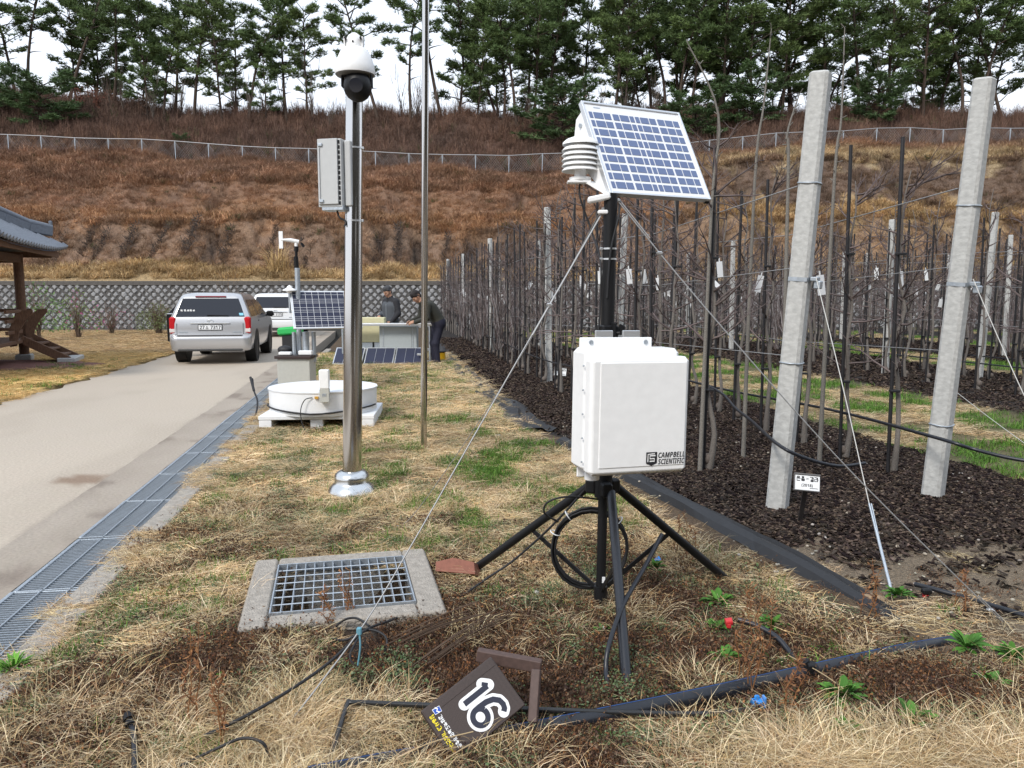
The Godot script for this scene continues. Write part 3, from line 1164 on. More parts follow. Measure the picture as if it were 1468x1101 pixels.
const CHO := {"ㄱ": [[[0, 1], [1, 1], [0.8, 0]]], "ㄴ": [[[0, 1], [0, 0], [1, 0]]], "ㄷ": [[[1, 1], [0, 1], [0, 0], [1, 0]]], "ㄹ": [[[0, 1], [1, 1], [1, 0.5], [0, 0.5], [0, 0], [1, 0]]], "ㅁ": [[[0, 0], [0, 1], [1, 1], [1, 0], [0, 0]]], "ㅂ": [[[0, 1], [0, 0], [1, 0], [1, 1]], [[0, 0.5], [1, 0.5]]], "ㅅ": [[[0.5, 1], [0.45, 0.6], [0, 0]], [[0.47, 0.6], [1, 0]]], "ㅇ": [[[0.5, 1], [0.1, 0.8], [0, 0.5], [0.1, 0.2], [0.5, 0], [0.9, 0.2], [1, 0.5], [0.9, 0.8], [0.5, 1]]], "ㅈ": [[[0, 1], [1, 1]], [[0.5, 1], [0.45, 0.6], [0, 0]], [[0.47, 0.6], [1, 0]]], "ㅊ": [[[0.3, 1.15], [0.7, 1.15]], [[0, 0.85], [1, 0.85]], [[0.5, 0.85], [0, 0]], [[0.47, 0.5], [1, 0]]], "ㅎ": [[[0.3, 1.15], [0.7, 1.15]], [[0, 0.85], [1, 0.85]], [[0.5, 0.65], [0.15, 0.5], [0.15, 0.15], [0.5, 0], [0.85, 0.15], [0.85, 0.5], [0.5, 0.65]]]}
const CHOS := ["ㄱ", "ㄲ", "ㄴ", "ㄷ", "ㄸ", "ㄹ", "ㅁ", "ㅂ", "ㅃ", "ㅅ", "ㅆ", "ㅇ", "ㅈ", "ㅉ", "ㅊ", "ㅋ", "ㅌ", "ㅍ", "ㅎ"]
const JONGS := {1: "ㄱ", 4: "ㄴ", 7: "ㄷ", 8: "ㄹ", 16: "ㅁ", 17: "ㅂ", 19: "ㅅ", 21: "ㅇ"}
# vowels that stand to the right of the consonant or lie below it
const VERT := {0: [[[0.3, 1], [0.3, 0]], [[0.3, 0.5], [1, 0.5]]], 2: [[[0.3, 1], [0.3, 0]], [[0.3, 0.65], [1, 0.65]], [[0.3, 0.35], [1, 0.35]]], 4: [[[0.8, 1], [0.8, 0]], [[0.8, 0.5], [0.1, 0.5]]], 6: [[[0.8, 1], [0.8, 0]], [[0.8, 0.65], [0.1, 0.65]], [[0.8, 0.35], [0.1, 0.35]]], 20: [[[0.6, 1], [0.6, 0]]]}
const HORZ := {8: [[[0, 0], [1, 0]], [[0.5, 0], [0.5, 1]]], 13: [[[0, 1], [1, 1]], [[0.5, 1], [0.5, 0]]], 18: [[[0, 0.5], [1, 0.5]]], 9: [[[0, 0], [0.75, 0]], [[0.35, 0], [0.35, 0.8]], [[0.85, 2.6], [0.85, -0.3]], [[0.85, 1.1], [1.1, 1.1]]]}


func hangul(b: Mb, text: String, o: Vector2, s: float, w: float, z: float) -> void:
	var x := o.x
	for ch in text:
		var u := ch.unicode_at(0)
		if u < 0xAC00:
			x += s * 0.55
			continue
		u -= 0xAC00
		var jo: int = u % 28
		var vo: int = (u / 28) % 21
		var co: int = u / 588
		var low := 0.36 if jo > 0 else 0.0
		var rects := []
		if VERT.has(vo):
			rects = [[CHO.get(CHOS[co], CHO["ㅇ"]), Rect2(0.02, low + 0.08, 0.5, 0.9 - low)], [VERT[vo], Rect2(0.6, low, 0.32, 1.0 - low)]]
		else:
			rects = [[CHO.get(CHOS[co], CHO["ㅇ"]), Rect2(0.2, low + 0.45 - low * 0.4, 0.55, 0.52 - low * 0.6)], [HORZ.get(vo, HORZ[18]), Rect2(0.02, low + 0.05, 0.92, 0.3 - low * 0.3)]]
		if jo > 0:
			rects.append([CHO.get(JONGS.get(jo, "ㄴ"), CHO["ㄴ"]), Rect2(0.18, 0.0, 0.66, 0.27)])
		for q in rects:
			for line in q[0]:
				var p := []
				for k in line:
					p.append(Vector2(x, o.y) + (q[1].position + Vector2(k[0], k[1]) * q[1].size) * s)
				b.strip(p, w, z)
				z += 0.00004
		x += s * 1.02


func text_mesh(t: String, height: float, slant := 0.0, depth := 0.0006) -> Mesh:
	var f := SystemFont.new()
	f.font_names = PackedStringArray(["Droid Sans"])
	f.font_weight = 700
	var fv := FontVariation.new()
	fv.base_font = f
	fv.variation_transform = Transform2D(Vector2(1.0, slant), Vector2(0.0, 1.0), Vector2.ZERO)
	var m := TextMesh.new()
	m.font = fv
	m.text = t
	m.font_size = 32
	m.pixel_size = height / 23.0
	m.depth = depth
	return m


func make_station() -> void:
	var base := Vector3(0.47, 0, -3.87)
	var t := thing("weather_station", "weather station on a black tripod with white instrument box and tilted solar panel", "weather station", base)
	var m0 := Vector3(0.451, 0.096, -3.87)
	var m1 := Vector3(0.476, 2.077, -3.87)
	# mast and tripod
	var b := Mb.new()
	b.tube([m0, m0.lerp(m1, 0.62)], 0.0245, 20)
	wpart(t, "lower_mast", b, M.black)
	b = Mb.new()
	b.tube([m0.lerp(m1, 0.58), m1], 0.033, 20)
	wpart(t, "upper_mast", b, M.black)
	b = Mb.new()
	var cl := m0.lerp(m1, 0.655)
	b.box(cl, Vector3(0.085, 0.115, 0.09), 0.008, Basis(Vector3.UP, 0.3))
	b.box(cl + Vector3(0.02, 0.02, 0.03), Vector3(0.012, 0.10, 0.07), 0.003, Basis(Vector3.UP, 0.3))
	b.box(cl + Vector3(0.065, 0.035, 0.0), Vector3(0.03, 0.05, 0.02), 0.004, Basis(Vector3.BACK, -0.4))
	b.tube([cl + Vector3(-0.055, 0.02, 0.02), cl + Vector3(0.055, 0.02, 0.05)], 0.008, 8)
	wpart(t, "mast_clamp", b, M.black)
	b = Mb.new()
	for q in [0.87, 0.845]:
		var o := m0.lerp(m1, q)
		b.tube([o + Vector3(0, -0.004, 0), o + Vector3(0, 0.004, 0)], 0.036, 20)
		b.box(o + Vector3(-0.04, 0, 0.01), Vector3(0.016, 0.012, 0.02), 0.002)
	wpart(t, "hose_clamp", b, M.alu)
	b = Mb.new()
	b.tube([m0 + Vector3(0, -0.035, 0), m0 + Vector3(0, 0.03, 0)], 0.034, 20)
	b.tube([m0 + Vector3(0, -0.055, 0), m0 + Vector3(0, -0.03, 0)], 0.012, 10)
	b.xf = Transform3D()
	wpart(t, "mast_foot", b, M.black)
	b = Mb.new()
	b.box(m0 + Vector3(0.012, 0.07, 0.025), Vector3(0.016, 0.032, 0.003), 0.001)
	wpart(t, "foot_sticker", b, M.tag)
	var top := m0.lerp(m1, 0.285)
	b = Mb.new()
	b.tube([top + Vector3(0, -0.07, 0), top + Vector3(0, 0.05, 0)], 0.045, 20)
	for k in 3:
		var an := [1.45, 3.6, -0.5][k] as float
		b.box(top + Vector3(cos(an) * 0.06, -0.02, sin(an) * 0.06), Vector3(0.06, 0.075, 0.06), 0.012, Basis(Vector3.UP, -an))
	wpart(t, "tripod_head", b, M.black)
	var feet := [Vector3(0.47, 0.0, -3.05), Vector3(-0.25, 0.0, -4.4), Vector3(1.22, 0.0, -4.25)]
	var hips := [top + Vector3(0.03, -0.03, 0.07), top + Vector3(-0.06, -0.02, -0.04), top + Vector3(0.06, -0.02, -0.04)]
	for k in 3:
		b = Mb.new()
		b.tube([hips[k], feet[k]], 0.0225, 16)
		wpart(t, "leg", b, M.pipe if k == 0 else M.black)
		b = Mb.new()
		var mid: Vector3 = hips[k].lerp(feet[k], 0.46)
		if k == 0:
			mid = hips[k].lerp(feet[k], 0.4)
		var d := (mid - m0)
		b.box(m0.lerp(mid, 0.5), Vector3(0.007, 0.026, d.length()), 0.002, turned(d))
		wpart(t, "brace", b, M.black)
		b = Mb.new()
		b.box(feet[k] + Vector3(0, 0.012, 0), Vector3(0.11, 0.014, 0.09), 0.004)
		wpart(t, "foot_plate", b, M.black)
	# instrument box
	var yaw := deg_to_rad(17.0)
	var bs := Basis(Vector3.UP, yaw) * Basis(Vector3.BACK, -0.012)
	var ctr := Vector3(0.545, 1.058, -3.63)
	var W := 0.49
	var Hh := 0.535
	b = Mb.new()
	b.box(Vector3(0, 0.012, -0.05), Vector3(W - 0.012, Hh + 0.03, 0.17), 0.022)
	var box := part(t, "instrument_box", b, M.white, ctr - base, bs)
	b = Mb.new()
	b.box(Vector3(0, -0.005, 0.0785), Vector3(W, Hh, 0.084), 0.02)
	b.box(Vector3(0.012, 0.002, 0.119), Vector3(W - 0.06, Hh - 0.055, 0.012), 0.006)
	part(box, "lid", b, M.white)
	b = Mb.new()
	b.box(Vector3(-0.03, Hh * 0.5 + 0.043, -0.10), Vector3(W - 0.12, 0.06, 0.012), 0.004)
	b.box(Vector3(-0.03, -Hh * 0.5 - 0.028, -0.10), Vector3(W - 0.12, 0.05, 0.012), 0.004)
	part(box, "mounting_flange", b, M.white)
	for s in [-0.16, 0.12]:
		b = Mb.new()
		b.tube([Vector3(s, Hh * 0.5 + 0.05, -0.094), Vector3(s, Hh * 0.5 + 0.05, -0.088)], 0.011, 10)
		part(box, "bolt", b, M.galv)
	for k in 5:
		b = Mb.new()
		b.tube([Vector3(-W * 0.5 + 0.003, -0.22 + k * 0.11, 0.03), Vector3(-W * 0.5 - 0.003, -0.22 + k * 0.11, 0.03)], 0.0045, 8)
		part(box, "screw", b, M.galv)
	b = Mb.new()
	b.tube([Vector3(-0.15, -Hh * 0.5 - 0.06, -0.07), Vector3(-0.15, -Hh * 0.5 + 0.01, -0.07)], 0.036, 20)
	part(box, "conduit_entry", b, M.white)
	b = Mb.new()
	for s in [-0.085, 0.055]:
		b.box(Vector3(s, Hh * 0.5 + 0.085, -0.118), Vector3(0.09, 0.04, 0.014), 0.003)
	part(box, "bracket", b, M.alu)
	# maker's emblem and lettering
	var z := 0.1262
	b = Mb.new()
	var sh := PackedVector2Array([Vector2(-0.032, 0.035), Vector2(0.032, 0.035), Vector2(0.032, -0.026), Vector2(0.0, -0.039), Vector2(-0.032, -0.026)])
	b.ext(sh, 0.0006)
	part(box, "emblem", b, M.ink, Vector3(0.058, -0.2, z), Basis().scaled(Vector3(0.85, 0.85, 1)))
	b = Mb.new()
	b.strip([Vector2(0.018, 0.026), Vector2(-0.022, 0.024), Vector2(-0.022, -0.018)], 0.006, 0.0012)
	b.strip([Vector2(0.022, 0.016), Vector2(-0.01, 0.016), Vector2(-0.01, 0.0), Vector2(0.016, 0.0), Vector2(0.016, -0.014), Vector2(-0.012, -0.014)], 0.007, 0.0014)
	part(box, "emblem_stroke", b, M.white, Vector3(0.058, -0.2, z), Basis().scaled(Vector3(0.85, 0.85, 1)))
	for k in 2:
		var tm := text_mesh(["CAMPBELL", "SCIENTIFIC"][k], 0.0245, 0.18)
		var tw := tm.get_aabb()
		var o := part(box, "lettering", tm, M.ink, Vector3.ZERO)
		o.scale = Vector3(0.134 / maxf(tw.size.x, 0.01), 1, 1)
		o.position = Vector3(0.092 + 0.067 - (tw.position.x + tw.size.x * 0.5) * o.scale.x, -0.186 - k * 0.030 - (tw.position.y + tw.size.y * 0.5), z)
	# solar panel
	var e := Vector3(cos(deg_to_rad(26)), 0, -sin(deg_to_rad(26)))
	var nh := Vector3(sin(deg_to_rad(26)), 0, cos(deg_to_rad(26)))
	var tau := deg_to_rad(30)
	var up := (Vector3.UP * cos(tau) - nh * sin(tau)).normalized()
	var nn := e.cross(up)
	var pb := Basis(e, up, nn)
	var p0 := Vector3(0.466, 2.077, -3.87)
	var pw := 0.615
	var ph := 0.565
	var pc := p0 + e * pw * 0.5 + up * ph * 0.5
	b = Mb.new()
	for s in [-1.0, 1.0]:
		b.box(Vector3(0, s * (ph * 0.5 - 0.006), 0), Vector3(pw - 0.0242, 0.012, 0.03), 0.0015)
		b.box(Vector3(s * (pw * 0.5 - 0.006), 0, 0), Vector3(0.012, ph, 0.03), 0.0015)
	var pan := part(t, "solar_panel", b, M.alu, pc - base, pb)
	b = Mb.new()
	b.box(Vector3(0, 0, 0.004), Vector3(pw - 0.024, ph - 0.024, 0.006))
	part(pan, "backsheet", b, M.backsheet)
	var cx := [[0.015, 0.05], [0.063, 0.158], [0.168, 0.238], [0.262, 0.325], [0.337, 0.43], [0.443, 0.487], [0.503, 0.545], [0.557, 0.645], [0.657, 0.725], [0.748, 0.822], [0.834, 0.915], [0.927, 0.985]]
	var cm := {}
	for k in cx.size():
		var w: float = (cx[k][1] - cx[k][0]) * (pw - 0.04)
		b = Mb.new()
		b.box(Vector3.ZERO, Vector3(w, 0.0385, 0.002))
		cm[k] = b.mesh()
	for j in 9:
		for k in cx.size():
			var xm: float = ((cx[k][0] + cx[k][1]) * 0.5 - 0.5) * (pw - 0.04)
			part(pan, "solar_cell", cm[k], M.cell, Vector3(xm, ph * 0.5 - 0.082 - j * 0.0536, 0.0082))
	b = Mb.new()
	b.strip([Vector2(-0.24, 0), Vector2(-0.2, 0)], 0.008, 0)
	part(pan, "maker_mark", b, M.galv, Vector3(0, ph * 0.5 - 0.032, 0.0078))
	b = Mb.new()
	b.box(Vector3(pw * 0.5 - 0.012, -ph * 0.5 + 0.004, -0.012), Vector3(0.028, 0.014, 0.02), 0.003)
	part(pan, "corner_cap", b, M.black)
	# side bracket of the panel
	b = Mb.new()
	b.ext(PackedVector2Array([Vector2(0, 0.52), Vector2(0.0, 0.28), Vector2(0.0, 0.06), Vector2(0.02, 0.02), Vector2(0.13, 0.3), Vector2(0.13, 0.44), Vector2(0.06, 0.52)]), 0.004)
	part(t, "panel_bracket", b, M.white, p0 - base + e * 0.006 - nn * 0.016, Basis(-nn, up, e))
	for q in [[0.035, 0.46], [0.07, 0.36], [0.035, 0.33], [0.05, 0.27], [0.03, 0.2]]:
		b = Mb.new()
		b.tube([p0 - nn * (0.016 + q[0]) + up * q[1] - e * 0.004, p0 - nn * (0.016 + q[0]) + up * q[1] + e * 0.008], 0.011 if q[1] > 0.34 else 0.006, 8)
		wpart(t, "bolt", b, M.galv)
	# radiation shield
	var sc := Vector3(0.34, 2.208, -4.02)
	b = Mb.new()
	b.tube([Vector3(0, -0.03, 0), Vector3(0, 0.15, 0)], 0.03, 12)
	var sd := part(t, "radiation_shield", b, M.white, sc - base)
	for k in 6:
		b = Mb.new()
		var r := 0.092 if k < 5 else 0.088
		if k == 5:
			b.lathe([Vector2(0.09, 0), Vector2(0.088, 0.012), Vector2(0.07, 0.027), Vector2(0.035, 0.04), Vector2(0, 0.043)], 28, true)
		else:
			b.lathe([Vector2(0.052, 0.017), Vector2(0.075, 0.01), Vector2(r, -0.006), Vector2(r + 0.002, -0.003), Vector2(0.078, 0.014), Vector2(0.052, 0.021)], 28)
		part(sd, "plate", b, M.white, Vector3(0, 0.005 + k * 0.0245, 0))
	b = Mb.new()
	b.lathe([Vector2(0, -0.05), Vector2(0.05, -0.05), Vector2(0.055, -0.043), Vector2(0.055, -0.03), Vector2(0, -0.03)], 20)
	part(sd, "base_disc", b, M.white)
	b = Mb.new()
	var q0 := sc + Vector3(-0.06, -0.055, 0.02)
	var q1 := sc + Vector3(0.045, -0.055, 0.02)
	var q2 := m1 + Vector3(0.0, 0.0, -0.01)
	for s in [[q0, q1], [q1, q2]]:
		var d: Vector3 = s[1] - s[0]
		b.box((s[0] + s[1]) * 0.5, Vector3(0.06, 0.012, d.length() + 0.012), 0.003, turned(d))
	wpart(t, "shield_arm", b, M.white)
	b = Mb.new()
	b.box(m1 + Vector3(-0.06, -0.02, 0.02), Vector3(0.11, 0.03, 0.05), 0.008, Basis(Vector3.BACK, 0.2))
	b.box(m1 + Vector3(-0.04, -0.085, 0.02), Vector3(0.05, 0.02, 0.03), 0.006)
	wpart(t, "arm_clamp", b, M.white)
	b = Mb.new()
	b.tube(curve([sc + Vector3(0, -0.05, 0), sc + Vector3(0.0, -0.13, 0.01), sc + Vector3(0.06, -0.3, 0.02), m0.lerp(m1, 0.83) + Vector3(-0.045, 0.02, 0.02), m0.lerp(m1, 0.74) + Vector3(-0.04, 0, 0.02), m0.lerp(m1, 0.64) + Vector3(-0.05, 0, 0.03)], 6), 0.005, 6)
	wpart(t, "sensor_cable", b, M.black_rubber)
	b = Mb.new()
	b.tube(curve([p0 + e * 0.07 - nn * 0.02, m1 + Vector3(0.035, -0.1, 0.03), m0.lerp(m1, 0.86) + Vector3(0.0, 0, 0.04), m0.lerp(m1, 0.75) + Vector3(-0.01, 0, 0.036)], 6), 0.005, 6)
	wpart(t, "panel_cable", b, M.black_rubber)

	# cables and wires that hang on the tripod
	b = Mb.new()
	var cc := Vector3(0.402, 0.303, -3.93)
	var loop := []
	for i in 24 * 7:
		var an := TAU * i / 24.0
		var wob := 1.0 + 0.035 * sin(i * 0.13) + 0.03 * (i / 24) / 7.0
		loop.append(cc + Vector3(cos(an) * 0.188 * wob, sin(an) * 0.205 * wob - 0.008 * sin(i * 0.05), 0.012 * sin(i * 0.37) + 0.02 * sin(an)))
	b.tube(loop, 0.0062, 6)
	var coil := thing("cable_coil", "coil of black cable tied with white ties to the legs of the tripod", "cable coil", cc)
	wpart(coil, "coil", b, M.black_rubber)
	for an in [2.2, 2.75, 0.75]:
		b = Mb.new()
		var o := cc + Vector3(cos(an) * 0.195, sin(an) * 0.213, 0.0)
		var ring := []
		for i in 13:
			var a := TAU * i / 12.0
			ring.append(o + Vector3(cos(an), sin(an), 0) * cos(a) * 0.026 + Vector3(0, 0, sin(a) * 0.036))
		b.tube(ring, 0.003, 5)
		wpart(coil, "cable_tie", b, M.tag)
	b = Mb.new()
	b.tube(curve([Vector3(0.445, 0.568, -3.9), Vector3(0.279, 0.609, -3.8), Vector3(0.175, 0.586, -3.78), Vector3(0.162, 0.524, -3.8), Vector3(0.232, 0.464, -3.86)], 6), 0.005, 6)
	solo("cable_loop", "short loop of thin black cable hanging left of the tripod mast", "cable", b, M.black_rubber)
	b = Mb.new()
	b.tube(curve([Vector3(0.709, 0.474, -3.62), Vector3(0.611, 0.359, -3.5), Vector3(0.486, 0.246, -3.32), Vector3(0.405, 0.143, -3.15), Vector3(0.386, 0.056, -3.08), Vector3(0.392, 0.011, -2.96)], 6), 0.0105, 10)
	solo("cable_conduit", "thin grey black conduit leaning across the front tripod leg into the weeds", "conduit", b, M.pipe)
	b = Mb.new()
	b.tube(curve([Vector3(0.439, 0.721, -3.86), Vector3(0.24, 0.434, -4), Vector3(0.023, 0.186, -4.12), Vector3(-0.128, 0.085, -4.1), Vector3(-0.29, 0.02, -3.97), Vector3(-0.47, 0.03, -3.79), Vector3(-0.59, 0.05, -3.61), Vector3(-0.66, 0.11, -3.36), Vector3(-0.74, 0.12, -3.04), Vector3(-0.84, 0.12, -2.81), Vector3(-0.96, 0.1, -2.66), Vector3(-1.08, 0.06, -2.61)], 6), 0.0062, 8)
	solo("black_cable", "long black cable running down the left tripod leg past the concrete basin into the straw", "cable", b, M.black_rubber)
	b = Mb.new()
	b.tube(curve([Vector3(-0.65, 0.1, -3.44), Vector3(-0.73, 0.1, -3.53), Vector3(-0.81, 0.06, -3.58), Vector3(-0.84, 0.03, -3.49), Vector3(-0.75, 0.06, -3.38), Vector3(-0.65, 0.1, -3.4), Vector3(-0.57, 0.08, -3.38), Vector3(-0.56, 0.04, -3.34), Vector3(-0.59, 0.02, -3.21), Vector3(-0.66, 0.03, -3.19), Vector3(-0.7, 0.05, -3.25), Vector3(-0.68, 0.09, -3.33)], 6), 0.0055, 8)
	solo("cable_loops", "two small loops of black cable at the tied end of the pale guy wire", "cable", b, M.black_rubber)
	b = Mb.new()
	b.tube(curve([Vector3(-1.13, 0.02, -2.48), Vector3(-0.99, 0.09, -2.48), Vector3(-0.91, 0.11, -2.51), Vector3(-0.84, 0.1, -2.5), Vector3(-0.82, 0.05, -2.5)], 6), 0.0055, 8)
	solo("cable_end", "bent end of black cable lying in the straw at the bottom left", "cable", b, M.black_rubber)
	# guy wires
	var hook := Vector3(0.444, 2.008, -3.87)
	var aw := [hook, Vector3(-0.135, 1.037, -3.42), Vector3(-0.43, 0.545, -3.16), Vector3(-0.601, 0.284, -2.97), Vector3(-0.873, -0.023, -2.66), Vector3(-0.91, -0.059, -2.58)]
	guy(aw, "pale guy wire from the mast top down to the lower left corner of the photo", 0.0062, [0.02, 0.1, 0.985], 0.80)
	b = Mb.new()
	b.box(aw[3], Vector3(0.02, 0.03, 0.02), 0.004)
	b.tube(curve([aw[3], aw[3] + Vector3(0.005, -0.06, 0.01), aw[3] + Vector3(-0.008, -0.14, 0.0)], 5), 0.004, 5)
	solo("blue_string", "scrap of pale blue string knotted round guy wire and black cable", "string", b, mat(L(0.12, 0.3, 0.38), 0.8))
	guy([hook + Vector3(-0.01, 0.0, -0.02), Vector3(0.004, 1.161, -4.6), Vector3(-0.626, 0.175, -5.15), Vector3(-0.824, -0.005, -5.3)], "thin dark guy wire from the mast to the grass left of the tripod", 0.0045, [0.88], 0.88)
	guy([Vector3(0.507, 2.05, -3.87), Vector3(0.889, 1.58, -3.8), Vector3(1.552, 0.829, -3.7), Vector3(2.203, 0.177, -3.6), Vector3(2.595, -0.197, -3.55)], "pale guy wire running from the mast down to the right edge", 0.0068, [0.03, 0.17, 0.8], 0.75)


func guy(p: Array, label: String, r: float, clamps: Array, twin: float) -> void:
	var t := thing("guy_wire", label, "guy wire", p[p.size() - 1])
	var c := curve(p, 8)
	var b := Mb.new()
	b.tube(c, r * 0.5, 6)
	wpart(t, "wire", b, M.wire)
	b = Mb.new()
	var q := []
	for i in c.size():
		if i >= twin * (c.size() - 1):
			q.append(c[i] + Vector3(0.007, 0.004, 0.004))
	if q.size() > 1:
		b.tube(q, r * 0.5, 6)
		wpart(t, "doubled_end", b, M.wire)
	q = []
	for i in int(0.17 * c.size()):
		q.append(c[i] + Vector3(0.006, 0.006, 0))
	b = Mb.new()
	if q.size() > 1:
		b.tube(q, r * 0.5, 6)
		wpart(t, "doubled_end", b, M.wire)
	for k in clamps:
		var i := int(k * (c.size() - 1))
		b = Mb.new()
		b.box(c[i], Vector3(0.022, 0.016, 0.018), 0.003)
		b.tube([c[i] + Vector3(-0.012, 0, -0.01), c[i] + Vector3(-0.012, 0, 0.018)], 0.003, 6)
		b.tube([c[i] + Vector3(0.012, 0, -0.01), c[i] + Vector3(0.012, 0, 0.018)], 0.003, 6)
		wpart(t, "wire_clip", b, M.alu)


func make_poles() -> void:
	var base := Vector3(-1.29, 0, -6.22)
	var t := thing("camera_pole", "stainless steel camera pole with white dome camera and grey box on it", "pole", base)
	var tp := Vector3(-1.213, 3.167, -6.28)
	var b := Mb.new()
	b.tube([Vector3(0, 0.02, 0), tp - base], [0.0775, 0.064], 40)
	part(t, "pole", b, M.steel)
	b = Mb.new()
	b.lathe([Vector2(0.195, -0.06), Vector2(0.198, -0.01), Vector2(0.19, 0.04), Vector2(0.165, 0.075), Vector2(0.145, 0.092), Vector2(0.136, 0.105), Vector2(0.14, 0.135), Vector2(0.13, 0.17), Vector2(0.105, 0.19), Vector2(0.079, 0.195)], 40, true)
	part(t, "base_cover", b, mat(L(0.66, 0.66, 0.65), 0.24, 1.0))
	# dome camera
	var cc := Vector3(-1.17, 3.243, -6.1)
	b = Mb.new()
	b.lathe([Vector2(0.158, -0.02), Vector2(0.163, 0.0), Vector2(0.158, 0.045), Vector2(0.142, 0.10), Vector2(0.118, 0.15), Vector2(0.09, 0.185), Vector2(0.06, 0.2), Vector2(0, 0.203)], 40, true)
	var cam := part(t, "dome_camera", b, M.white, cc - base, Basis().scaled(Vector3.ONE * 0.92))
	b = Mb.new()
	b.lathe([Vector2(0, -0.03), Vector2(0.12, -0.035), Vector2(0.15, -0.028), Vector2(0.158, -0.018), Vector2(0, -0.018)], 36)
	part(cam, "skirt", b, mat(L(0.14, 0.135, 0.125), 0.5))
	b = Mb.new()
	b.lathe([Vector2(0.072, 0.195), Vector2(0.068, 0.25), Vector2(0.048, 0.285), Vector2(0.02, 0.305), Vector2(0, 0.308)], 24, true)
	for s in [-0.072, 0.072]:
		b.box(Vector3(s, 0.225, 0.02), Vector3(0.012, 0.085, 0.06), 0.003)
	part(cam, "top_mount", b, M.white)
	for s in [[-0.062, 0.25], [0.062, 0.25], [0.0, 0.222]]:
		b = Mb.new()
		b.tube([Vector3(s[0], s[1], 0.03), Vector3(s[0], s[1], 0.076)], 0.008, 8)
		part(cam, "screw", b, M.black)
	b = Mb.new()
	b.ball(Vector3(0.025, -0.115, 0.03), Vector3(0.115, 0.125, 0.115), 24)
	part(cam, "camera_ball", b, M.black)
	b = Mb.new()
	for s in [-0.098, 0.135]:
		b.box(Vector3(s, -0.07, 0.02), Vector3(0.018, 0.11, 0.06), 0.008)
	b.box(Vector3(0.01, -0.035, 0.01), Vector3(0.2, 0.03, 0.1), 0.01)
	part(cam, "yoke", b, M.black)
	b = Mb.new()
	b.tube([Vector3(0.03, -0.13, 0.125), Vector3(0.032, -0.135, 0.147)], 0.055, 24)
	part(cam, "lens_face", b, M.glass)
	# control box
	var bb := Basis(Vector3.UP, deg_to_rad(-14))
	var bc := Vector3(-1.386, 2.522, -6.24)
	b = Mb.new()
	b.box(Vector3(0.005, 0, 0), Vector3(0.2, 0.51, 0.13), 0.006)
	var bx := part(t, "control_box", b, M.grey_box, bc - base, bb)
	b = Mb.new()
	b.box(Vector3(-0.003, 0.01, 0.073), Vector3(0.165, 0.49, 0.014), 0.004)
	part(bx, "door", b, M.grey_box)
	b = Mb.new()
	b.box(Vector3(0.02, -0.262, 0.0), Vector3(0.18, 0.035, 0.12), 0.004)
	part(bx, "bottom_plate", b, M.galv)
	for k in 2:
		b = Mb.new()
		b.box(Vector3(-0.058, 0.21 - k * 0.42, 0.086), Vector3(0.036, 0.022, 0.014), 0.003)
		part(bx, "latch", b, M.galv)
	b = Mb.new()
	b.tube([Vector3(-0.068, 0.19, 0.086), Vector3(-0.068, -0.2, 0.086)], 0.0035, 6)
	part(bx, "lock_rod", b, M.alu)
	b = Mb.new()
	for k in 13:
		b.box(Vector3(0.088, 0.23 - k * 0.038, 0.062), Vector3(0.014, 0.026, 0.02), 0.002)
	part(bx, "hinge", b, M.black)
	b = Mb.new()
	b.box(Vector3(0.135, 0.0, 0.0), Vector3(0.06, 0.5, 0.05), 0.012)
	part(bx, "pole_bracket", b, M.grey_box)
	for k in 2:
		b = Mb.new()
		var o := base.lerp(tp, 0.96 - k * 0.175 - 0.1)
		b.tube([o - base + Vector3(0, -0.006, 0), o - base + Vector3(0, 0.006, 0)], 0.0715, 32)
		b.box(o - base + Vector3(0.07, 0, 0.01), Vector3(0.02, 0.02, 0.02), 0.003)
		part(t, "pole_band", b, M.alu)
	b = Mb.new()
	b.tube(curve([bc + Vector3(0.03, -0.27, 0.02), bc + Vector3(0.05, -0.33, 0.03), bc + Vector3(0.1, -0.36, 0.03), tp.lerp(base, 0.33) + Vector3(-0.06, 0, 0.06)], 5), 0.008, 6)
	wpart(t, "cable", b, M.black_rubber)
	b = Mb.new()
	b.tube([Vector3(-0.93, -0.05, -8.17), Vector3(-0.757, 5.785, -7.5)], 0.033, 28)
	solo("flag_pole", "slim plain steel flag pole standing in the grass, rising out of the picture", "pole", b, M.steel)


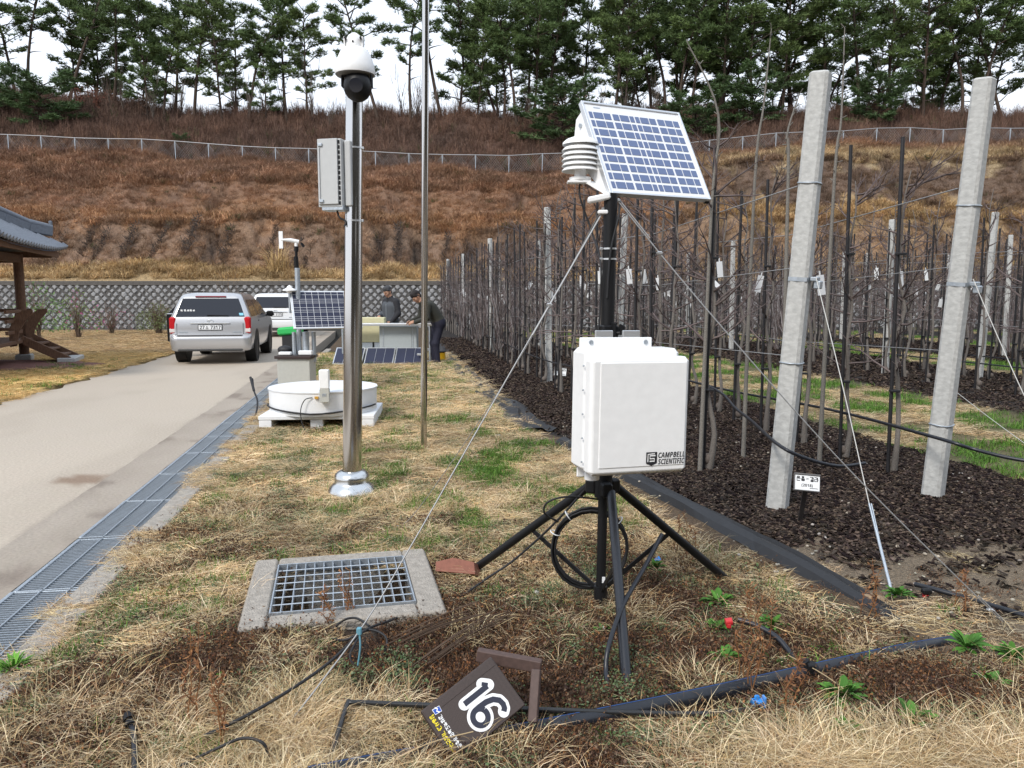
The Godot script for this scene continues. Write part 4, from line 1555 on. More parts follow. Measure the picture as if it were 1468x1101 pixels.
func make_basin() -> void:
	var at := Vector3(-0.91, 0.0, -4.09)
	var bs := Basis(Vector3.UP, 0.225)
	var t := thing("catch_basin", "square concrete catch basin with galvanised grid cover sunk in the grass", "catch basin", at, "", bs)
	var b := Mb.new()
	for q in [[-0.425, 0.0, 0.13, 0.98], [0.425, 0.0, 0.14, 0.98], [0.0, -0.425, 0.716, 0.13], [0.0, 0.425, 0.716, 0.13]]:
		b.box(Vector3(q[0], -0.17, q[1]), Vector3(q[2], 0.46, q[3]), 0.015)
	part(t, "concrete_curb", b, M.basin)
	b = Mb.new()
	b.quad(Vector3(-0.37, -0.38, -0.37), Vector3(0.37, -0.38, -0.37), Vector3(0.37, -0.38, 0.37), Vector3(-0.37, -0.38, 0.37), Vector3.UP)
	part(t, "pit_floor", b, M.soil)
	b = Mb.new()
	for s in [-0.352, 0.352]:
		b.box(Vector3(s, 0.042, 0), Vector3(0.008, 0.05, 0.712), 0.001)
		b.box(Vector3(0, 0.042, s), Vector3(0.695, 0.05, 0.008), 0.001)
	part(t, "grate_frame", b, M.galv)
	b = Mb.new()
	b.box(Vector3(0, 0.042, 0), Vector3(0.005, 0.044, 0.69))
	var bar := b.mesh()
	for i in 13:
		part(t, "grate_bar", bar, M.galv, Vector3(-0.302 + i * 0.0503, 0.0, 0))
	b = Mb.new()
	b.tube([Vector3(-0.345, 0.062, 0), Vector3(0.345, 0.062, 0)], 0.0045, 6)
	var rod := b.mesh()
	for i in 6:
		part(t, "cross_rod", rod, M.galv, Vector3(0, 0, -0.25 + i * 0.1))
	b = Mb.new()
	b.ext(PackedVector2Array([Vector2(-0.12, 0), Vector2(0.12, 0.01), Vector2(0.10, 0.075), Vector2(-0.03, 0.085), Vector2(-0.13, 0.05)]), 0.1)
	solo("broken_tile", "broken reddish clay piece lying at the right corner of the concrete basin", "clay tile", b, M.terracotta, Vector3(-0.29, -0.005, -4.36), "", Basis(Vector3.UP, -0.35) * Basis(Vector3.RIGHT, -0.5))
	var m := Mb.new()
	m.ball(Vector3.ZERO, Vector3(0.09, 0.05, 0.06), 9)
	solo("tan_stone", "tan flat stone beside the end of the black edging", "stone", m, grain(mat(L(0.36, 0.25, 0.15), 0.9), T.soft, 5.0), Vector3(1.85, 0.02, -3.9))
	var st := [[Vector3(0.13, 0.01, -4.07), 0.026, "small white stone in the dark weeds under the tripod mast"], [Vector3(-0.15, 0.01, -8.74), 0.05, "flat white stone in the grass right of the flag pole"], [Vector3(-0.37, 0.01, -3.27), 0.022, "small tan stone in the weeds above the number sign"], [Vector3(0.44, 0.01, -3.61), 0.026, "tan stone at the foot of the front tripod leg"], [Vector3(1.99, 0.01, -4.11), 0.025, "white stone on bare soil beside the steel anchor rod"], [Vector3(2.35, 0.01, -4.39), 0.02, "small white stone on the mulch right of the anchor rod"]]
	for q in st:
		m = Mb.new()
		m.ball(Vector3.ZERO, Vector3(q[1], q[1] * 0.55, q[1] * 0.75), 7)
		solo("stone", q[2], "stone", m, grain(mat(L(0.55, 0.52, 0.47), 0.9), T.soft, 6.0), q[0], "", Basis(Vector3.UP, R(0, 3)))


func make_number_sign() -> void:
	var cl := Vector3(-0.326, 0.166, -2.605)
	var ct := Vector3(-0.069, 0.275, -2.749)
	var cb := Vector3(-0.2, 0.021, -2.527)
	var x := (cb - cl).normalized()
	var u := ct - cl
	u = (u - x * u.dot(x)).normalized()
	var bs := Basis(x, u, x.cross(u))
	var sc := (cb - cl).length() / 0.365  # built at 0.365 m wide, then scaled to the board
	var W := 0.365
	var Hh := (ct - cl).length() / sc
	var ctr := (cb + ct) * 0.5
	var t := thing("number_sign", "dark brown wooden board with white outlined number 16 propped in the weeds", "sign", ctr, "", bs.scaled_local(Vector3.ONE * sc))
	var b := Mb.new()
	b.box(Vector3(0, 0, -0.022), Vector3(W, Hh, 0.044), 0.007)
	part(t, "board", b, M.brown_board)
	b = Mb.new()
	b.box(Vector3(-W * 0.5 + 0.035, 0, 0.001), Vector3(0.05, Hh - 0.02, 0.004), 0.0015)
	part(t, "edge_strip", b, M.brown_board)
	# the number
	var six := []
	var ring := []
	for i in 25:
		var a := PI * 0.62 + TAU * i / 24.0
		ring.append(Vector2(0.055 + cos(a) * 0.042, -0.035 + sin(a) * 0.040))
	for q in [[0.108, 0.083], [0.098, 0.096], [0.078, 0.103], [0.05, 0.098], [0.026, 0.074], [0.014, 0.035], [0.012, -0.01], [0.013, -0.035]]:
		six.append(Vector2(q[0], q[1]))
	var one := [Vector2(-0.072, 0.072), Vector2(-0.048, 0.098), Vector2(-0.047, 0.09), Vector2(-0.047, -0.066)]
	var off := Vector2(0.0, 0.035)
	var outline := Mb.new()
	var polys := []
	var big := func(p: Array) -> PackedVector2Array:
		var q := PackedVector2Array()
		for k in p:
			q.append(k * 1000.0)
		return q
	for path in [six, [one[0], one[1]], [one[1], one[3]]]:
		for pl in Geometry2D.offset_polyline(big.call(path), 31.0, Geometry2D.JOIN_ROUND, Geometry2D.END_ROUND):
			polys.append(pl)
	polys.append(Geometry2D.offset_polygon(big.call(ring), 31.0, Geometry2D.JOIN_ROUND)[0])
	var z := 0.0
	for pl in polys:
		if Geometry2D.is_polygon_clockwise(pl):
			continue
		var id := Geometry2D.triangulate_polygon(pl)
		for i in range(0, id.size(), 3):
			var q := []
			for k in 3:
				q.append(Vector3(pl[id[i + k]].x * 0.001 + off.x, pl[id[i + k]].y * 0.001 + off.y, z))
			outline.flat(q[0], q[1], q[2], Vector3.BACK)
		z += 0.0003
	part(t, "number_outline", outline, M.white, Vector3(0.002, 0, 0.0025), Basis().scaled(Vector3(1.17, 1.17, 1)))
	b = Mb.new()
	var mv := func(p: Array) -> Array:
		var q := []
		for k in p:
			q.append(k + off)
		return q
	b.strip(mv.call(six), 0.03, 0.0)
	b.strip(mv.call(ring), 0.03, 0.0005)
	b.strip(mv.call([one[2], one[3]]), 0.03, 0.0)
	b.strip(mv.call([Vector2(-0.074, 0.07), Vector2(-0.05, 0.095)]), 0.02, 0.0005)
	part(t, "number", b, grain(mat(L(0.028, 0.032, 0.06), 0.6), M.brown_board.albedo_texture, 20.0, null, 0.0, false), Vector3(0.002, 0, 0.0045), Basis().scaled(Vector3(1.17, 1.17, 1)))
	# emblem and two lines of lettering
	b = Mb.new()
	b.ext(PackedVector2Array([Vector2(-0.018, -0.024), Vector2(0.016, -0.024), Vector2(0.022, 0.02), Vector2(-0.012, 0.024)]), 0.0008)
	part(t, "emblem", b, mat(L(0.02, 0.08, 0.42), 0.5), Vector3(-W * 0.5 + 0.055, -Hh * 0.5 + 0.085, 0.003))
	b = Mb.new()
	b.strip([Vector2(-0.019, -0.005), Vector2(-0.004, 0.006), Vector2(0.004, -0.006), Vector2(0.02, 0.006)], 0.008, 0.0016)
	b.strip([Vector2(-0.018, -0.024), Vector2(0.016, -0.024), Vector2(0.022, 0.02), Vector2(-0.012, 0.024), Vector2(-0.018, -0.024)], 0.0035, 0.0013)
	part(t, "emblem_line", b, M.white, Vector3(-W * 0.5 + 0.055, -Hh * 0.5 + 0.085, 0.003))
	b = Mb.new()
	hangul(b, "경상북도농업기술원", Vector2(-W * 0.5 + 0.09, -Hh * 0.5 + 0.066), 0.0245, 0.0042, 0.0)
	part(t, "white_lettering", b, M.white, Vector3(0, 0, 0.0015))
	b = Mb.new()
	hangul(b, "청송사과 기술연구소", Vector2(-W * 0.5 + 0.055, -Hh * 0.5 + 0.024), 0.0262, 0.0046, 0.0)
	part(t, "yellow_lettering", b, mat(L(0.85, 0.68, 0.02), 0.5), Vector3(0, 0, 0.0015))
	# the two beams of its broken frame
	var f := thing("sign_frame", "corner of a dark brown wooden frame lying behind the number board", "frame", Vector3(0.092, 0.275, -2.75))
	for q in [[Vector3(-0.131, 0.255, -2.83), Vector3(0.109, 0.228, -2.79)], [Vector3(0.09, 0.225, -2.77), Vector3(0.075, 0.069, -2.68)]]:
		var d: Vector3 = q[1] - q[0]
		b = Mb.new()
		b.box((q[0] + q[1]) * 0.5, Vector3(0.034, 0.046, d.length()), 0.004, turned(d))
		wpart(f, "beam", b, M.brown_beam)


func make_pipes() -> void:
	var pts := [Vector3(-0.66, 0.05, -2.39), Vector3(-0.48, 0.04, -2.47), Vector3(-0.37, 0.02, -2.54), Vector3(-0.23, -0.01, -2.64), Vector3(-0.04, 0, -2.71), Vector3(0.33, 0.03, -2.79), Vector3(0.73, 0.04, -2.92), Vector3(1.23, 0.04, -3.12), Vector3(1.71, 0.04, -3.31), Vector3(2.08, 0.01, -3.48), Vector3(2.43, -0.03, -3.68)]
	var t := thing("water_pipe", "thick black plastic water pipe with thin blue stripes across the foreground", "pipe", pts[4])
	var c := curve(pts, 5)
	var b := Mb.new()
	b.tube(c, 0.033, 20)
	wpart(t, "pipe", b, M.pipe)
	for s in [[0.0, 0.0333], [0.0322, -0.0085]]:
		b = Mb.new()
		var q := []
		for p in c:
			q.append(p + Vector3(0.0, s[1], s[0]))
		b.tube(q, 0.0012, 5)
		wpart(t, "blue_stripe", b, mat(L(0.03, 0.10, 0.32), 0.4))
	for k in [0.7]:
		var o: Vector3 = c[int(k * (c.size() - 1))]
		var d: Vector3 = (c[int(k * (c.size() - 1)) + 1] - o).normalized()
		b = Mb.new()
		b.tube([o - d * 0.03, o + d * 0.03], 0.041, 20)
		b.tube([o - d * 0.012, o + d * 0.012], 0.046, 20)
		b.tube([o, o + Vector3(-0.02, 0.05, 0)], 0.022, 14)
		b.box(o + Vector3(0.0, 0.035, 0.03), Vector3(0.03, 0.03, 0.03), 0.005)
		wpart(t, "saddle_clamp", b, M.black)
		var h := thing("branch_hose", "black hose from the clamp on the thick pipe to a red capped valve", "hose", o)
		b = Mb.new()
		b.tube(curve([o + Vector3(-0.02, 0.05, 0), Vector3(1.224, 0.034, -3.25), Vector3(1.18, 0.083, -3.35), Vector3(1.108, 0.11, -3.42), Vector3(1.034, 0.123, -3.46)], 6), 0.0125, 10)
		wpart(h, "hose", b, M.pipe)
		b = Mb.new()
		var e := Vector3(0.996, 0.113, -3.46)
		b.tube([e + Vector3(-0.02, -0.003, 0), e + Vector3(0.01, 0.002, 0)], 0.017, 12)
		b.box(e + Vector3(-0.006, -0.016, 0.008), Vector3(0.022, 0.024, 0.02), 0.005)
		wpart(h, "valve_cap", b, M.red)
	var dt := thing("drip_hose", "black hose lying on bare soil at the right edge with red valve", "hose", Vector3(2.21, 0.02, -4.05))
	b = Mb.new()
	b.tube(curve([Vector3(2.14, 0.07, -4.04), Vector3(2.22, 0.07, -3.95), Vector3(2.35, 0.06, -3.83), Vector3(2.47, 0.06, -3.65), Vector3(2.62, 0.02, -3.51)], 5), 0.013, 10)
	wpart(dt, "hose", b, M.pipe)
	b = Mb.new()
	b.box(Vector3(2.15, 0.07, -3.94), Vector3(0.05, 0.03, 0.035), 0.008)
	wpart(dt, "fitting", b, M.black)
	b = Mb.new()
	b.box(Vector3(2.15, 0.04, -3.95), Vector3(0.03, 0.035, 0.03), 0.008)
	wpart(dt, "valve_handle", b, M.red)
	var tp := thing("thin_pipe", "thin black bent conduit lying under the number board", "conduit", Vector3(-0.64, 0, -2.92))
	b = Mb.new()
	b.tube(curve([Vector3(-0.62, 0.02, -2.44), Vector3(-0.61, 0.07, -2.61), Vector3(-0.61, 0.09, -2.77), Vector3(-0.59, 0.09, -2.78), Vector3(-0.45, 0.08, -2.79), Vector3(0.17, 0.06, -2.78), Vector3(0.69, 0.04, -2.79), Vector3(0.9, 0.03, -2.84)], 5), 0.0105, 12)
	wpart(tp, "conduit", b, mat(L(0.02, 0.02, 0.02), 0.22))
	b = Mb.new()
	var v := Vector3(0.94, 0.04, -2.87)
	b.tube([v + Vector3(-0.02, 0, 0), v + Vector3(0.025, 0, -0.004)], 0.018, 10)
	b.box(v + Vector3(0.028, 0.006, 0), Vector3(0.012, 0.045, 0.03), 0.004)
	b.box(v + Vector3(0.0, 0.02, 0), Vector3(0.02, 0.025, 0.012), 0.004)
	wpart(tp, "valve", b, M.blue)
	b = Mb.new()
	b.box((Vector3(-0.23, 0.03, -2.65) + Vector3(-0.44, 0.02, -2.46)) * 0.5, Vector3(0.042, 0.03, 0.34), 0.008, turned(Vector3(-0.23, 0.03, -2.65) - Vector3(-0.44, 0.02, -2.46)))
	solo("black_bar", "flat black plastic bar sticking out under the lower left edge of the number board", "bar", b, M.pipe)
	var ht := thing("hose_end", "black hose end with ribbed coupling upright in the straw at bottom left", "hose", Vector3(-1.29, 0, -2.52))
	b = Mb.new()
	var h0 := Vector3(-1.251, 0.024, -2.45)
	var h1 := Vector3(-1.333, 0.051, -2.62)
	var h2 := Vector3(-1.375, 0.069, -2.68)
	b.tube(curve([h0 + Vector3(0, -0.03, 0.03), h0, h1, h2], 5), 0.011, 12)
	wpart(ht, "hose", b, M.pipe)
	b = Mb.new()
	var d := (h2 - h1).normalized()
	for k in 4:
		b.tube([h2 + d * (k * 0.016 - 0.02), h2 + d * (k * 0.016 - 0.008)], [0.019, 0.015, 0.02, 0.016][k], 14)
	b.tube([h2 - d * 0.02, h2 + d * 0.05], 0.012, 12)
	wpart(ht, "coupling", b, M.black)
	b = Mb.new()
	b.box(Vector3(0.86, 0.03, -4.54), Vector3(0.05, 0.004, 0.03), 0.001, Basis(Vector3.BACK, 0.6) * Basis(Vector3.RIGHT, 0.5))
	solo("blue_scrap", "small bright blue plastic scrap in the grass right of the tripod", "plastic scrap", b, M.blue)
	# black plastic edging of the first bed: two lengths
	edging([[2.49, 3.62, 0.05], [2.40, 4.3, 0.09], [2.26, 5.45, 0.09], [2.07, 6.9, 0.09], [1.96, 8.3, 0.08]], "black plastic bed edging running past the tripod to the front right", 0.15)
	edging([[1.9, 9.0, 0.05], [1.74, 9.9, 0.06], [1.84, 10.9, 0.05], [1.62, 12.2, 0.06], [1.72, 13.4, 0.04], [1.66, 15.5, 0.05], [1.76, 18.5, 0.05], [1.82, 23.0, 0.04], [1.95, 30.0, 0.04]], "crumpled black plastic sheet edging along the far mulch bed", 0.34)


func edging(p: Array, label: String, w: float) -> void:
	var b := Mb.new()
	var c := []
	for q in p:
		c.append(aD(q[0], q[1], q[2]))
	c = curve(c, 10)
	var prof := [Vector2(-w * 0.75, -0.04), Vector2(-w * 0.5, 0.012), Vector2(-w * 0.18, 0.026), Vector2(0.0, 0.012), Vector2(w * 0.12, -0.005), Vector2(w * 0.28, 0.024), Vector2(w * 0.5, 0.012), Vector2(w * 0.62, -0.06)]
	for i in c.size() - 1:
		for k in prof.size() - 1:
			var q := []
			for s in [[i, k], [i + 1, k], [i + 1, k + 1], [i, k + 1]]:
				var o: Vector3 = c[s[0]]
				var r: Vector2 = prof[s[1]]
				var wob := nf.get_noise_2d(o.z * 22.0 + s[1] * 40.0, s[1] * 50.0)
				var wx: float = r.x * (1.0 + 0.5 * nf.get_noise_2d(o.z * 12.0, 200.0))
				q.append(o + Vector3(wx, r.y + wob * w * 0.14 - 0.02, wx * 0.3))
			b.quad(q[0], q[1], q[2], q[3], Vector3.UP)
	solo("bed_edging", label, "edging", b, M.sheet)


func make_pavilion() -> void:
	var u := Vector3(0.325, 0, 0.946)  # along the eave, towards the camera
	var w := Vector3(-0.946, 0, 0.325)  # inwards
	var o := Vector3(-11.8, 0, -21.0)
	var t := thing("pavilion", "small wooden pavilion with curved grey tiled roof at the left edge of the photo", "pavilion", o, "", Basis(u, Vector3.UP, w))
	# local x runs along the eave, z inwards
	var S := 7.2
	var ap := Vector3(S * 0.5, 4.95, S * 0.5)
	var c := [Vector3(0, 2.74, 0), Vector3(S, 2.74, 0), Vector3(S, 2.74, S), Vector3(0, 2.74, S)]
	var b := Mb.new()
	for k in 4:
		var p: Vector3 = c[k]
		var q: Vector3 = c[(k + 1) % 4]
		for i in 10:
			var r0 := _roof(p, q, ap, i / 10.0)
			var r1 := _roof(p, q, ap, (i + 1) / 10.0)
			for j in 10:
				b.quad(r0[j], r0[j + 1], r1[j + 1], r1[j], Vector3.UP)
				b.quad(r0[j] + Vector3.DOWN * 0.12, r0[j + 1] + Vector3.DOWN * 0.12, r1[j + 1] + Vector3.DOWN * 0.12, r1[j] + Vector3.DOWN * 0.12, Vector3.DOWN)
	var roof := part(t, "roof", b, M.roof_tile)
	for k in 4:  # rows of round tiles up the slope
		if k > 1 and k < 3:
			continue
		var p: Vector3 = c[k]
		var q: Vector3 = c[(k + 1) % 4]
		for i in 30:
			var s := (i + 0.5) / 30.0
			b = Mb.new()
			var line := []
			var lim := minf(1.0, 2.0 * minf(s, 1.0 - s)) * 0.97
			for j in 7:
				var v := -0.03 + lim * j / 6.0
				var r := _roof_at(p, q, ap, v, s)
				line.append(r + Vector3(0, 0.015, 0))
			b.tube(line, 0.062, 7)
			part(roof, "tile_row", b, M.roof_tile)
	for k in 4:
		b = Mb.new()
		var line := []
		for j in 9:
			var v := lerpf(0.06, 1.0, j / 8.0)
			var r: Vector3 = _roof_at(c[k], c[(k + 1) % 4], ap, v, 0.0 + v * 0.5)
			line.append(r + Vector3(0, 0.10 + (0.12 if j == 0 else 0.0), 0))
		for j in 8:
			var d: Vector3 = line[j + 1] - line[j]
			b.box((line[j] + line[j + 1]) * 0.5, Vector3(0.17, 0.24, d.length() + 0.03), 0.03, turned(d))
		b.tube([line[0] + Vector3(0, 0.1, 0), line[1] + Vector3(0, 0.14, 0), line[4] + Vector3(0, 0.14, 0), line[8] + Vector3(0, 0.14, 0)], 0.09, 8)
		b.box(line[0] + Vector3(0, 0.16, 0), Vector3(0.1, 0.24, 0.08), 0.02)
		part(roof, "hip_ridge", b, M.roof_tile)
	for k in 4:
		b = Mb.new()
		var p: Vector3 = c[k].lerp(ap, 0.03)
		var q: Vector3 = c[(k + 1) % 4].lerp(ap, 0.03)
		p.y = 2.62
		q.y = 2.62
		b.box((p + q) * 0.5, Vector3(0.08, 0.15, S * 0.93), 0.01, turned(q - p))
		part(t, "eave_board", b, M.wood)
		b = Mb.new()
		p = c[k].lerp(ap, 0.24)
		q = c[(k + 1) % 4].lerp(ap, 0.24)
		p.y = 2.48
		q.y = 2.48
		b.box((p + q) * 0.5, Vector3(0.16, 0.2, (q - p).length() + 0.1), 0.01, turned(q - p))
		part(t, "beam", b, M.wood)
		b = Mb.new()
		p = c[k].lerp(ap, 0.24)
		b.tube([Vector3(p.x, 0.05, p.z), Vector3(p.x, 2.6, p.z)], 0.115, 14)
		part(t, "post", b, M.wood)
		b = Mb.new()
		b.box(Vector3(p.x, 0.0, p.z), Vector3(0.36, 0.2, 0.36), 0.03)
		part(t, "footing", b, M.pale_concrete)
	var lo := c[0].lerp(ap, 0.24) as Vector3
	var hi := c[2].lerp(ap, 0.24) as Vector3
	b = Mb.new()
	b.box(Vector3(S * 0.5, 0.48, S * 0.5), Vector3(hi.x - lo.x + 0.5, 0.08, hi.z - lo.z + 0.5), 0.01)
	part(t, "floor", b, M.wood)
	for yy in [0.72, 0.98, 1.2]:
		for sd in [0, 1]:
			b = Mb.new()
			if sd == 0:
				b.box(Vector3(lo.x - 0.15, yy, S * 0.5), Vector3(0.06, 0.08, hi.z - lo.z + 0.4), 0.01)
			else:
				b.box(Vector3(lo.x + 1.65, yy, lo.z - 0.2), Vector3(1.3, 0.08, 0.06), 0.01)
			part(t, "rail", b, M.wood)
	for i in 5:  # curved brackets that carry the hand rail
		b = Mb.new()
		var g := PackedVector2Array([Vector2(0, 0.2), Vector2(0.14, 0.22), Vector2(0.2, 0.55), Vector2(0.34, 0.8), Vector2(0.5, 0.98), Vector2(0.5, 1.06), Vector2(0.3, 1.05), Vector2(0.12, 0.9), Vector2(0.0, 0.6)])
		b.ext(g, 0.09)
		if i < 3:
			part(t, "rail_bracket", b, M.wood, Vector3(lo.x - 0.05, 0.18, lo.z + 0.2 + i * 1.0), Basis(Vector3(-1, 0, 0), Vector3.UP, Vector3(0, 0, -1)))
		else:
			part(t, "rail_bracket", b, M.wood, Vector3(lo.x + 0.1 + (i - 3) * 1.5, 0.18, lo.z - 0.1), Basis(Vector3(0, 0, -1), Vector3.UP, Vector3(1, 0, 0)))
	for i in 3:
		b = Mb.new()
		b.box(Vector3(lo.x + 0.62, 0.12 + i * 0.14, lo.z - 0.95 + i * 0.24), Vector3(0.9, 0.05, 0.28), 0.008)
		part(t, "step", b, M.wood)
	for s in [0.12, 1.12]:
		b = Mb.new()
		b.box(Vector3(lo.x + s, 0.26, lo.z - 0.7), Vector3(0.06, 0.2, 1.15), 0.01, Basis(Vector3.RIGHT, -0.5))
		part(t, "stair_string", b, M.wood)
	b = Mb.new()
	b.box(Vector3(lo.x + 0.62, -0.0, lo.z - 1.15), Vector3(1.2, 0.12, 0.4), 0.02)
	part(t, "step_stone", b, M.pale_concrete)


func _roof_at(p: Vector3, q: Vector3, ap: Vector3, v: float, s: float) -> Vector3:  # v up the slope, s along the eave
	var sw := clampf((s - v * 0.5) / maxf(1.0 - v, 0.001), 0.0, 1.0)
	var e := p.lerp(q, sw)
	var k := e.lerp(ap, v)
	var up := pow(absf(sw * 2.0 - 1.0), 3.0) * 0.16 * (1.0 - maxf(v, 0.0))
	k.y += up - 0.22 * sin(PI * clampf(v, 0, 1)) * 0.8
	return k


func _roof(p: Vector3, q: Vector3, ap: Vector3, v: float) -> Array:
	var r := []
	for j in 11:
		r.append(_roof_at(p, q, ap, v, v * 0.5 + (1.0 - v) * j / 10.0))
	return r


# ---- vehicles: the body is a stack of rounded outlines [height, half width, rear, front, corner]
func outline(l: Array, per := 6) -> Array:
	var q := []
	var w: float = l[1]
	var c: float = l[4]
	for k in 4:
		var sx: float = [1.0, -1.0, -1.0, 1.0][k]
		var sz: float = [1.0, 1.0, -1.0, -1.0][k]
		var zc: float = (l[2] - c) if sz > 0 else (l[3] + c * 2.0)
		for i in per + 1:
			var a := PI * 0.5 * (k + float(i) / per)
			q.append(Vector3(sx * (w - c) + cos(a) * c, l[0], zc + sin(a) * (c if sz > 0 else c * 2.0)))
	return q


func stack(levels: Array) -> Mb:
	var b := Mb.new()
	var rings := []
	for l in levels:
		rings.append(outline(l))
	var m: int = rings[0].size()
	var ns := []
	for i in rings.size():
		var row := []
		for k in m:
			var du: Vector3 = rings[i][(k + 1) % m] - rings[i][(k + m - 1) % m]
			var dv: Vector3 = rings[mini(i + 1, rings.size() - 1)][k] - rings[maxi(i - 1, 0)][k]
			var g := du.cross(dv).normalized()
			var ctr := Vector3(0, rings[i][k].y - 0.0, -2.2)
			if g.dot(rings[i][k] - ctr) < 0.0:
				g = -g
			row.append(g)
		ns.append(row)
	for i in rings.size() - 1:
		for k in m:
			var l := (k + 1) % m
			b.t3(rings[i][k], rings[i][l], rings[i + 1][l], ns[i][k], ns[i][l], ns[i + 1][l])
			b.t3(rings[i][k], rings[i + 1][l], rings[i + 1][k], ns[i][k], ns[i + 1][l], ns[i + 1][k])
	var top := Vector3(0, levels[-1][0] + 0.012, -2.2)
	for k in m:
		b.t3(rings[-1][k], rings[-1][(k + 1) % m], top, Vector3.UP, Vector3.UP, Vector3.UP)
		b.flat(rings[0][k], rings[0][(k + 1) % m], Vector3(0, levels[0][0], -2.2), Vector3.DOWN)
	return b


func lev(levels: Array, y: float) -> Array:
	for i in levels.size() - 1:
		if y <= levels[i + 1][0]:
			var t: float = (y - levels[i][0]) / (levels[i + 1][0] - levels[i][0])
			var r := []
			for k in 5:
				r.append(lerpf(levels[i][k], levels[i + 1][k], t))
			return r
	return levels[-1]


func rear_panel(b: Mb, levels: Array, y0: float, y1: float, x0: float, x1: float, off: float, inset := 0.0) -> void:  # follows the tail; x as a share of the half width
	for i in 6:
		var q := []
		for s in [[i, x0], [i, x1], [i + 1, x1], [i + 1, x0]]:
			var l := lev(levels, lerpf(y0, y1, s[0] / 6.0))
			q.append(Vector3(s[1] * (l[1] - inset), l[0], l[2] + off))
		b.quad(q[0], q[1], q[2], q[3], Vector3.BACK)


func side_panel(b: Mb, levels: Array, side: float, y0: float, y1: float, zb0: float, zf0: float, zb1: float, zf1: float, off: float) -> void:
	for i in 5:
		var q := []
		for s in [[i, 0], [i, 1], [i + 1, 1], [i + 1, 0]]:
			var t: float = s[0] / 5.0
			var l := lev(levels, lerpf(y0, y1, t))
			q.append(Vector3(side * (l[1] + off), l[0], lerpf(zb0, zb1, t) if s[1] == 0 else lerpf(zf0, zf1, t)))
		b.quad(q[0], q[1], q[2], q[3], Vector3(side, 0, 0))


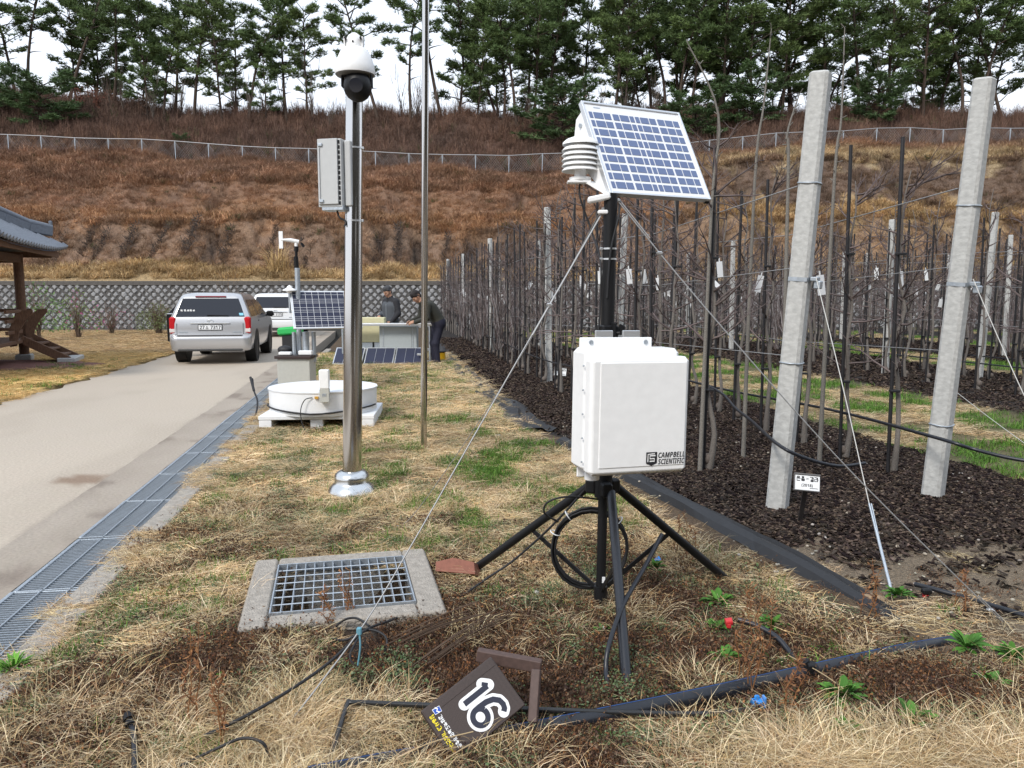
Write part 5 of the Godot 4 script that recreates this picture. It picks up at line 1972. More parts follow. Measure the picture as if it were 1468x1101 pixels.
func car(label: String, at: Vector3, yaw: float, paint: Color, plate: String, van: bool) -> Node3D:
	var t := thing("parked_car", label, "car", at, "", Basis(Vector3.UP, yaw))
	var pm := mat(paint, 0.3, 0.0)
	if not van:
		pm.metallic = 0.55
	pm.clearcoat_enabled = true
	pm.clearcoat = 0.8
	pm.clearcoat_roughness = 0.08
	var f := 0.03 if van else 0.0
	var lv := [[0.33, 0.86, 0.0, -4.62, 0.16], [0.36, 0.92, 0.07, -4.7, 0.18], [0.5, 0.945, 0.10, -4.76, 0.2], [0.62, 0.955, 0.105, -4.76, 0.2], [0.69, 0.958, 0.09, -4.74, 0.2], [0.712, 0.958, 0.03, -4.72, 0.16], [0.73, 0.958, 0.0, -4.7, 0.14], [0.88, 0.962, 0.0, -4.66, 0.14], [1.0, 0.958, -0.01, -4.5, 0.14], [1.08, 0.95, -0.03, -4.1, 0.13], [1.13, 0.935, -0.045, -3.6, 0.12], [1.2, 0.905 + f, -0.075, -3.45, 0.12], [1.4, 0.83 + f * 2.0, -0.155, -3.0, 0.12], [1.58, 0.755 + f * 3.0, -0.23, -2.6, 0.13], [1.66, 0.715 + f * 3.0, -0.27, -2.42, 0.15], [1.715, 0.66 + f * 3.0, -0.33, -2.2, 0.2], [1.742, 0.56 + f * 3.0, -0.46, -2.0, 0.24]]
	part(t, "body", stack(lv), pm)
	var b := Mb.new()
	rear_panel(b, lv, 1.16, 1.60, -0.89, 0.89, 0.006, 0.02)
	var win := part(t, "rear_window", b, M.glass)
	b = Mb.new()
	b.box(Vector3(0.18, 1.19, -0.045), Vector3(0.5, 0.022, 0.02), 0.004, Basis(Vector3.BACK, -0.03))
	part(win, "wiper", b, M.black)
	if not van:
		b = Mb.new()
		rear_panel(b, lv, 1.19, 1.25, 0.75, 0.86, 0.009)
		part(win, "blue_sticker", b, mat(L(0.2, 0.55, 0.72), 0.5))
		b = Mb.new()
		for k in [[-0.66, 0.05], [-0.58, 0.06], [-0.51, 0.045], [-0.45, 0.055], [-0.38, 0.04]]:
			b.box(Vector3(k[0], 1.31, -0.108), Vector3(0.045, k[1], 0.004), 0.0, Basis(Vector3.BACK, 0.3))
		part(win, "white_sticker", b, M.tag)
		b = Mb.new()
		b.box(Vector3(0, 1.645, -0.25), Vector3(0.72, 0.035, 0.05), 0.012)
		part(t, "high_brake_light", b, mat(L(0.22, 0.02, 0.03), 0.3))
	# tail gate: seam, chrome strip, number plate
	b = Mb.new()
	b.box(Vector3(0, 1.005, 0.006), Vector3(0.92, 0.03, 0.03), 0.008)
	part(t, "chrome_strip", b, M.alu)
	b = Mb.new()
	var em := []
	for i in 17:
		em.append(Vector3(cos(TAU * i / 16.0) * 0.07, 1.055 + sin(TAU * i / 16.0) * 0.032, -0.012))
	b.tube(em, 0.008, 6, false)
	b.tube([Vector3(-0.03, 1.04, -0.012), Vector3(0, 1.075, -0.012), Vector3(0.03, 1.04, -0.012)], 0.008, 6)
	part(t, "badge", b, M.alu)
	b = Mb.new()
	b.box(Vector3(0.0, 0.905, 0.012), Vector3(0.56, 0.14, 0.015), 0.005)
	var pl := part(t, "number_plate", b, M.black)
	b = Mb.new()
	b.box(Vector3(0.0, 0.905, 0.02), Vector3(0.53, 0.112, 0.004), 0.001)
	part(pl, "plate_face", b, M.tag)
	for k in 2:
		var tm := text_mesh(plate.split(" ")[k].substr(0, 2 if k == 0 else 4), 0.085)
		var bx := tm.get_aabb()
		var fit: float = [0.11, 0.235][k] / maxf(bx.size.x, 0.01)
		var o := part(pl, "plate_figures", tm, M.ink, Vector3([-0.235, 0.01][k] - bx.position.x * fit, 0.905 - bx.position.y - bx.size.y * 0.5, 0.0235))
		o.scale.x = fit
	b = Mb.new()
	hangul(b, plate.substr(2, 1), Vector2(-0.105, 0.868), 0.075, 0.013, 0.0235)
	part(pl, "plate_letter", b, M.ink)
	b = Mb.new()
	for s in [-1.0, 1.0]:
		b.box(Vector3(s * 0.765, 0.86, -0.002), Vector3(0.009, 0.28, 0.012), 0.001)
		b.box(Vector3(s * 0.80, 0.735, -0.002), Vector3(0.07, 0.009, 0.012), 0.001)
	part(t, "gate_seam", b, M.black)
	b = Mb.new()
	for s in [-1.0, 1.0]:
		b.box(Vector3(s * 0.62, 0.79, 0.004), Vector3(0.2, 0.03, 0.006), 0.001)
	part(t, "name_badge", b, M.galv)
	b = Mb.new()
	b.box(Vector3(0, 0.716, 0.05), Vector3(1.5, 0.02, 0.10), 0.004)
	part(t, "bumper_step", b, mat(L(0.12, 0.12, 0.125), 0.5))
	b = Mb.new()
	b.box(Vector3(0, 0.36, 0.02), Vector3(1.5, 0.06, 0.14), 0.02)
	part(t, "bumper_skirt", b, mat(L(0.05, 0.05, 0.05), 0.6))
	for s in [-1.0, 1.0]:
		b = Mb.new()
		b.box(Vector3(s * 0.865, 0.95, -0.09), Vector3(0.155, 0.42, 0.19), 0.04)
		var lamp := part(t, "tail_light", b, mat(L(0.5, 0.012, 0.018), 0.15))
		b = Mb.new()
		b.box(Vector3(s * 0.868, 0.83, -0.086), Vector3(0.14, 0.11, 0.194), 0.02)
		part(lamp, "clear_lens", b, mat(L(0.7, 0.66, 0.64), 0.15))
		b = Mb.new()
		side_panel(b, lv, s, 1.16, 1.57, -0.35, -1.45, -0.55, -1.42, 0.006)
		part(t, "side_window", b, M.glass)
		b = Mb.new()
		side_panel(b, lv, s, 1.16, 1.57, -1.56, -2.5, -1.5, -2.4, 0.006)
		part(t, "side_window", b, M.glass)
		b = Mb.new()
		side_panel(b, lv, s, 1.16, 1.56, -2.6, -3.3, -2.5, -2.55, 0.006)
		part(t, "side_window", b, M.glass)
		b = Mb.new()
		b.box(Vector3(s * 1.06, 1.17, -3.05), Vector3(0.2, 0.15, 0.1), 0.04)
		b.box(Vector3(s * 0.94, 1.12, -3.05), Vector3(0.12, 0.04, 0.06), 0.01)
		part(t, "wing_mirror", b, M.black)
		b = Mb.new()
		b.box(Vector3(s * 0.62, 1.775, -1.6), Vector3(0.035, 0.03, 1.9), 0.01)
		part(t, "roof_rail", b, M.black)
		for z in [-0.95, -3.8]:
			b = Mb.new()
			b.tube([Vector3(s * 0.7, 0.42, z), Vector3(s * 0.964, 0.42, z)], 0.42, 26)
			part(t, "wheel_arch", b, M.black)
			b = Mb.new()
			b.xf = Transform3D(Basis(Vector3(0, -s, 0), Vector3(s, 0, 0), Vector3.BACK), Vector3(s * 0.73, 0.345, z))
			b.lathe([Vector2(0.2, 0.0), Vector2(0.31, 0.0), Vector2(0.345, 0.03), Vector2(0.35, 0.11), Vector2(0.345, 0.2), Vector2(0.31, 0.238), Vector2(0.22, 0.24)], 28)
			var wh := part(t, "wheel", b, M.tyre)
			b = Mb.new()
			b.xf = Transform3D(Basis(Vector3(0, -s, 0), Vector3(s, 0, 0), Vector3.BACK), Vector3(s * 0.73, 0.345, z))
			b.lathe([Vector2(0.225, 0.23), Vector2(0.2, 0.2), Vector2(0.07, 0.215), Vector2(0.0, 0.225)], 24)
			part(wh, "rim", b, M.galv)
		b = Mb.new()
		b.box(Vector3(s * 0.952, 1.03, -1.4), Vector3(0.03, 0.03, 0.13), 0.008)
		part(t, "door_handle", b, M.black)
	return t


func make_cars() -> void:
	var yaw := atan(K) + 0.02
	var t := car("silver family car parked on the road with its left front door open", Vector3(-7.32, -0.1, -19.15), yaw, L(0.52, 0.52, 0.53), "27소 7317", false)
	var b := Mb.new()
	b.box(Vector3(-1.25, 0.80, -2.75), Vector3(0.72, 0.78, 0.11), 0.03, Basis(Vector3.UP, 0.12))
	var d := part(t, "open_door", b, t.get_child(0).material_override)
	b = Mb.new()
	b.box(Vector3(-1.25, 0.80, -2.684), Vector3(0.70, 0.74, 0.02), 0.01, Basis(Vector3.UP, 0.12))
	part(d, "door_trim", b, M.black)
	b = Mb.new()
	b.ext(PackedVector2Array([Vector2(-1.58, 1.19), Vector2(-0.95, 1.19), Vector2(-0.83, 1.6), Vector2(-1.2, 1.58)]), 0.03)
	part(d, "door_window", b, M.glass, Vector3(0, 0, -2.8))
	car("white estate car parked farther up the road, half hidden by a solar panel", Vector3(-9.42, -0.1, -31.5), yaw, L(0.76, 0.77, 0.78), "49마 1175", true)


func make_pan() -> void:
	var at := Vector3(-2.42, 0, -9.77)
	at = Vector3(-2.36, 0, -9.8)
	var bs := Basis(Vector3.UP, 0.07)
	var p := thing("white_pallet", "white plastic pallet on the grass under the round white pan", "pallet", at, "", bs)
	var b := Mb.new()
	b.box(Vector3(0, 0.145, 0), Vector3(1.36, 0.05, 1.1), 0.008)
	part(p, "deck", b, M.white_paint)
	for s in [-0.6, 0.0, 0.6]:
		b = Mb.new()
		b.box(Vector3(s, 0.06, 0), Vector3(0.15, 0.12, 1.09), 0.01)
		part(p, "runner", b, M.white_paint)
	b = Mb.new()
	b.lathe([Vector2(0.655, 0.171), Vector2(0.66, 0.44), Vector2(0.67, 0.445), Vector2(0.672, 0.46), Vector2(0.64, 0.462), Vector2(0.0, 0.466)], 20)
	var pan := thing("evaporation_pan", "large round white pan standing on the white pallet by the drain", "pan", at, "", bs)
	part(pan, "basin", b, M.white_paint)
	b = Mb.new()
	var hose := []
	for i in 15:
		var a := lerpf(0.25, PI - 0.1, i / 14.0)
		hose.append(Vector3(cos(a) * 0.675, 0.20 + 0.05 * absf(cos(a)), sin(a) * 0.675))
	b.tube(hose, 0.011, 8)
	part(pan, "cable", b, M.black_rubber)
	b = Mb.new()
	b.tube(curve([Vector3(-0.02, 0.40, 0.668), Vector3(-0.1, 0.38, 0.69), Vector3(-0.15, 0.27, 0.70), Vector3(-0.14, 0.12, 0.72), Vector3(-0.08, 0.0, 0.76)], 5), 0.006, 6)
	part(pan, "thin_cable", b, M.black_rubber)
	b = Mb.new()
	b.box(Vector3(0.03, 0.40, 0.672), Vector3(0.045, 0.03, 0.03), 0.004)
	part(pan, "brass_fitting", b, mat(L(0.55, 0.3, 0.05), 0.4))
	var q := thing("level_gauge", "small white upright gauge box fixed at the rim of the round white pan", "gauge", at + bs * Vector3(0.13, 0.0, 0.70), "", bs)
	b = Mb.new()
	b.box(Vector3(0, 0.62, 0), Vector3(0.115, 0.225, 0.09), 0.012)
	part(q, "cover", b, M.white)
	b = Mb.new()
	b.box(Vector3(0, 0.43, 0), Vector3(0.11, 0.155, 0.085), 0.004)
	part(q, "body", b, M.beige)
	b = Mb.new()
	b.box(Vector3(0, 0.44, 0.044), Vector3(0.05, 0.035, 0.002))
	part(q, "plate", b, M.galv)
	# the cabinet with the wind vane
	at = Vector3(-3.5, 0, -12.7)
	var c := thing("small_weather_mast", "grey cabinet with a small weather mast, wind vane and dark solar panel", "weather station", at)
	b = Mb.new()
	b.box(Vector3(0.02, 0.26, 0), Vector3(0.52, 0.64, 0.4), 0.01)
	part(c, "cabinet", b, M.beige)
	b = Mb.new()
	b.box(Vector3(0.02, 0.605, 0.02), Vector3(0.58, 0.045, 0.44), 0.004)
	part(c, "base_beam", b, mat(L(0.035, 0.02, 0.018), 0.6))
	b = Mb.new()
	b.box(Vector3(-0.13, 0.66, 0.1), Vector3(0.2, 0.055, 0.1), 0.015)
	b.box(Vector3(0.19, 0.67, 0.08), Vector3(0.22, 0.075, 0.1), 0.015)
	part(c, "white_casing", b, M.white)
	b = Mb.new()
	b.tube([Vector3(0.0, 0.63, 0.05), Vector3(0.0, 1.0, 0.05)], 0.03, 14)
	b.tube([Vector3(0.055, 0.63, -0.05), Vector3(0.06, 2.02, -0.05)], 0.042, 16)
	part(c, "mast", b, M.galv)
	b = Mb.new()
	b.tube([Vector3(0.17, 0.63, -0.02), Vector3(0.17, 1.0, -0.02)], 0.055, 14)
	b.tube([Vector3(0.28, 0.5, -0.1), Vector3(0.28, 1.0, -0.1)], 0.035, 14)
	part(c, "grey_tube", b, M.galv)
	b = Mb.new()
	b.tube([Vector3(0.05, 2.02, -0.05), Vector3(0.045, 2.2, -0.05)], 0.036, 14)
	b.tube([Vector3(0.05, 2.2, -0.05), Vector3(0.055, 2.3, -0.05)], 0.022, 14)
	b.tube([Vector3(0.052, 2.28, -0.05), Vector3(0.06, 2.36, -0.05)], 0.034, 14)
	part(c, "black_stem", b, M.black)
	# wind vane
	b = Mb.new()
	b.tube([Vector3(-0.16, 2.46, 0.04), Vector3(-0.02, 2.455, 0.0), Vector3(0.1, 2.43, -0.04)], [0.014, 0.03, 0.032], 12)
	b.tube([Vector3(0.06, 2.36, -0.03), Vector3(0.06, 2.44, -0.03)], 0.026, 12)
	b.box(Vector3(-0.16, 2.455, 0.04), Vector3(0.065, 0.27, 0.012), 0.005)
	part(c, "wind_vane", b, M.white)
	b = Mb.new()
	for k in 4:
		var a := TAU * k / 4.0 + 0.5
		b.quad(Vector3(0.12, 2.43, -0.05), Vector3(0.15, 2.43 + cos(a) * 0.10, -0.05 + sin(a) * 0.10), Vector3(0.175, 2.43 + cos(a + 0.5) * 0.11, -0.05 + sin(a + 0.5) * 0.11), Vector3(0.15, 2.43 + cos(a + 0.8) * 0.05, -0.05 + sin(a + 0.8) * 0.05), Vector3.RIGHT)
	part(c, "propeller", b, M.black)
	# small sensor with a white cap
	b = Mb.new()
	b.tube([Vector3(-0.06, 1.3, 0.0), Vector3(-0.06, 1.62, 0.0)], 0.022, 12)
	part(c, "sensor_stem", b, M.galv)
	b = Mb.new()
	b.lathe([Vector2(0.11, 1.66), Vector2(0.105, 1.675), Vector2(0.05, 1.70), Vector2(0.03, 1.73), Vector2(0, 1.75)], 20)
	b.lathe([Vector2(0.035, 1.62), Vector2(0.05, 1.66), Vector2(0, 1.66)], 16)
	for i in b.v.size():
		b.v[i] += Vector3(-0.06, 0, 0)
	part(c, "white_cap", b, M.white)
	# its solar panel
	var yw := deg_to_rad(24)
	var e := Vector3(cos(yw), 0, -sin(yw))
	var up := Vector3.UP * cos(0.5) - Vector3(sin(yw), 0, cos(yw)) * sin(0.5)
	var pb := Basis(e, up, e.cross(up))
	var pw := 1.1
	var ph := 0.68
	var pc := Vector3(-3.444, 1.053, -12.45) - at + e * pw * 0.5 + up * ph * 0.5
	b = Mb.new()
	b.box(Vector3.ZERO, Vector3(pw, ph, 0.03), 0.003)
	var pn := part(c, "solar_panel", b, M.alu, pc, pb)
	b = Mb.new()
	b.box(Vector3(0, 0, 0.014), Vector3(pw - 0.05, ph - 0.03, 0.005))
	part(pn, "backsheet", b, M.backsheet)
	var hs := [0.045, 0.075, 0.028, 0.028, 0.075, 0.04, 0.03, 0.075, 0.03, 0.028, 0.075, 0.028]
	var y := ph * 0.5 - 0.025
	for j in hs.size():
		b = Mb.new()
		var n := 10
		b.box(Vector3.ZERO, Vector3(0.097, hs[j], 0.002))
		var cm := b.mesh()
		for i in n:
			part(pn, "solar_cell", cm, M.dark_cell, Vector3((i - (n - 1) * 0.5) * 0.1035, y - hs[j] * 0.5, 0.0182))
		y -= hs[j] + 0.0065
	# odds and ends behind it
	b = Mb.new()
	b.ball(Vector3(0, 0.05, 0), Vector3(0.12, 0.07, 0.09), 12)
	solo("black_bag", "small black bag lying on the grey cabinet's base beam", "bag", b, M.black_rubber, Vector3(-3.68, 0.66, -12.75))
	b = Mb.new()
	b.box(Vector3(0, 0, 0), Vector3(0.46, 0.16, 0.35), 0.04, Basis(Vector3.BACK, 0.08))
	var g := thing("green_crate", "bright green crate on black legs behind the dark solar panel", "crate", Vector3(-4.55, 0.0, -16.2))
	part(g, "crate", b, M.green, Vector3(0, 0.86, 0))
	b = Mb.new()
	b.box(Vector3(0.0, 0.4, 0), Vector3(0.3, 0.78, 0.25), 0.03)
	part(g, "stand", b, M.black_rubber)
	b = Mb.new()
	b.tube(curve([Vector3(-3.642, 0.423, -11), Vector3(-3.562, 0.28, -10.8), Vector3(-3.454, 0.161, -10.6), Vector3(-3.391, 0.016, -10.3), Vector3(-3.289, -0.077, -9.6), Vector3(-3.246, -0.083, -9.3)], 5), 0.012, 8)
	b.tube([Vector3(-3.67, 0.443, -11), Vector3(-3.562, 0.28, -10.8)], 0.018, 8)
	solo("upright_hose", "black hose end sticking up beside the round white pan at the drain", "hose", b, M.black_rubber)


func panel_row(at: Vector3, e: Vector3, up: Vector3, w: float, h: float, label: String) -> void:
	var bs := Basis(e, up, e.cross(up))
	var t := thing("loose_solar_panel", label, "solar panel", at, "solar panels leaning in front of the bench", bs)
	var b := Mb.new()
	b.box(Vector3(0, h * 0.5, 0), Vector3(w, h, 0.035), 0.004)
	part(t, "frame", b, M.alu)
	for k in 3:
		b = Mb.new()
		b.box(Vector3((k - 1) * (w - 0.04) / 3.0, h * 0.5, 0.0172), Vector3((w - 0.06) / 3.0, h - 0.06, 0.003))
		part(t, "cell_field", b, M.dark_cell)


func make_bench_group() -> void:
	var d := 17.6
	var up := Vector3(0.02, 0.55, -0.83).normalized()
	var e := Vector3(1, 0, 0)
	var labs := ["loose dark solar panel left of the camera pole, leaning near the grass", "middle loose solar panel, partly hidden by the camera pole", "loose solar panel with pale stripes leaning below the grey metal cabinet"]
	var xs := [-3.5, -2.8, -2.12]
	for k in 3:
		panel_row(Vector3(xs[k] - 0.2, 0.03, -d), e, (up - e * up.dot(e)).normalized(), 0.66, 0.62, labs[k])
	var f := thing("support_frame", "low aluminium frame carrying the loose solar panels", "frame", Vector3(-2.6, 0, -d))
	var b := Mb.new()
	b.box(Vector3(-0.35, 0.0, 0.04), Vector3(2.0, 0.05, 0.05), 0.004)
	part(f, "front_rail", b, M.alu)
	b = Mb.new()
	b.box(Vector3(-0.3, 0.33, -0.62), Vector3(2.1, 0.05, 0.05), 0.004)
	part(f, "rear_rail", b, M.alu)
	for s in [-1.1, -0.3, 0.55]:
		b = Mb.new()
		b.box(Vector3(s, 0.0, 0.09), Vector3(0.05, 0.1, 0.05), 0.004)
		part(f, "leg", b, M.alu)
		b = Mb.new()
		b.box(Vector3(s, 0.15, -0.62), Vector3(0.05, 0.31, 0.05), 0.004)
		part(f, "leg", b, M.alu)
	b = Mb.new()
	for k in 5:
		b.box(Vector3(0.42 + R(0, 0.2), 0.14 + R(-0.06, 0.12), -0.3 + R(-0.2, 0.2)), Vector3(R(0.15, 0.35), 0.05, 0.06), 0.01, Basis(Vector3.UP, R(-0.8, 0.8)))
	part(f, "metal_bracket", b, M.alu)
	# bench
	var t := thing("steel_bench", "long silver work bench top on thin legs in front of the two men", "bench", Vector3(-2.95, 0, -18.0))
	b = Mb.new()
	b.box(Vector3(0.1, 0.92, 0), Vector3(2.1, 0.06, 0.22), 0.01)
	part(t, "top", b, M.alu)
	for s in [[-0.9, 0.07], [-0.9, -0.07], [1.08, 0.07], [1.08, -0.07]]:
		b = Mb.new()
		b.tube([Vector3(s[0], 0, s[1]), Vector3(s[0], 0.89, s[1])], 0.025, 10)
		part(t, "leg", b, M.galv)
	t = thing("metal_cabinet", "grey metal cabinet with slotted sides under the bench top", "cabinet", Vector3(-2.62, 0, -18.3))
	b = Mb.new()
	b.box(Vector3(0, 0.59, 0), Vector3(0.86, 0.58, 0.34), 0.012)
	part(t, "casing", b, M.steel_box)
	b = Mb.new()
	b.box(Vector3(0.0, 0.6, 0.174), Vector3(0.62, 0.52, 0.012), 0.004)
	part(t, "door", b, M.steel_box)
	b = Mb.new()
	b.box(Vector3(0.0, 0.28, 0.03), Vector3(0.9, 0.035, 0.36), 0.006)
	part(t, "base_rail", b, M.alu)
	for s in [-0.34, 0.34]:
		b = Mb.new()
		b.box(Vector3(s, 0.6, 0.172), Vector3(0.02, 0.5, 0.012), 0.002)
		part(t, "hinge_strip", b, M.galv)
		b = Mb.new()
		b.box(Vector3(s, 0.13, 0.0), Vector3(0.05, 0.27, 0.05), 0.004)
		part(t, "leg", b, M.galv)
	t = thing("cream_box", "pale yellow plastic box behind the camera pole beside the grey metal cabinet", "box", Vector3(-3.35, 0, -18.45))
	b = Mb.new()
	b.box(Vector3(0.02, 0.78, 0), Vector3(0.75, 0.58, 0.26), 0.02)
	part(t, "casing", b, M.cream)
	b = Mb.new()
	b.tube(curve([Vector3(0.12, 0.5, 0.1), Vector3(0.12, 0.38, 0.12), Vector3(0.1, 0.24, 0.15)], 4), 0.02, 8)
	part(t, "cable_gland", b, M.black)
	b = Mb.new()
	b.box(Vector3(0.02, 0.25, 0), Vector3(0.6, 0.5, 0.2), 0.01)
	part(t, "stand", b, M.galv)
	t = thing("yellow_case", "yellow tool case with black edges standing on the grass beside the edging", "case", Vector3(-1.76, 0, -18.7))
	b = Mb.new()
	b.box(Vector3(0, 0.13, 0), Vector3(0.34, 0.22, 0.3), 0.02)
	part(t, "shell", b, M.yellow)
	b = Mb.new()
	b.box(Vector3(0, 0.25, 0), Vector3(0.36, 0.03, 0.32), 0.01)
	b.box(Vector3(0, 0.015, 0), Vector3(0.36, 0.03, 0.32), 0.01)
	part(t, "rim", b, M.black)


# ---- people: distances to tapered capsules joined by a smooth minimum, meshed as surface nets
func flesh(caps: Array, cell: float, k: float) -> Mb:  # caps: [a, b, ra, rb, colour]
	var lo := Vector3(99, 99, 99)
	var hi := -lo
	for q in caps:
		var m: float = maxf(q[2], q[3]) + k + cell * 2.0
		for p in [q[0], q[1]]:
			lo = lo.min(p - Vector3.ONE * m)
			hi = hi.max(p + Vector3.ONE * m)
	var nx := int((hi.x - lo.x) / cell) + 2
	var ny := int((hi.y - lo.y) / cell) + 2
	var nzz := int((hi.z - lo.z) / cell) + 2
	var F := PackedFloat32Array()
	F.resize(nx * ny * nzz)
	F.fill(1.0)
	var best := PackedFloat32Array()
	best.resize(F.size())
	best.fill(9.0)
	var who := PackedInt32Array()
	who.resize(F.size())
	for ci in caps.size():
		var q: Array = caps[ci]
		var a: Vector3 = q[0]
		var ba: Vector3 = q[1] - a
		var l2 := maxf(ba.length_squared(), 1e-8)
		var ra: float = q[2]
		var rb: float = q[3]
		var m := maxf(ra, rb) + k + cell * 1.5
		var s0 := ((a.min(q[1]) - Vector3.ONE * m - lo) / cell).floor().max(Vector3.ZERO)
		var s1 := ((a.max(q[1]) + Vector3.ONE * m - lo) / cell).ceil().min(Vector3(nx - 1, ny - 1, nzz - 1))
		for z in range(int(s0.z), int(s1.z) + 1):
			for y in range(int(s0.y), int(s1.y) + 1):
				var row := (z * ny + y) * nx
				for x in range(int(s0.x), int(s1.x) + 1):
					var pa := lo + Vector3(x, y, z) * cell - a
					var t := clampf(pa.dot(ba) / l2, 0.0, 1.0)
					var d := (pa - ba * t).length() - lerpf(ra, rb, t)
					var i := row + x
					if d < best[i]:
						best[i] = d
						who[i] = ci
					var o := F[i]
					var h := maxf(k - absf(o - d), 0.0) / k
					F[i] = minf(o, d) - h * h * k * 0.25
	var b := Mb.new()
	var at := {}
	var pos := PackedVector3Array()
	var nor := PackedVector3Array()
	var cl := []
	var offs := [0, 1, nx, nx + 1, nx * ny, nx * ny + 1, nx * ny + nx, nx * ny + nx + 1]
	var ed := [[0, 1], [2, 3], [4, 5], [6, 7], [0, 2], [1, 3], [4, 6], [5, 7], [0, 4], [1, 5], [2, 6], [3, 7]]
	for z in nzz - 1:
		for y in ny - 1:
			for x in nx - 1:
				var i := (z * ny + y) * nx + x
				var f0 := F[i]
				if f0 > cell * 3.0 or f0 < -cell * 3.0:
					continue
				var inside := 0
				for o in offs:
					if F[i + o] < 0.0:
						inside += 1
				if inside == 0 or inside == 8:
					continue
				var s := Vector3.ZERO
				var n := 0
				for e in ed:
					var fa := F[i + offs[e[0]]]
					var fb := F[i + offs[e[1]]]
					if (fa < 0.0) != (fb < 0.0):
						var t := fa / (fa - fb)
						var pa := Vector3(e[0] & 1, (e[0] >> 1) & 1, e[0] >> 2)
						var pb := Vector3(e[1] & 1, (e[1] >> 1) & 1, e[1] >> 2)
						s += pa.lerp(pb, t)
						n += 1
				at[i] = pos.size()
				pos.append(lo + (Vector3(x, y, z) + s / n) * cell)
				nor.append(Vector3(F[i + 1] + F[i + nx + 1] + F[i + nx * ny + 1] - F[i] - F[i + nx] - F[i + nx * ny], F[i + nx] + F[i + nx + 1] + F[i + nx * ny + nx] - F[i] - F[i + 1] - F[i + nx * ny], F[i + nx * ny] + F[i + nx * ny + 1] + F[i + nx * ny + nx] - F[i] - F[i + 1] - F[i + nx]).normalized())
				cl.append(caps[who[i]][4])
	for i in at:
		for q in [[1, nx, nx * ny], [nx, nx * ny, 1], [nx * ny, 1, nx]]:
			if (F[i] < 0.0) == (F[i + q[0]] < 0.0):
				continue
			var c0: int = i
			var c1: int = i - q[1]
			var c2: int = i - q[1] - q[2]
			var c3: int = i - q[2]
			if not (at.has(c1) and at.has(c2) and at.has(c3)):
				continue
			var id := [at[c0], at[c1], at[c2], at[c3]]
			b.col = cl[id[0]]
			b.t3(pos[id[0]], pos[id[1]], pos[id[2]], nor[id[0]], nor[id[1]], nor[id[2]])
			b.t3(pos[id[0]], pos[id[2]], pos[id[3]], nor[id[0]], nor[id[2]], nor[id[3]])
	return b


func limb(caps: Array, pts: Array, rs: Array, cols: Array) -> void:
	for i in pts.size() - 1:
		caps.append([pts[i], pts[i + 1], rs[i] * 1.16, rs[i + 1] * 1.16, cols[mini(i, cols.size() - 1)]])


func head(caps: Array, o: Vector3, bs: Basis, skin: Color) -> void:  # o is the middle of the head, bs.z looks forward
	var f := func(x: float, y: float, z: float) -> Vector3: return o + bs * Vector3(x, y, z)
	caps.append([f.call(0, 0.035, -0.015), f.call(0, 0.035, 0.015), 0.088, 0.082, skin])
	caps.append([f.call(0, -0.03, 0.02), f.call(0, -0.085, 0.055), 0.066, 0.036, skin])
	caps.append([f.call(0, 0.0, 0.094), f.call(0, -0.028, 0.11), 0.009, 0.014, skin])
	for s in [-1.0, 1.0]:
		caps.append([f.call(s * 0.05, -0.02, 0.055), f.call(s * 0.045, -0.05, 0.055), 0.03, 0.025, skin])
		caps.append([f.call(s * 0.02, 0.018, 0.086), f.call(s * 0.05, 0.016, 0.074), 0.012, 0.012, skin * 0.92])
		caps.append([f.call(s * 0.084, 0.01, -0.012), f.call(s * 0.088, -0.03, -0.005), 0.014, 0.01, skin])
	caps.append([f.call(-0.022, -0.062, 0.09), f.call(0.022, -0.062, 0.09), 0.009, 0.009, skin * Color(0.85, 0.6, 0.6)])


func eyes(t: Node3D, o: Vector3, bs: Basis) -> void:
	for s in [-1.0, 1.0]:
		var b := Mb.new()
		b.ball(o + bs * Vector3(s * 0.034, 0.002, 0.083), Vector3(0.012, 0.007, 0.01), 10)
		part(t, "eye", b, M.ink)


func hair(o: Vector3, bs: Basis, c: Color) -> Mb:
	var caps := []
	var f := func(x: float, y: float, z: float) -> Vector3: return o + bs * Vector3(x, y, z)
	caps.append([f.call(0, 0.075, 0.03), f.call(0, 0.07, -0.03), 0.076, 0.084, c])
	caps.append([f.call(0, 0.03, -0.055), f.call(0, -0.03, -0.06), 0.07, 0.05, c])
	for s in [-1.0, 1.0]:
		caps.append([f.call(s * 0.06, 0.06, 0.03), f.call(s * 0.068, 0.015, -0.02), 0.034, 0.03, c])
		caps.append([f.call(s * 0.03, 0.105, 0.06), f.call(s * 0.045, 0.09, -0.02), 0.03, 0.04, c])
	return flesh(caps, 0.009, 0.02)


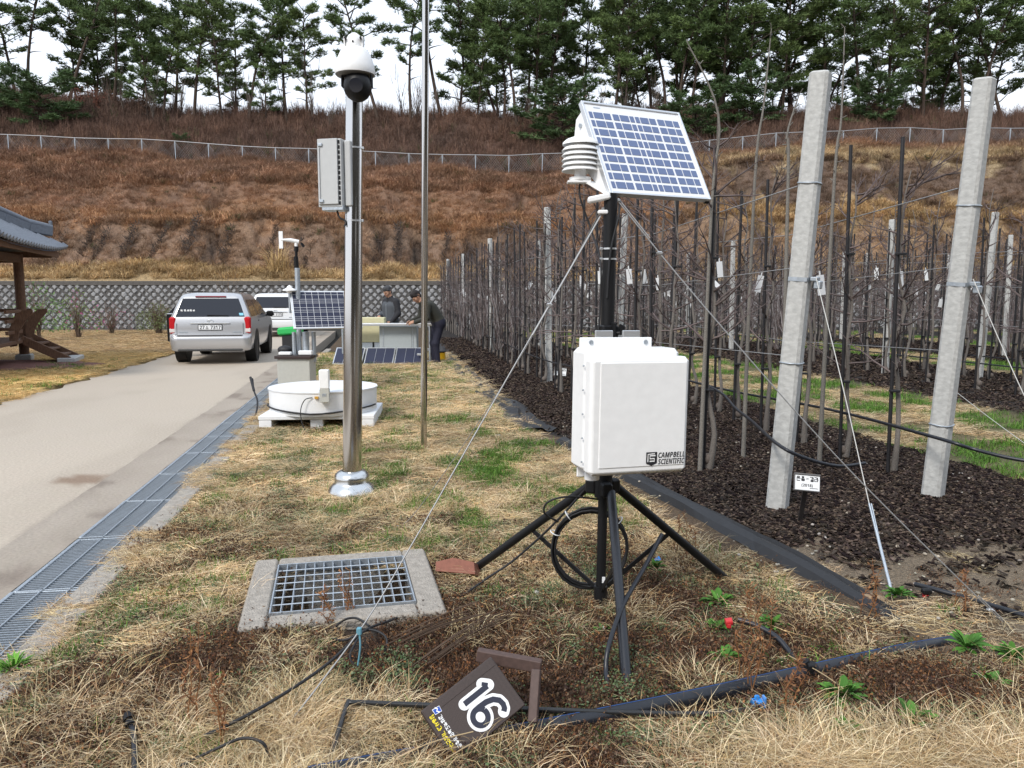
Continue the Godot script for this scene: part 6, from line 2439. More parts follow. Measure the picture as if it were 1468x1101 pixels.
func hand(caps: Array, w: Vector3, dir: Vector3, palm: Vector3, skin: Color, curl: float) -> void:  # wrist, way the hand points, way the palm faces
	var sd := dir.cross(palm).normalized()
	var k := w + dir * 0.09
	caps.append([w, w + dir * 0.03, 0.027, 0.03, skin])
	for i in 4:
		var x := (i - 1.5) * 0.021
		caps.append([w + dir * 0.025 + sd * x * 0.7, k + sd * x, 0.016, 0.0115, skin])
		var l: float = [0.034, 0.041, 0.038, 0.03][i]
		var p := k + sd * x
		var d := (dir + palm * curl).normalized()
		var p2 := p + d * l
		var d2 := (dir + palm * curl * 3.0).normalized()
		caps.append([p, p2, 0.0105, 0.0095, skin])
		caps.append([p2, p2 + d2 * l * 0.85, 0.0095, 0.008, skin])
	var th := w + dir * 0.03 - sd * 0.032
	var td := (dir * 0.7 - sd * 0.6 + palm * 0.4).normalized()
	caps.append([w + dir * 0.02 - sd * 0.015, th, 0.017, 0.014, skin])
	caps.append([th, th + td * 0.035, 0.013, 0.011, skin])
	caps.append([th + td * 0.035, th + td * 0.035 + (dir + palm * 0.5).normalized() * 0.028, 0.011, 0.009, skin])


func make_people() -> void:
	var skin := Color(0.42, 0.235, 0.155)
	var m := mat(Color.WHITE, 0.8, 0.0, true)
	# first man: stands behind the bench, looks down at what he holds
	var jk := Color(0.068, 0.075, 0.088)
	var dk := Color(0.018, 0.018, 0.022)
	var tr := Color(0.035, 0.035, 0.042)
	var bs := Basis(Vector3.UP, deg_to_rad(-42))
	var at := Vector3(-2.98, 0.0, -19.45)
	var t := thing("person", "person in dark grey jacket standing behind the bench, looking down at a hand", "person", at, "", bs)
	var caps := []
	for s in [-1.0, 1.0]:
		limb(caps, [Vector3(s * 0.09, 0.93, 0), Vector3(s * 0.11, 0.5, 0.02), Vector3(s * 0.12, 0.09, -0.02)], [0.095, 0.064, 0.05], [tr])
		limb(caps, [Vector3(s * 0.12, 0.045, -0.05), Vector3(s * 0.14, 0.035, 0.14)], [0.045, 0.035], [dk])
	limb(caps, [Vector3(-0.08, 0.95, 0), Vector3(0.08, 0.95, 0)], [0.115, 0.115], [jk])
	limb(caps, [Vector3(-0.07, 1.0, 0.0), Vector3(-0.09, 1.3, 0.01)], [0.125, 0.13], [jk])
	limb(caps, [Vector3(0.07, 1.0, 0.0), Vector3(0.09, 1.3, 0.01)], [0.125, 0.13], [jk])
	limb(caps, [Vector3(-0.15, 1.42, -0.01), Vector3(0.15, 1.42, -0.01)], [0.085, 0.085], [dk])
	limb(caps, [Vector3(0, 1.45, -0.01), Vector3(0, 1.52, 0.02)], [0.075, 0.065], [dk])
	limb(caps, [Vector3(0, 1.5, 0.02), Vector3(0, 1.6, 0.05)], [0.056, 0.052], [skin])
	limb(caps, [Vector3(-0.2, 1.41, -0.01), Vector3(-0.27, 1.12, 0.04), Vector3(-0.1, 1.06, 0.29)], [0.075, 0.058, 0.042], [dk, jk])
	limb(caps, [Vector3(0.2, 1.41, -0.01), Vector3(0.28, 1.13, 0.0), Vector3(0.25, 0.93, 0.2)], [0.075, 0.058, 0.042], [dk, dk])
	var hb := Basis(Vector3.RIGHT, 0.42)
	var ho := Vector3(0, 1.665, 0.085)
	var body := flesh(caps, 0.017, 0.045)
	caps = []
	limb(caps, [Vector3(0, 1.55, 0.03), Vector3(0, 1.63, 0.06)], [0.052, 0.05], [skin])
	head(caps, ho, hb, skin)
	join(body, flesh(caps, 0.009, 0.02))
	eyes(t, ho, hb)
	part(t, "hair", hair(ho, hb, Color(0.05, 0.05, 0.052)), m)
	caps = []
	hand(caps, Vector3(-0.1, 1.06, 0.29), Vector3(0.6, 0.05, 0.55).normalized(), Vector3(0, -0.3, 1).cross(Vector3(0.6, 0.05, 0.55)).normalized() * -1.0, skin, 0.5)
	join(body, flesh(caps, 0.006, 0.008))
	caps = []
	hand(caps, Vector3(0.25, 0.93, 0.2), Vector3(-0.2, -0.5, 0.7).normalized(), Vector3(-1, 0, 0), skin, 0.4)
	join(body, flesh(caps, 0.006, 0.008))
	part(t, "body", body, m)
	var b := Mb.new()
	b.box(Vector3(0, 1.16, 0.146), Vector3(0.012, 0.42, 0.006), 0.002)
	part(t, "zip", b, M.galv)
	# second man: bends over the bench beside the flag pole
	var ol := Color(0.032, 0.034, 0.026)
	var nv := Color(0.014, 0.015, 0.03)
	bs = Basis(Vector3.UP, deg_to_rad(-68))
	at = Vector3(-1.76, 0.0, -17.85)
	t = thing("person", "person in dark olive jacket and navy trousers bending over the bench behind the flag pole", "person", at, "", bs)
	caps = []
	for s in [-1.0, 1.0]:
		limb(caps, [Vector3(s * 0.09, 0.92, -0.1), Vector3(s * 0.11, 0.5, 0.0), Vector3(s * 0.12, 0.09, -0.04)], [0.1, 0.068, 0.053], [nv])
		limb(caps, [Vector3(s * 0.12, 0.045, -0.06), Vector3(s * 0.13, 0.035, 0.13)], [0.045, 0.036], [dk])
	limb(caps, [Vector3(-0.08, 0.96, -0.1), Vector3(0.08, 0.96, -0.1)], [0.125, 0.125], [nv])
	limb(caps, [Vector3(-0.07, 1.04, -0.07), Vector3(-0.09, 1.3, 0.12)], [0.12, 0.13], [ol])
	limb(caps, [Vector3(0.07, 1.04, -0.07), Vector3(0.09, 1.3, 0.12)], [0.12, 0.13], [ol])
	limb(caps, [Vector3(-0.15, 1.36, 0.2), Vector3(0.15, 1.36, 0.2)], [0.085, 0.085], [ol])
	limb(caps, [Vector3(0, 1.38, 0.2), Vector3(0, 1.43, 0.28)], [0.07, 0.06], [ol])
	limb(caps, [Vector3(0, 1.42, 0.27), Vector3(0, 1.49, 0.33)], [0.055, 0.05], [skin])
	limb(caps, [Vector3(-0.2, 1.35, 0.2), Vector3(-0.25, 1.08, 0.26), Vector3(-0.15, 1.0, 0.5)], [0.073, 0.056, 0.042], [ol])
	limb(caps, [Vector3(0.2, 1.35, 0.2), Vector3(0.26, 1.08, 0.24), Vector3(0.17, 0.99, 0.48)], [0.073, 0.056, 0.042], [ol])
	body = flesh(caps, 0.017, 0.045)
	hb = Basis(Vector3.RIGHT, 0.75)
	ho = Vector3(0, 1.545, 0.40)
	caps = []
	limb(caps, [Vector3(0, 1.44, 0.29), Vector3(0, 1.51, 0.36)], [0.05, 0.05], [skin])
	head(caps, ho, hb, skin)
	join(body, flesh(caps, 0.009, 0.02))
	eyes(t, ho, hb)
	part(t, "hair", hair(ho, hb, Color(0.012, 0.011, 0.011)), m)
	for s in [-1.0, 1.0]:
		caps = []
		hand(caps, Vector3(s * 0.16, 1.0, 0.49), Vector3(-s * 0.3, -0.25, 0.9).normalized(), Vector3(-s * 0.6, -0.7, 0).normalized(), skin, 0.5)
		join(body, flesh(caps, 0.006, 0.008))
	part(t, "body", body, m)


func join(a: Mb, b: Mb) -> void:
	a.v.append_array(b.v)
	a.n.append_array(b.n)
	a.c.append_array(b.c)


func concrete_post(h: float, w: float) -> Mb:
	var b := Mb.new()
	var rings := []
	for y in [-0.3, h - 0.012, h]:
		var ww := w * lerpf(1.0, 0.9, clampf(y / h, 0, 1)) - (0.012 if y == h else 0.0)
		var c := ww * 0.7
		rings.append([Vector3(ww, y, c), Vector3(c, y, ww), Vector3(-c, y, ww), Vector3(-ww, y, c), Vector3(-ww, y, -c), Vector3(-c, y, -ww), Vector3(c, y, -ww), Vector3(ww, y, -c)])
	for i in 2:
		for k in 8:
			var l := (k + 1) % 8
			b.quad(rings[i][k], rings[i][l], rings[i + 1][l], rings[i + 1][k], rings[i][k] + rings[i][l] - Vector3(0, 2.0 * rings[i][k].y, 0))
	for k in 8:
		b.flat(rings[2][k], rings[2][(k + 1) % 8], Vector3(0, h, 0), Vector3.UP)
	return b


func make_orchard() -> void:
	var ROWS := [2.85, 4.4, 9.8, 11.1, 15.5, 16.9, 21.3, 22.7, 27.0, 28.4]
	# end posts, close to the camera
	var pd := concrete_post(3.02, 0.07)
	for i in 2:
		var a: Vector3 = [Vector3(1.93, 0, -5.61), Vector3(3.25, 0, -5.96)][i]
		var b: Vector3 = [Vector3(2.058, 3.072, -5.45), Vector3(3.308, 3.103, -5.72)][i]
		var t := thing("concrete_post", ["leaning concrete end post of the first orchard row, left of the near pair", "leaning concrete end post at the right edge, right of the near pair"][i], "post", a, "near concrete end posts")
		var x := along(a, b)
		var bs := x.basis * Basis(Vector3.UP, 0.95 if i == 0 else 0.72)
		var sc := (b - a).length() / 3.02
		part(t, "post", pd, M.pale_concrete, Vector3.ZERO, bs.scaled_local(Vector3(1, sc, 1)))
		for k in 3:
			var f: float = [0.765, 0.555, 0.365][k] if i == 0 else [0.72, 0.54, 0.20][k]
			var o := a.lerp(b, f)
			var m := Mb.new()
			var ring := []
			for j in 9:
				var an := TAU * j / 8.0 + TAU / 8.0
				ring.append(bs * (Vector3(cos(an), 0, sin(an)) * ((0.094 if j % 2 == 0 else 0.078) - 0.008 * f)))
			if k == 1:
				for j in 8:
					var u: Vector3 = x.basis.y * 0.014
					m.quad(ring[j] * 1.005 - u, ring[j + 1] * 1.005 - u, ring[j + 1] * 1.005 + u, ring[j] * 1.005 + u, ring[j])
				m.box(Vector3(0.085, 0.0, 0.05), Vector3(0.08, 0.03, 0.05), 0.005, bs)
				m.box(Vector3(0.105, -0.04, 0.055), Vector3(0.055, 0.055, 0.05), 0.006, bs)
			else:
				m.tube(ring, 0.006, 6, false)
			for j in m.v.size():
				m.v[j] += o - a
			part(t, "clamp_band" if k == 1 else "wire_loop", m, M.galv)
	# the line posts of each row
	var first: Node3D
	var spots := []
	for r in ROWS.size():
		var offs: float = [13.9, 14.7, 15.3, 14.6, 12.6, 13.4, 15.0, 16.0, 17.0, 18.0][r]
		while offs < 36.5:
			spots.append([ROWS[r] + (0.1 if r == 0 else 0.0) , offs, r])
			offs += [7.2, 7.4, 6.8, 7.0, 7.0, 7.2, 7.4, 7.0, 7.2, 7.4][r]
	for i in spots.size():
		var s: Array = spots[i]
		var at := aD(s[0], s[1])
		if at.x / s[1] > 0.7:
			continue
		var lean := R(-0.03, 0.035)
		var bs := Basis(Vector3.BACK, -lean) * Basis(Vector3.UP, R(0, 1.5)).scaled(Vector3(0.8, 1.02 * R(0.97, 1.03), 0.8))
		var lab := "upright concrete post standing in the orchard among bare trees"
		if s[2] == 0:
			lab = ["nearest upright concrete post of the first row, with a small white plate at its foot", "second upright concrete post of the first orchard row", "third upright concrete post of the first orchard row", "fourth upright concrete post of the first orchard row", "farthest upright concrete post of the first orchard row"][mini(int((s[1] - 13.0) / 7.2), 4)]
		elif s[2] == 2 and s[1] < 16.0:
			lab = "pale concrete post between the two near end posts, in the second mulched bed"
		if first == null:
			first = thing("orchard_post", lab, "post", at, "upright concrete posts in the orchard", bs)
			part(first, "post", pd, M.pale_concrete)
		else:
			copy(first, "orchard_post", lab, at, bs)
	# trees with a black stake each
	var kinds := []
	for k in 6:
		var ap := apple(R(2.6, 3.1), 15 + 3 * (k % 3))
		kinds.append([ap[0].mesh(), ap[1].mesh()])
	var stk := Mb.new()
	stk.tube([Vector3(0, -0.1, 0), Vector3(0, 2.85, 0)], 0.017, 8)
	var sm := stk.mesh()
	var tie := Mb.new()
	tie.box(Vector3(0.02, 0, 0.015), Vector3(0.075, 0.02, 0.06), 0.004)
	var ties := tie.mesh()
	var ps: Node3D
	var pt := {}
	var count := 0
	for r in ROWS.size():
		var D: float = [6.9, 6.75, 9.0, 9.6, 11.0, 12.0, 13.5, 14.5, 17.0, 18.0][r]
		var n := 0
		while D < 36.0:
			var at := aD(ROWS[r] + R(-0.05, 0.05), D)
			var q := at.x / D
			if q < 0.72 and count < 300:
				var k := rng.randi() % 6
				var bs := Basis(Vector3.UP, R(0, TAU)).scaled(Vector3(1, R(0.9, 1.1), 1))
				var lab := "bare young apple tree tied to a black stake, deep in the orchard rows"
				var sl := "thin black stake of an apple tree, deep in the orchard rows"
				var o8 := ["first", "second", "third", "fourth", "fifth", "sixth", "seventh", "eighth"]
				if r < 2 and n < 8:
					lab = "bare apple tree, %s of the %s orchard row beyond its concrete end post" % [o8[n], ["first", "second"][r]]
					sl = "black stake of the %s apple tree in the %s orchard row" % [o8[n], ["first", "second"][r]]
				at.y = 0.02
				if pt.has(k):
					var c := copy(pt[k], "apple_tree", lab, at, bs)
				else:
					pt[k] = plant("apple_tree", lab, "apple tree", at, [["trunk", kinds[k][0], M.bark], ["branches", kinds[k][1], M.leaf]], "bare apple trees in the orchard", bs)
				var sat := at + Vector3(R(-0.02, 0.02) - 0.055, 0, R(-0.03, 0.03))
				var sb := Basis(Vector3.BACK, R(-0.025, 0.015)).scaled(Vector3(1, R(0.96, 1.06), 1))
				if ps == null:
					ps = thing("tree_stake", sl, "stake", sat, "black stakes in the orchard", sb)
					part(ps, "pole", sm, M.stake)
					part(ps, "tie", ties, M.black_rubber, Vector3(0, 0.75, 0))
					part(ps, "tie", ties, M.black_rubber, Vector3(0, 1.9, 0))
				else:
					copy(ps, "tree_stake", sl, sat, sb)
				count += 1
				n += 1
			D += R(0.85, 1.15) * [0.68, 0.68, 0.66, 0.66, 0.68, 0.68, 0.7, 0.7, 0.75, 0.75][r]
	# twiggy mass deep in the rows, too fine to pick apart
	var tw := bare_twigs(13, 1.8, 0.3, 0.009, [Color(0.20, 0.165, 0.16), Color(0.12, 0.09, 0.085), Color(0.33, 0.30, 0.30)]).mesh()
	var xs := []
	var cs := []
	for r in ROWS.size():
		for i in 40:
			var D := R(17.0, 36.5)
			var at := aD(ROWS[r] + R(-0.3, 0.3), D)
			xs.append(Transform3D(Basis(Vector3.UP, R(0, 6)).scaled(Vector3.ONE * R(0.8, 1.2)), at + Vector3(0, R(0.2, 0.7), 0)))
			cs.append(Color.WHITE * R(0.75, 1.3))
	stuff("orchard_twigs", "grey purple haze of fine bare twigs far down the orchard rows", "twigs", tw, M.leaf, xs, cs)
	# wires and hoses along the rows
	var tops := []
	for i in 2:
		var a: Vector3 = [Vector3(1.93, 0, -5.61), Vector3(3.25, 0, -5.96)][i]
		var bq: Vector3 = [Vector3(2.058, 3.072, -5.45), Vector3(3.308, 3.103, -5.72)][i]
		tops.append(func(y: float) -> Vector3: return a.lerp(bq, y / 3.02) + Vector3(-0.06, 0, -0.06))
	for r in 6:
		for k in 3:
			var y: float = [1.15, 1.75, 2.3][k]
			var d0: float = [5.5, 5.8, 9.0, 9.0, 12.0, 12.0][r]
			var b := Mb.new()
			var w := []
			for i in 13:
				var D := lerpf(d0 + 0.4, 36.5, i / 12.0)
				w.append(tops[r].call(y) if r < 2 and i == 0 else aD(ROWS[r] + (0.1 * (1.0 - i / 3.0) if r < 2 and i < 3 else 0.0) + (0.07 if r < 2 and i == 0 else 0.0), D, y - 0.06 * sin(PI * fposmod(i * 0.5, 1.0))))
			b.tube(w, 0.0045 if k == 2 else 0.0032, 4, false)
			solo("trellis_wire", "%s trellis wire of the %s orchard row counted from the left" % [["lowest", "middle", "top"][k], ["first", "second", "third", "fourth", "fifth", "sixth"][r]], "wire", b, M.wire, Vector3.ZERO, "trellis wires along the orchard rows")
	var b := Mb.new()
	b.tube(curve([aD(2.8, 30, 0.5), aD(2.8, 20, 0.5), aD(2.82, 13, 0.48), Vector3(1.899, 0.675, -8.5), Vector3(1.982, 0.585, -6.8), Vector3(1.846, 0.569, -5.45), Vector3(1.985, 0.496, -5.3), Vector3(2.247, 0.421, -5.35), Vector3(2.507, 0.409, -5.5)], 6), 0.0125, 8)
	solo("irrigation_hose", "black irrigation hose of the first row, sagging past the left near post", "hose", b, M.pipe)
	b = Mb.new()
	b.tube(curve([aD(4.4, 30, 0.5), aD(4.4, 18, 0.5), Vector3(2.621, 0.339, -11.5), Vector3(3.109, 0.471, -7.8), Vector3(3.102, 0.555, -5.8), Vector3(3.294, 0.504, -5.5), Vector3(3.503, 0.471, -5.3), Vector3(3.797, 0.476, -5.1)], 6), 0.0135, 8)
	solo("irrigation_hose", "black irrigation hose of the second row, running past the right near post", "hose", b, M.pipe)
	for r in [2, 3]:
		b = Mb.new()
		b.tube([aD(ROWS[r], 9.5, 0.5), aD(ROWS[r], 16, 0.45), aD(ROWS[r], 24, 0.5), aD(ROWS[r], 36, 0.5)], 0.012, 6)
		solo("irrigation_hose", "black irrigation hose of the %s orchard row" % ["third", "fourth"][r - 2], "hose", b, M.pipe)
	# stays of the end posts
	var s0 := Vector3(2.065, 1.713, -5.4)
	var t := thing("post_stay", "pale cord and galvanised rod staying the left near concrete post", "stay", Vector3(1.92, 0, -3.78))
	b = Mb.new()
	b.tube(curve([s0, Vector3(2.053, 1.089, -4.9), Vector3(2.042, 0.411, -4.4)], 4), 0.003, 6)
	wpart(t, "cord", b, M.cord)
	b = Mb.new()
	b.tube([Vector3(2.042, 0.411, -4.4), Vector3(2.028, 0.262, -4.25)], 0.006, 6)
	b.tube([Vector3(2.054, 0.411, -4.4), Vector3(2.036, 0.262, -4.25)], 0.004, 6)
	wpart(t, "wire_loop", b, M.galv)
	b = Mb.new()
	b.tube([Vector3(2.028, 0.295, -4.27), Vector3(1.98, -0.05, -3.88)], 0.0085, 10)
	wpart(t, "anchor_rod", b, M.galv)
	b = Mb.new()
	b.tube(curve([Vector3(3.277, 1.708, -5.65), Vector3(3.325, 1.315, -5.4), Vector3(3.361, 0.908, -5.1), Vector3(3.451, 0.445, -4.8)], 4), 0.003, 6)
	solo("post_stay", "pale cord staying the right near concrete post at the right edge", "stay", b, M.cord)
	b = Mb.new()
	b.tube(curve([Vector3(4.589, 0.634, -8.2), Vector3(4.544, 0.429, -7.4), Vector3(4.529, 0.276, -6.8)], 4), 0.003, 5)
	solo("post_stay", "thin pale cord slanting over the grass right of the right near post", "cord", b, M.cord)
	# tall leaders above the near stakes
	var ld := [[1020, 300, 1030, 165, 985, 60, 6.8, "long pale leader shoot leaning left above the solar panel's right corner"], [1082, 260, 1095, 150, 1106, 40, 7.4, "thin upright leader shoot left of the near concrete post"], [1130, 250, 1128, 195, 1146, 135, 6.6, "crooked leader shoot touching the left side of the near concrete post's top"], [1196, 260, 1206, 170, 1211, 40, 7.0, "long upright leader shoot just right of the near concrete post's top"]]
	for q in ld:
		b = Mb.new()
		b.col = Color(0.25, 0.23, 0.2)
		b.tube(curve([Vector3(_px(q[0], q[1], q[6]).x + R(-0.04, 0.04), 0.0, _px(q[0], q[1], q[6]).z), _px(q[0], q[1], q[6]), _px(q[2], q[3], q[6]), _px(q[4], q[5], q[6])], 5), _res([0.022, 0.013, 0.009, 0.004], 5), 6)
		var c := curve([_px(q[0], q[1], q[6]), _px(q[2], q[3], q[6]), _px(q[4], q[5], q[6])], 5)
		for p in c:
			b.tube([p, p + Vector3(R(-1, 1), R(0, 1), R(-1, 1)).normalized() * 0.05], 0.004, 4)
		solo("leader_shoot", q[7], "shoot", b, M.bark)
	# white name tags on the near trees and far specks
	var tg := Mb.new()
	tg.box(Vector3(0, -0.1, 0), Vector3(0.06, 0.16, 0.003), 0.0)
	tg.box(Vector3(0, -0.01, 0), Vector3(0.012, 0.05, 0.002), 0.0)
	var tgm := tg.mesh()
	var tl := [[1175, 391, 6.4, 0.15, "white blank tag hanging right of the left near concrete post"], [1290, 386, 7.4, 0.1, "white tag with black writing hanging left of the right near concrete post"], [1031, 372, 8.0, 0.1, "white tag left of the two near posts, at the leaning leader's tree"], [1092, 392, 7.6, -0.2, "white tag on the tree just left of the left near post"], [1015, 396, 9.5, 0.8, "small tilted white tag right of the solar panel"], [901, 383, 8.6, 0.1, "white tag right of the tripod mast, beside a concrete post"], [921, 384, 9.0, 0.2, "second white tag right of the tripod mast"], [943, 396, 10.5, 0.1, "third, lower white tag right of the tripod mast"], [860, 386, 10.0, 0.05, "white tag just left of the tripod mast"], [1256, 382, 11.0, 0.1, "white tag left of the concrete post between the near end posts"], [1327, 385, 12.0, 0.15, "white tag between the middle concrete post and the right near post"], [834, 393, 12.0, 0.0, "white tag second left of the tripod mast"]]
	for q in tl:
		var p := _px(q[0], q[1], q[2])
		var o := solo("tree_tag", q[4], "tag", tgm, M.tag, p, "white tags hung on the apple trees", Basis(Vector3.BACK, q[3]) * Basis(Vector3.UP, R(-0.4, 0.4)))
		if q[0] == 1290:
			var w := Mb.new()
			w.strip([Vector2(-0.012, -0.05), Vector2(0.012, -0.05)], 0.006, 0)
			w.strip([Vector2(-0.012, -0.066), Vector2(0.012, -0.066), Vector2(-0.008, -0.072)], 0.005, 0.0001)
			w.strip([Vector2(-0.003, -0.085), Vector2(0.003, -0.085)], 0.006, 0)
			w.strip([Vector2(-0.003, -0.11), Vector2(0.004, -0.112)], 0.006, 0)
			hangul(w, "홍", Vector2(-0.016, -0.165), 0.032, 0.005, 0.0002)
			part(o, "writing", w, M.ink, Vector3(0, 0, 0.002))
	xs = []
	cs = []
	for i in 150:
		var r := rng.randi() % 10
		var D := R(15.0, 36.0)
		var at := aD(ROWS[r], D, R(1.35, 1.9))
		xs.append(Transform3D(Basis(Vector3.BACK, R(-0.6, 0.6)) * Basis(Vector3.UP, R(-0.5, 0.5)).scaled(Vector3(1.3, 1.0, 1)), at + Vector3(0.05, 0, 0.05)))
		cs.append(Color.WHITE)
	stuff("tree_tags_far", "white tags hung on the apple trees far down the rows", "tags", tgm, M.tag, xs, cs)
	# name plates on short posts
	name_plate(Vector3(1.98, 0, -5.28), Vector3(1.93, 0.376, -5.05), 0.165, "white name plate on a short dark stake beside the left near concrete post", true)
	name_plate(aD(2.95, 13.2), Vector3(0.798, 0.325, -13), 0.21, "small white name plate at the foot of the first row's nearest upright post", false)


func _px(x: float, y: float, D: float) -> Vector3:  # from the camera's heading and a distance to a place in the orchard
	var u := (x - 734.0) / 1130.0
	var w := (550.5 - y) / 1130.0
	var c := 0.993596
	var s := 0.112991
	var dir := Vector3(u, w * c - s, -(w * s + c))
	return Vector3(0, 1.6, 0) + dir * (-D / dir.z)


func name_plate(foot: Vector3, ctr: Vector3, w: float, label: String, text: bool) -> void:
	var t := thing("name_plate", label, "sign", foot)
	var bs := Basis(Vector3.UP, -0.12) * Basis(Vector3.RIGHT, -0.35) * Basis(Vector3.BACK, -0.07)
	var b := Mb.new()
	var d := ctr - foot
	b.box(d * 0.5 - Vector3(0, 0, 0.012), Vector3(0.032, d.length(), 0.008), 0.001, along(foot, ctr).basis)
	part(t, "stake", b, mat(L(0.05, 0.045, 0.045), 0.5))
	b = Mb.new()
	b.box(Vector3(0, 0, -0.006), Vector3(w, w * 0.68, 0.008), 0.002)
	b.box(Vector3(0, w * 0.33, 0.002), Vector3(w, 0.009, 0.014), 0.001)
	var bk := part(t, "back_plate", b, mat(L(0.13, 0.125, 0.125), 0.5), d, bs)
	b = Mb.new()
	b.box(Vector3(0.002, -0.002, 0.0), Vector3(w * 0.93, w * 0.58, 0.006), 0.0)
	part(bk, "plate", b, M.tag)
	b = Mb.new()
	hangul(b, "원홍", Vector2(-w * 0.42, w * 0.06), w * 0.17, w * 0.034, 0.0)
	b.strip([Vector2(-0.006, w * 0.12), Vector2(0.008, w * 0.18)], w * 0.016, 0.0)
	b.strip([Vector2(-0.006, w * 0.18), Vector2(0.008, w * 0.12)], w * 0.016, 0.0002)
	hangul(b, "갈라", Vector2(w * 0.1, w * 0.06), w * 0.17, w * 0.034, 0.0)
	b.strip([Vector2(w * 0.1, -w * 0.215), Vector2(w * 0.42, -w * 0.215)], w * 0.022, 0.0)
	part(bk, "lettering", b, M.ink, Vector3(0, 0, 0.0036))
	if text:
		var tm := text_mesh("(2018)", w * 0.11)
		var bb := tm.get_aabb()
		part(bk, "year", tm, M.ink, Vector3(-bb.position.x - bb.size.x * 0.5, -w * 0.11, 0.0036))


func tint(a: float, b: float) -> Color:
	var g := R(a, b)
	return Color(g * R(0.94, 1.06), g, g * R(0.92, 1.08))


func put(x: float, D: float, s: float, sink := 0.0) -> Transform3D:
	var n := Vector3(R(-0.15, 0.15), 1, R(-0.15, 0.15)).normalized()
	var bs := Basis(Quaternion(Vector3.UP, n)) * Basis(Vector3.UP, R(0, TAU))
	return Transform3D(bs.scaled(Vector3.ONE * s), Vector3(x, gy(x, -D) - sink, -D))


func blocked(x: float, D: float) -> bool:  # the concrete basin
	var q := Vector2(x + 0.91, D - 4.09).rotated(0.225)
	if absf(q.x) < 0.5 and absf(q.y) < 0.5:
		return true
	if Vector2(x + 0.15, D - 2.9).length() < 0.25:
		return R() < 0.75
	var pd := 2.52 + (x + 0.6) * 0.2 + (x + 0.6) * (x + 0.6) * 0.05  # the water pipe
	return absf(D - pd) < (0.06 if x > -0.15 else 0.1) and x < 2.0


func near_line(x: float, D: float, lines: Array) -> bool:
	var o := Vector2(x, D)
	for l in lines:
		if o.distance_squared_to(Geometry2D.get_closest_point_to_segment(o, l[0], l[1])) < 0.0042:
			return R() < 0.85
	return false


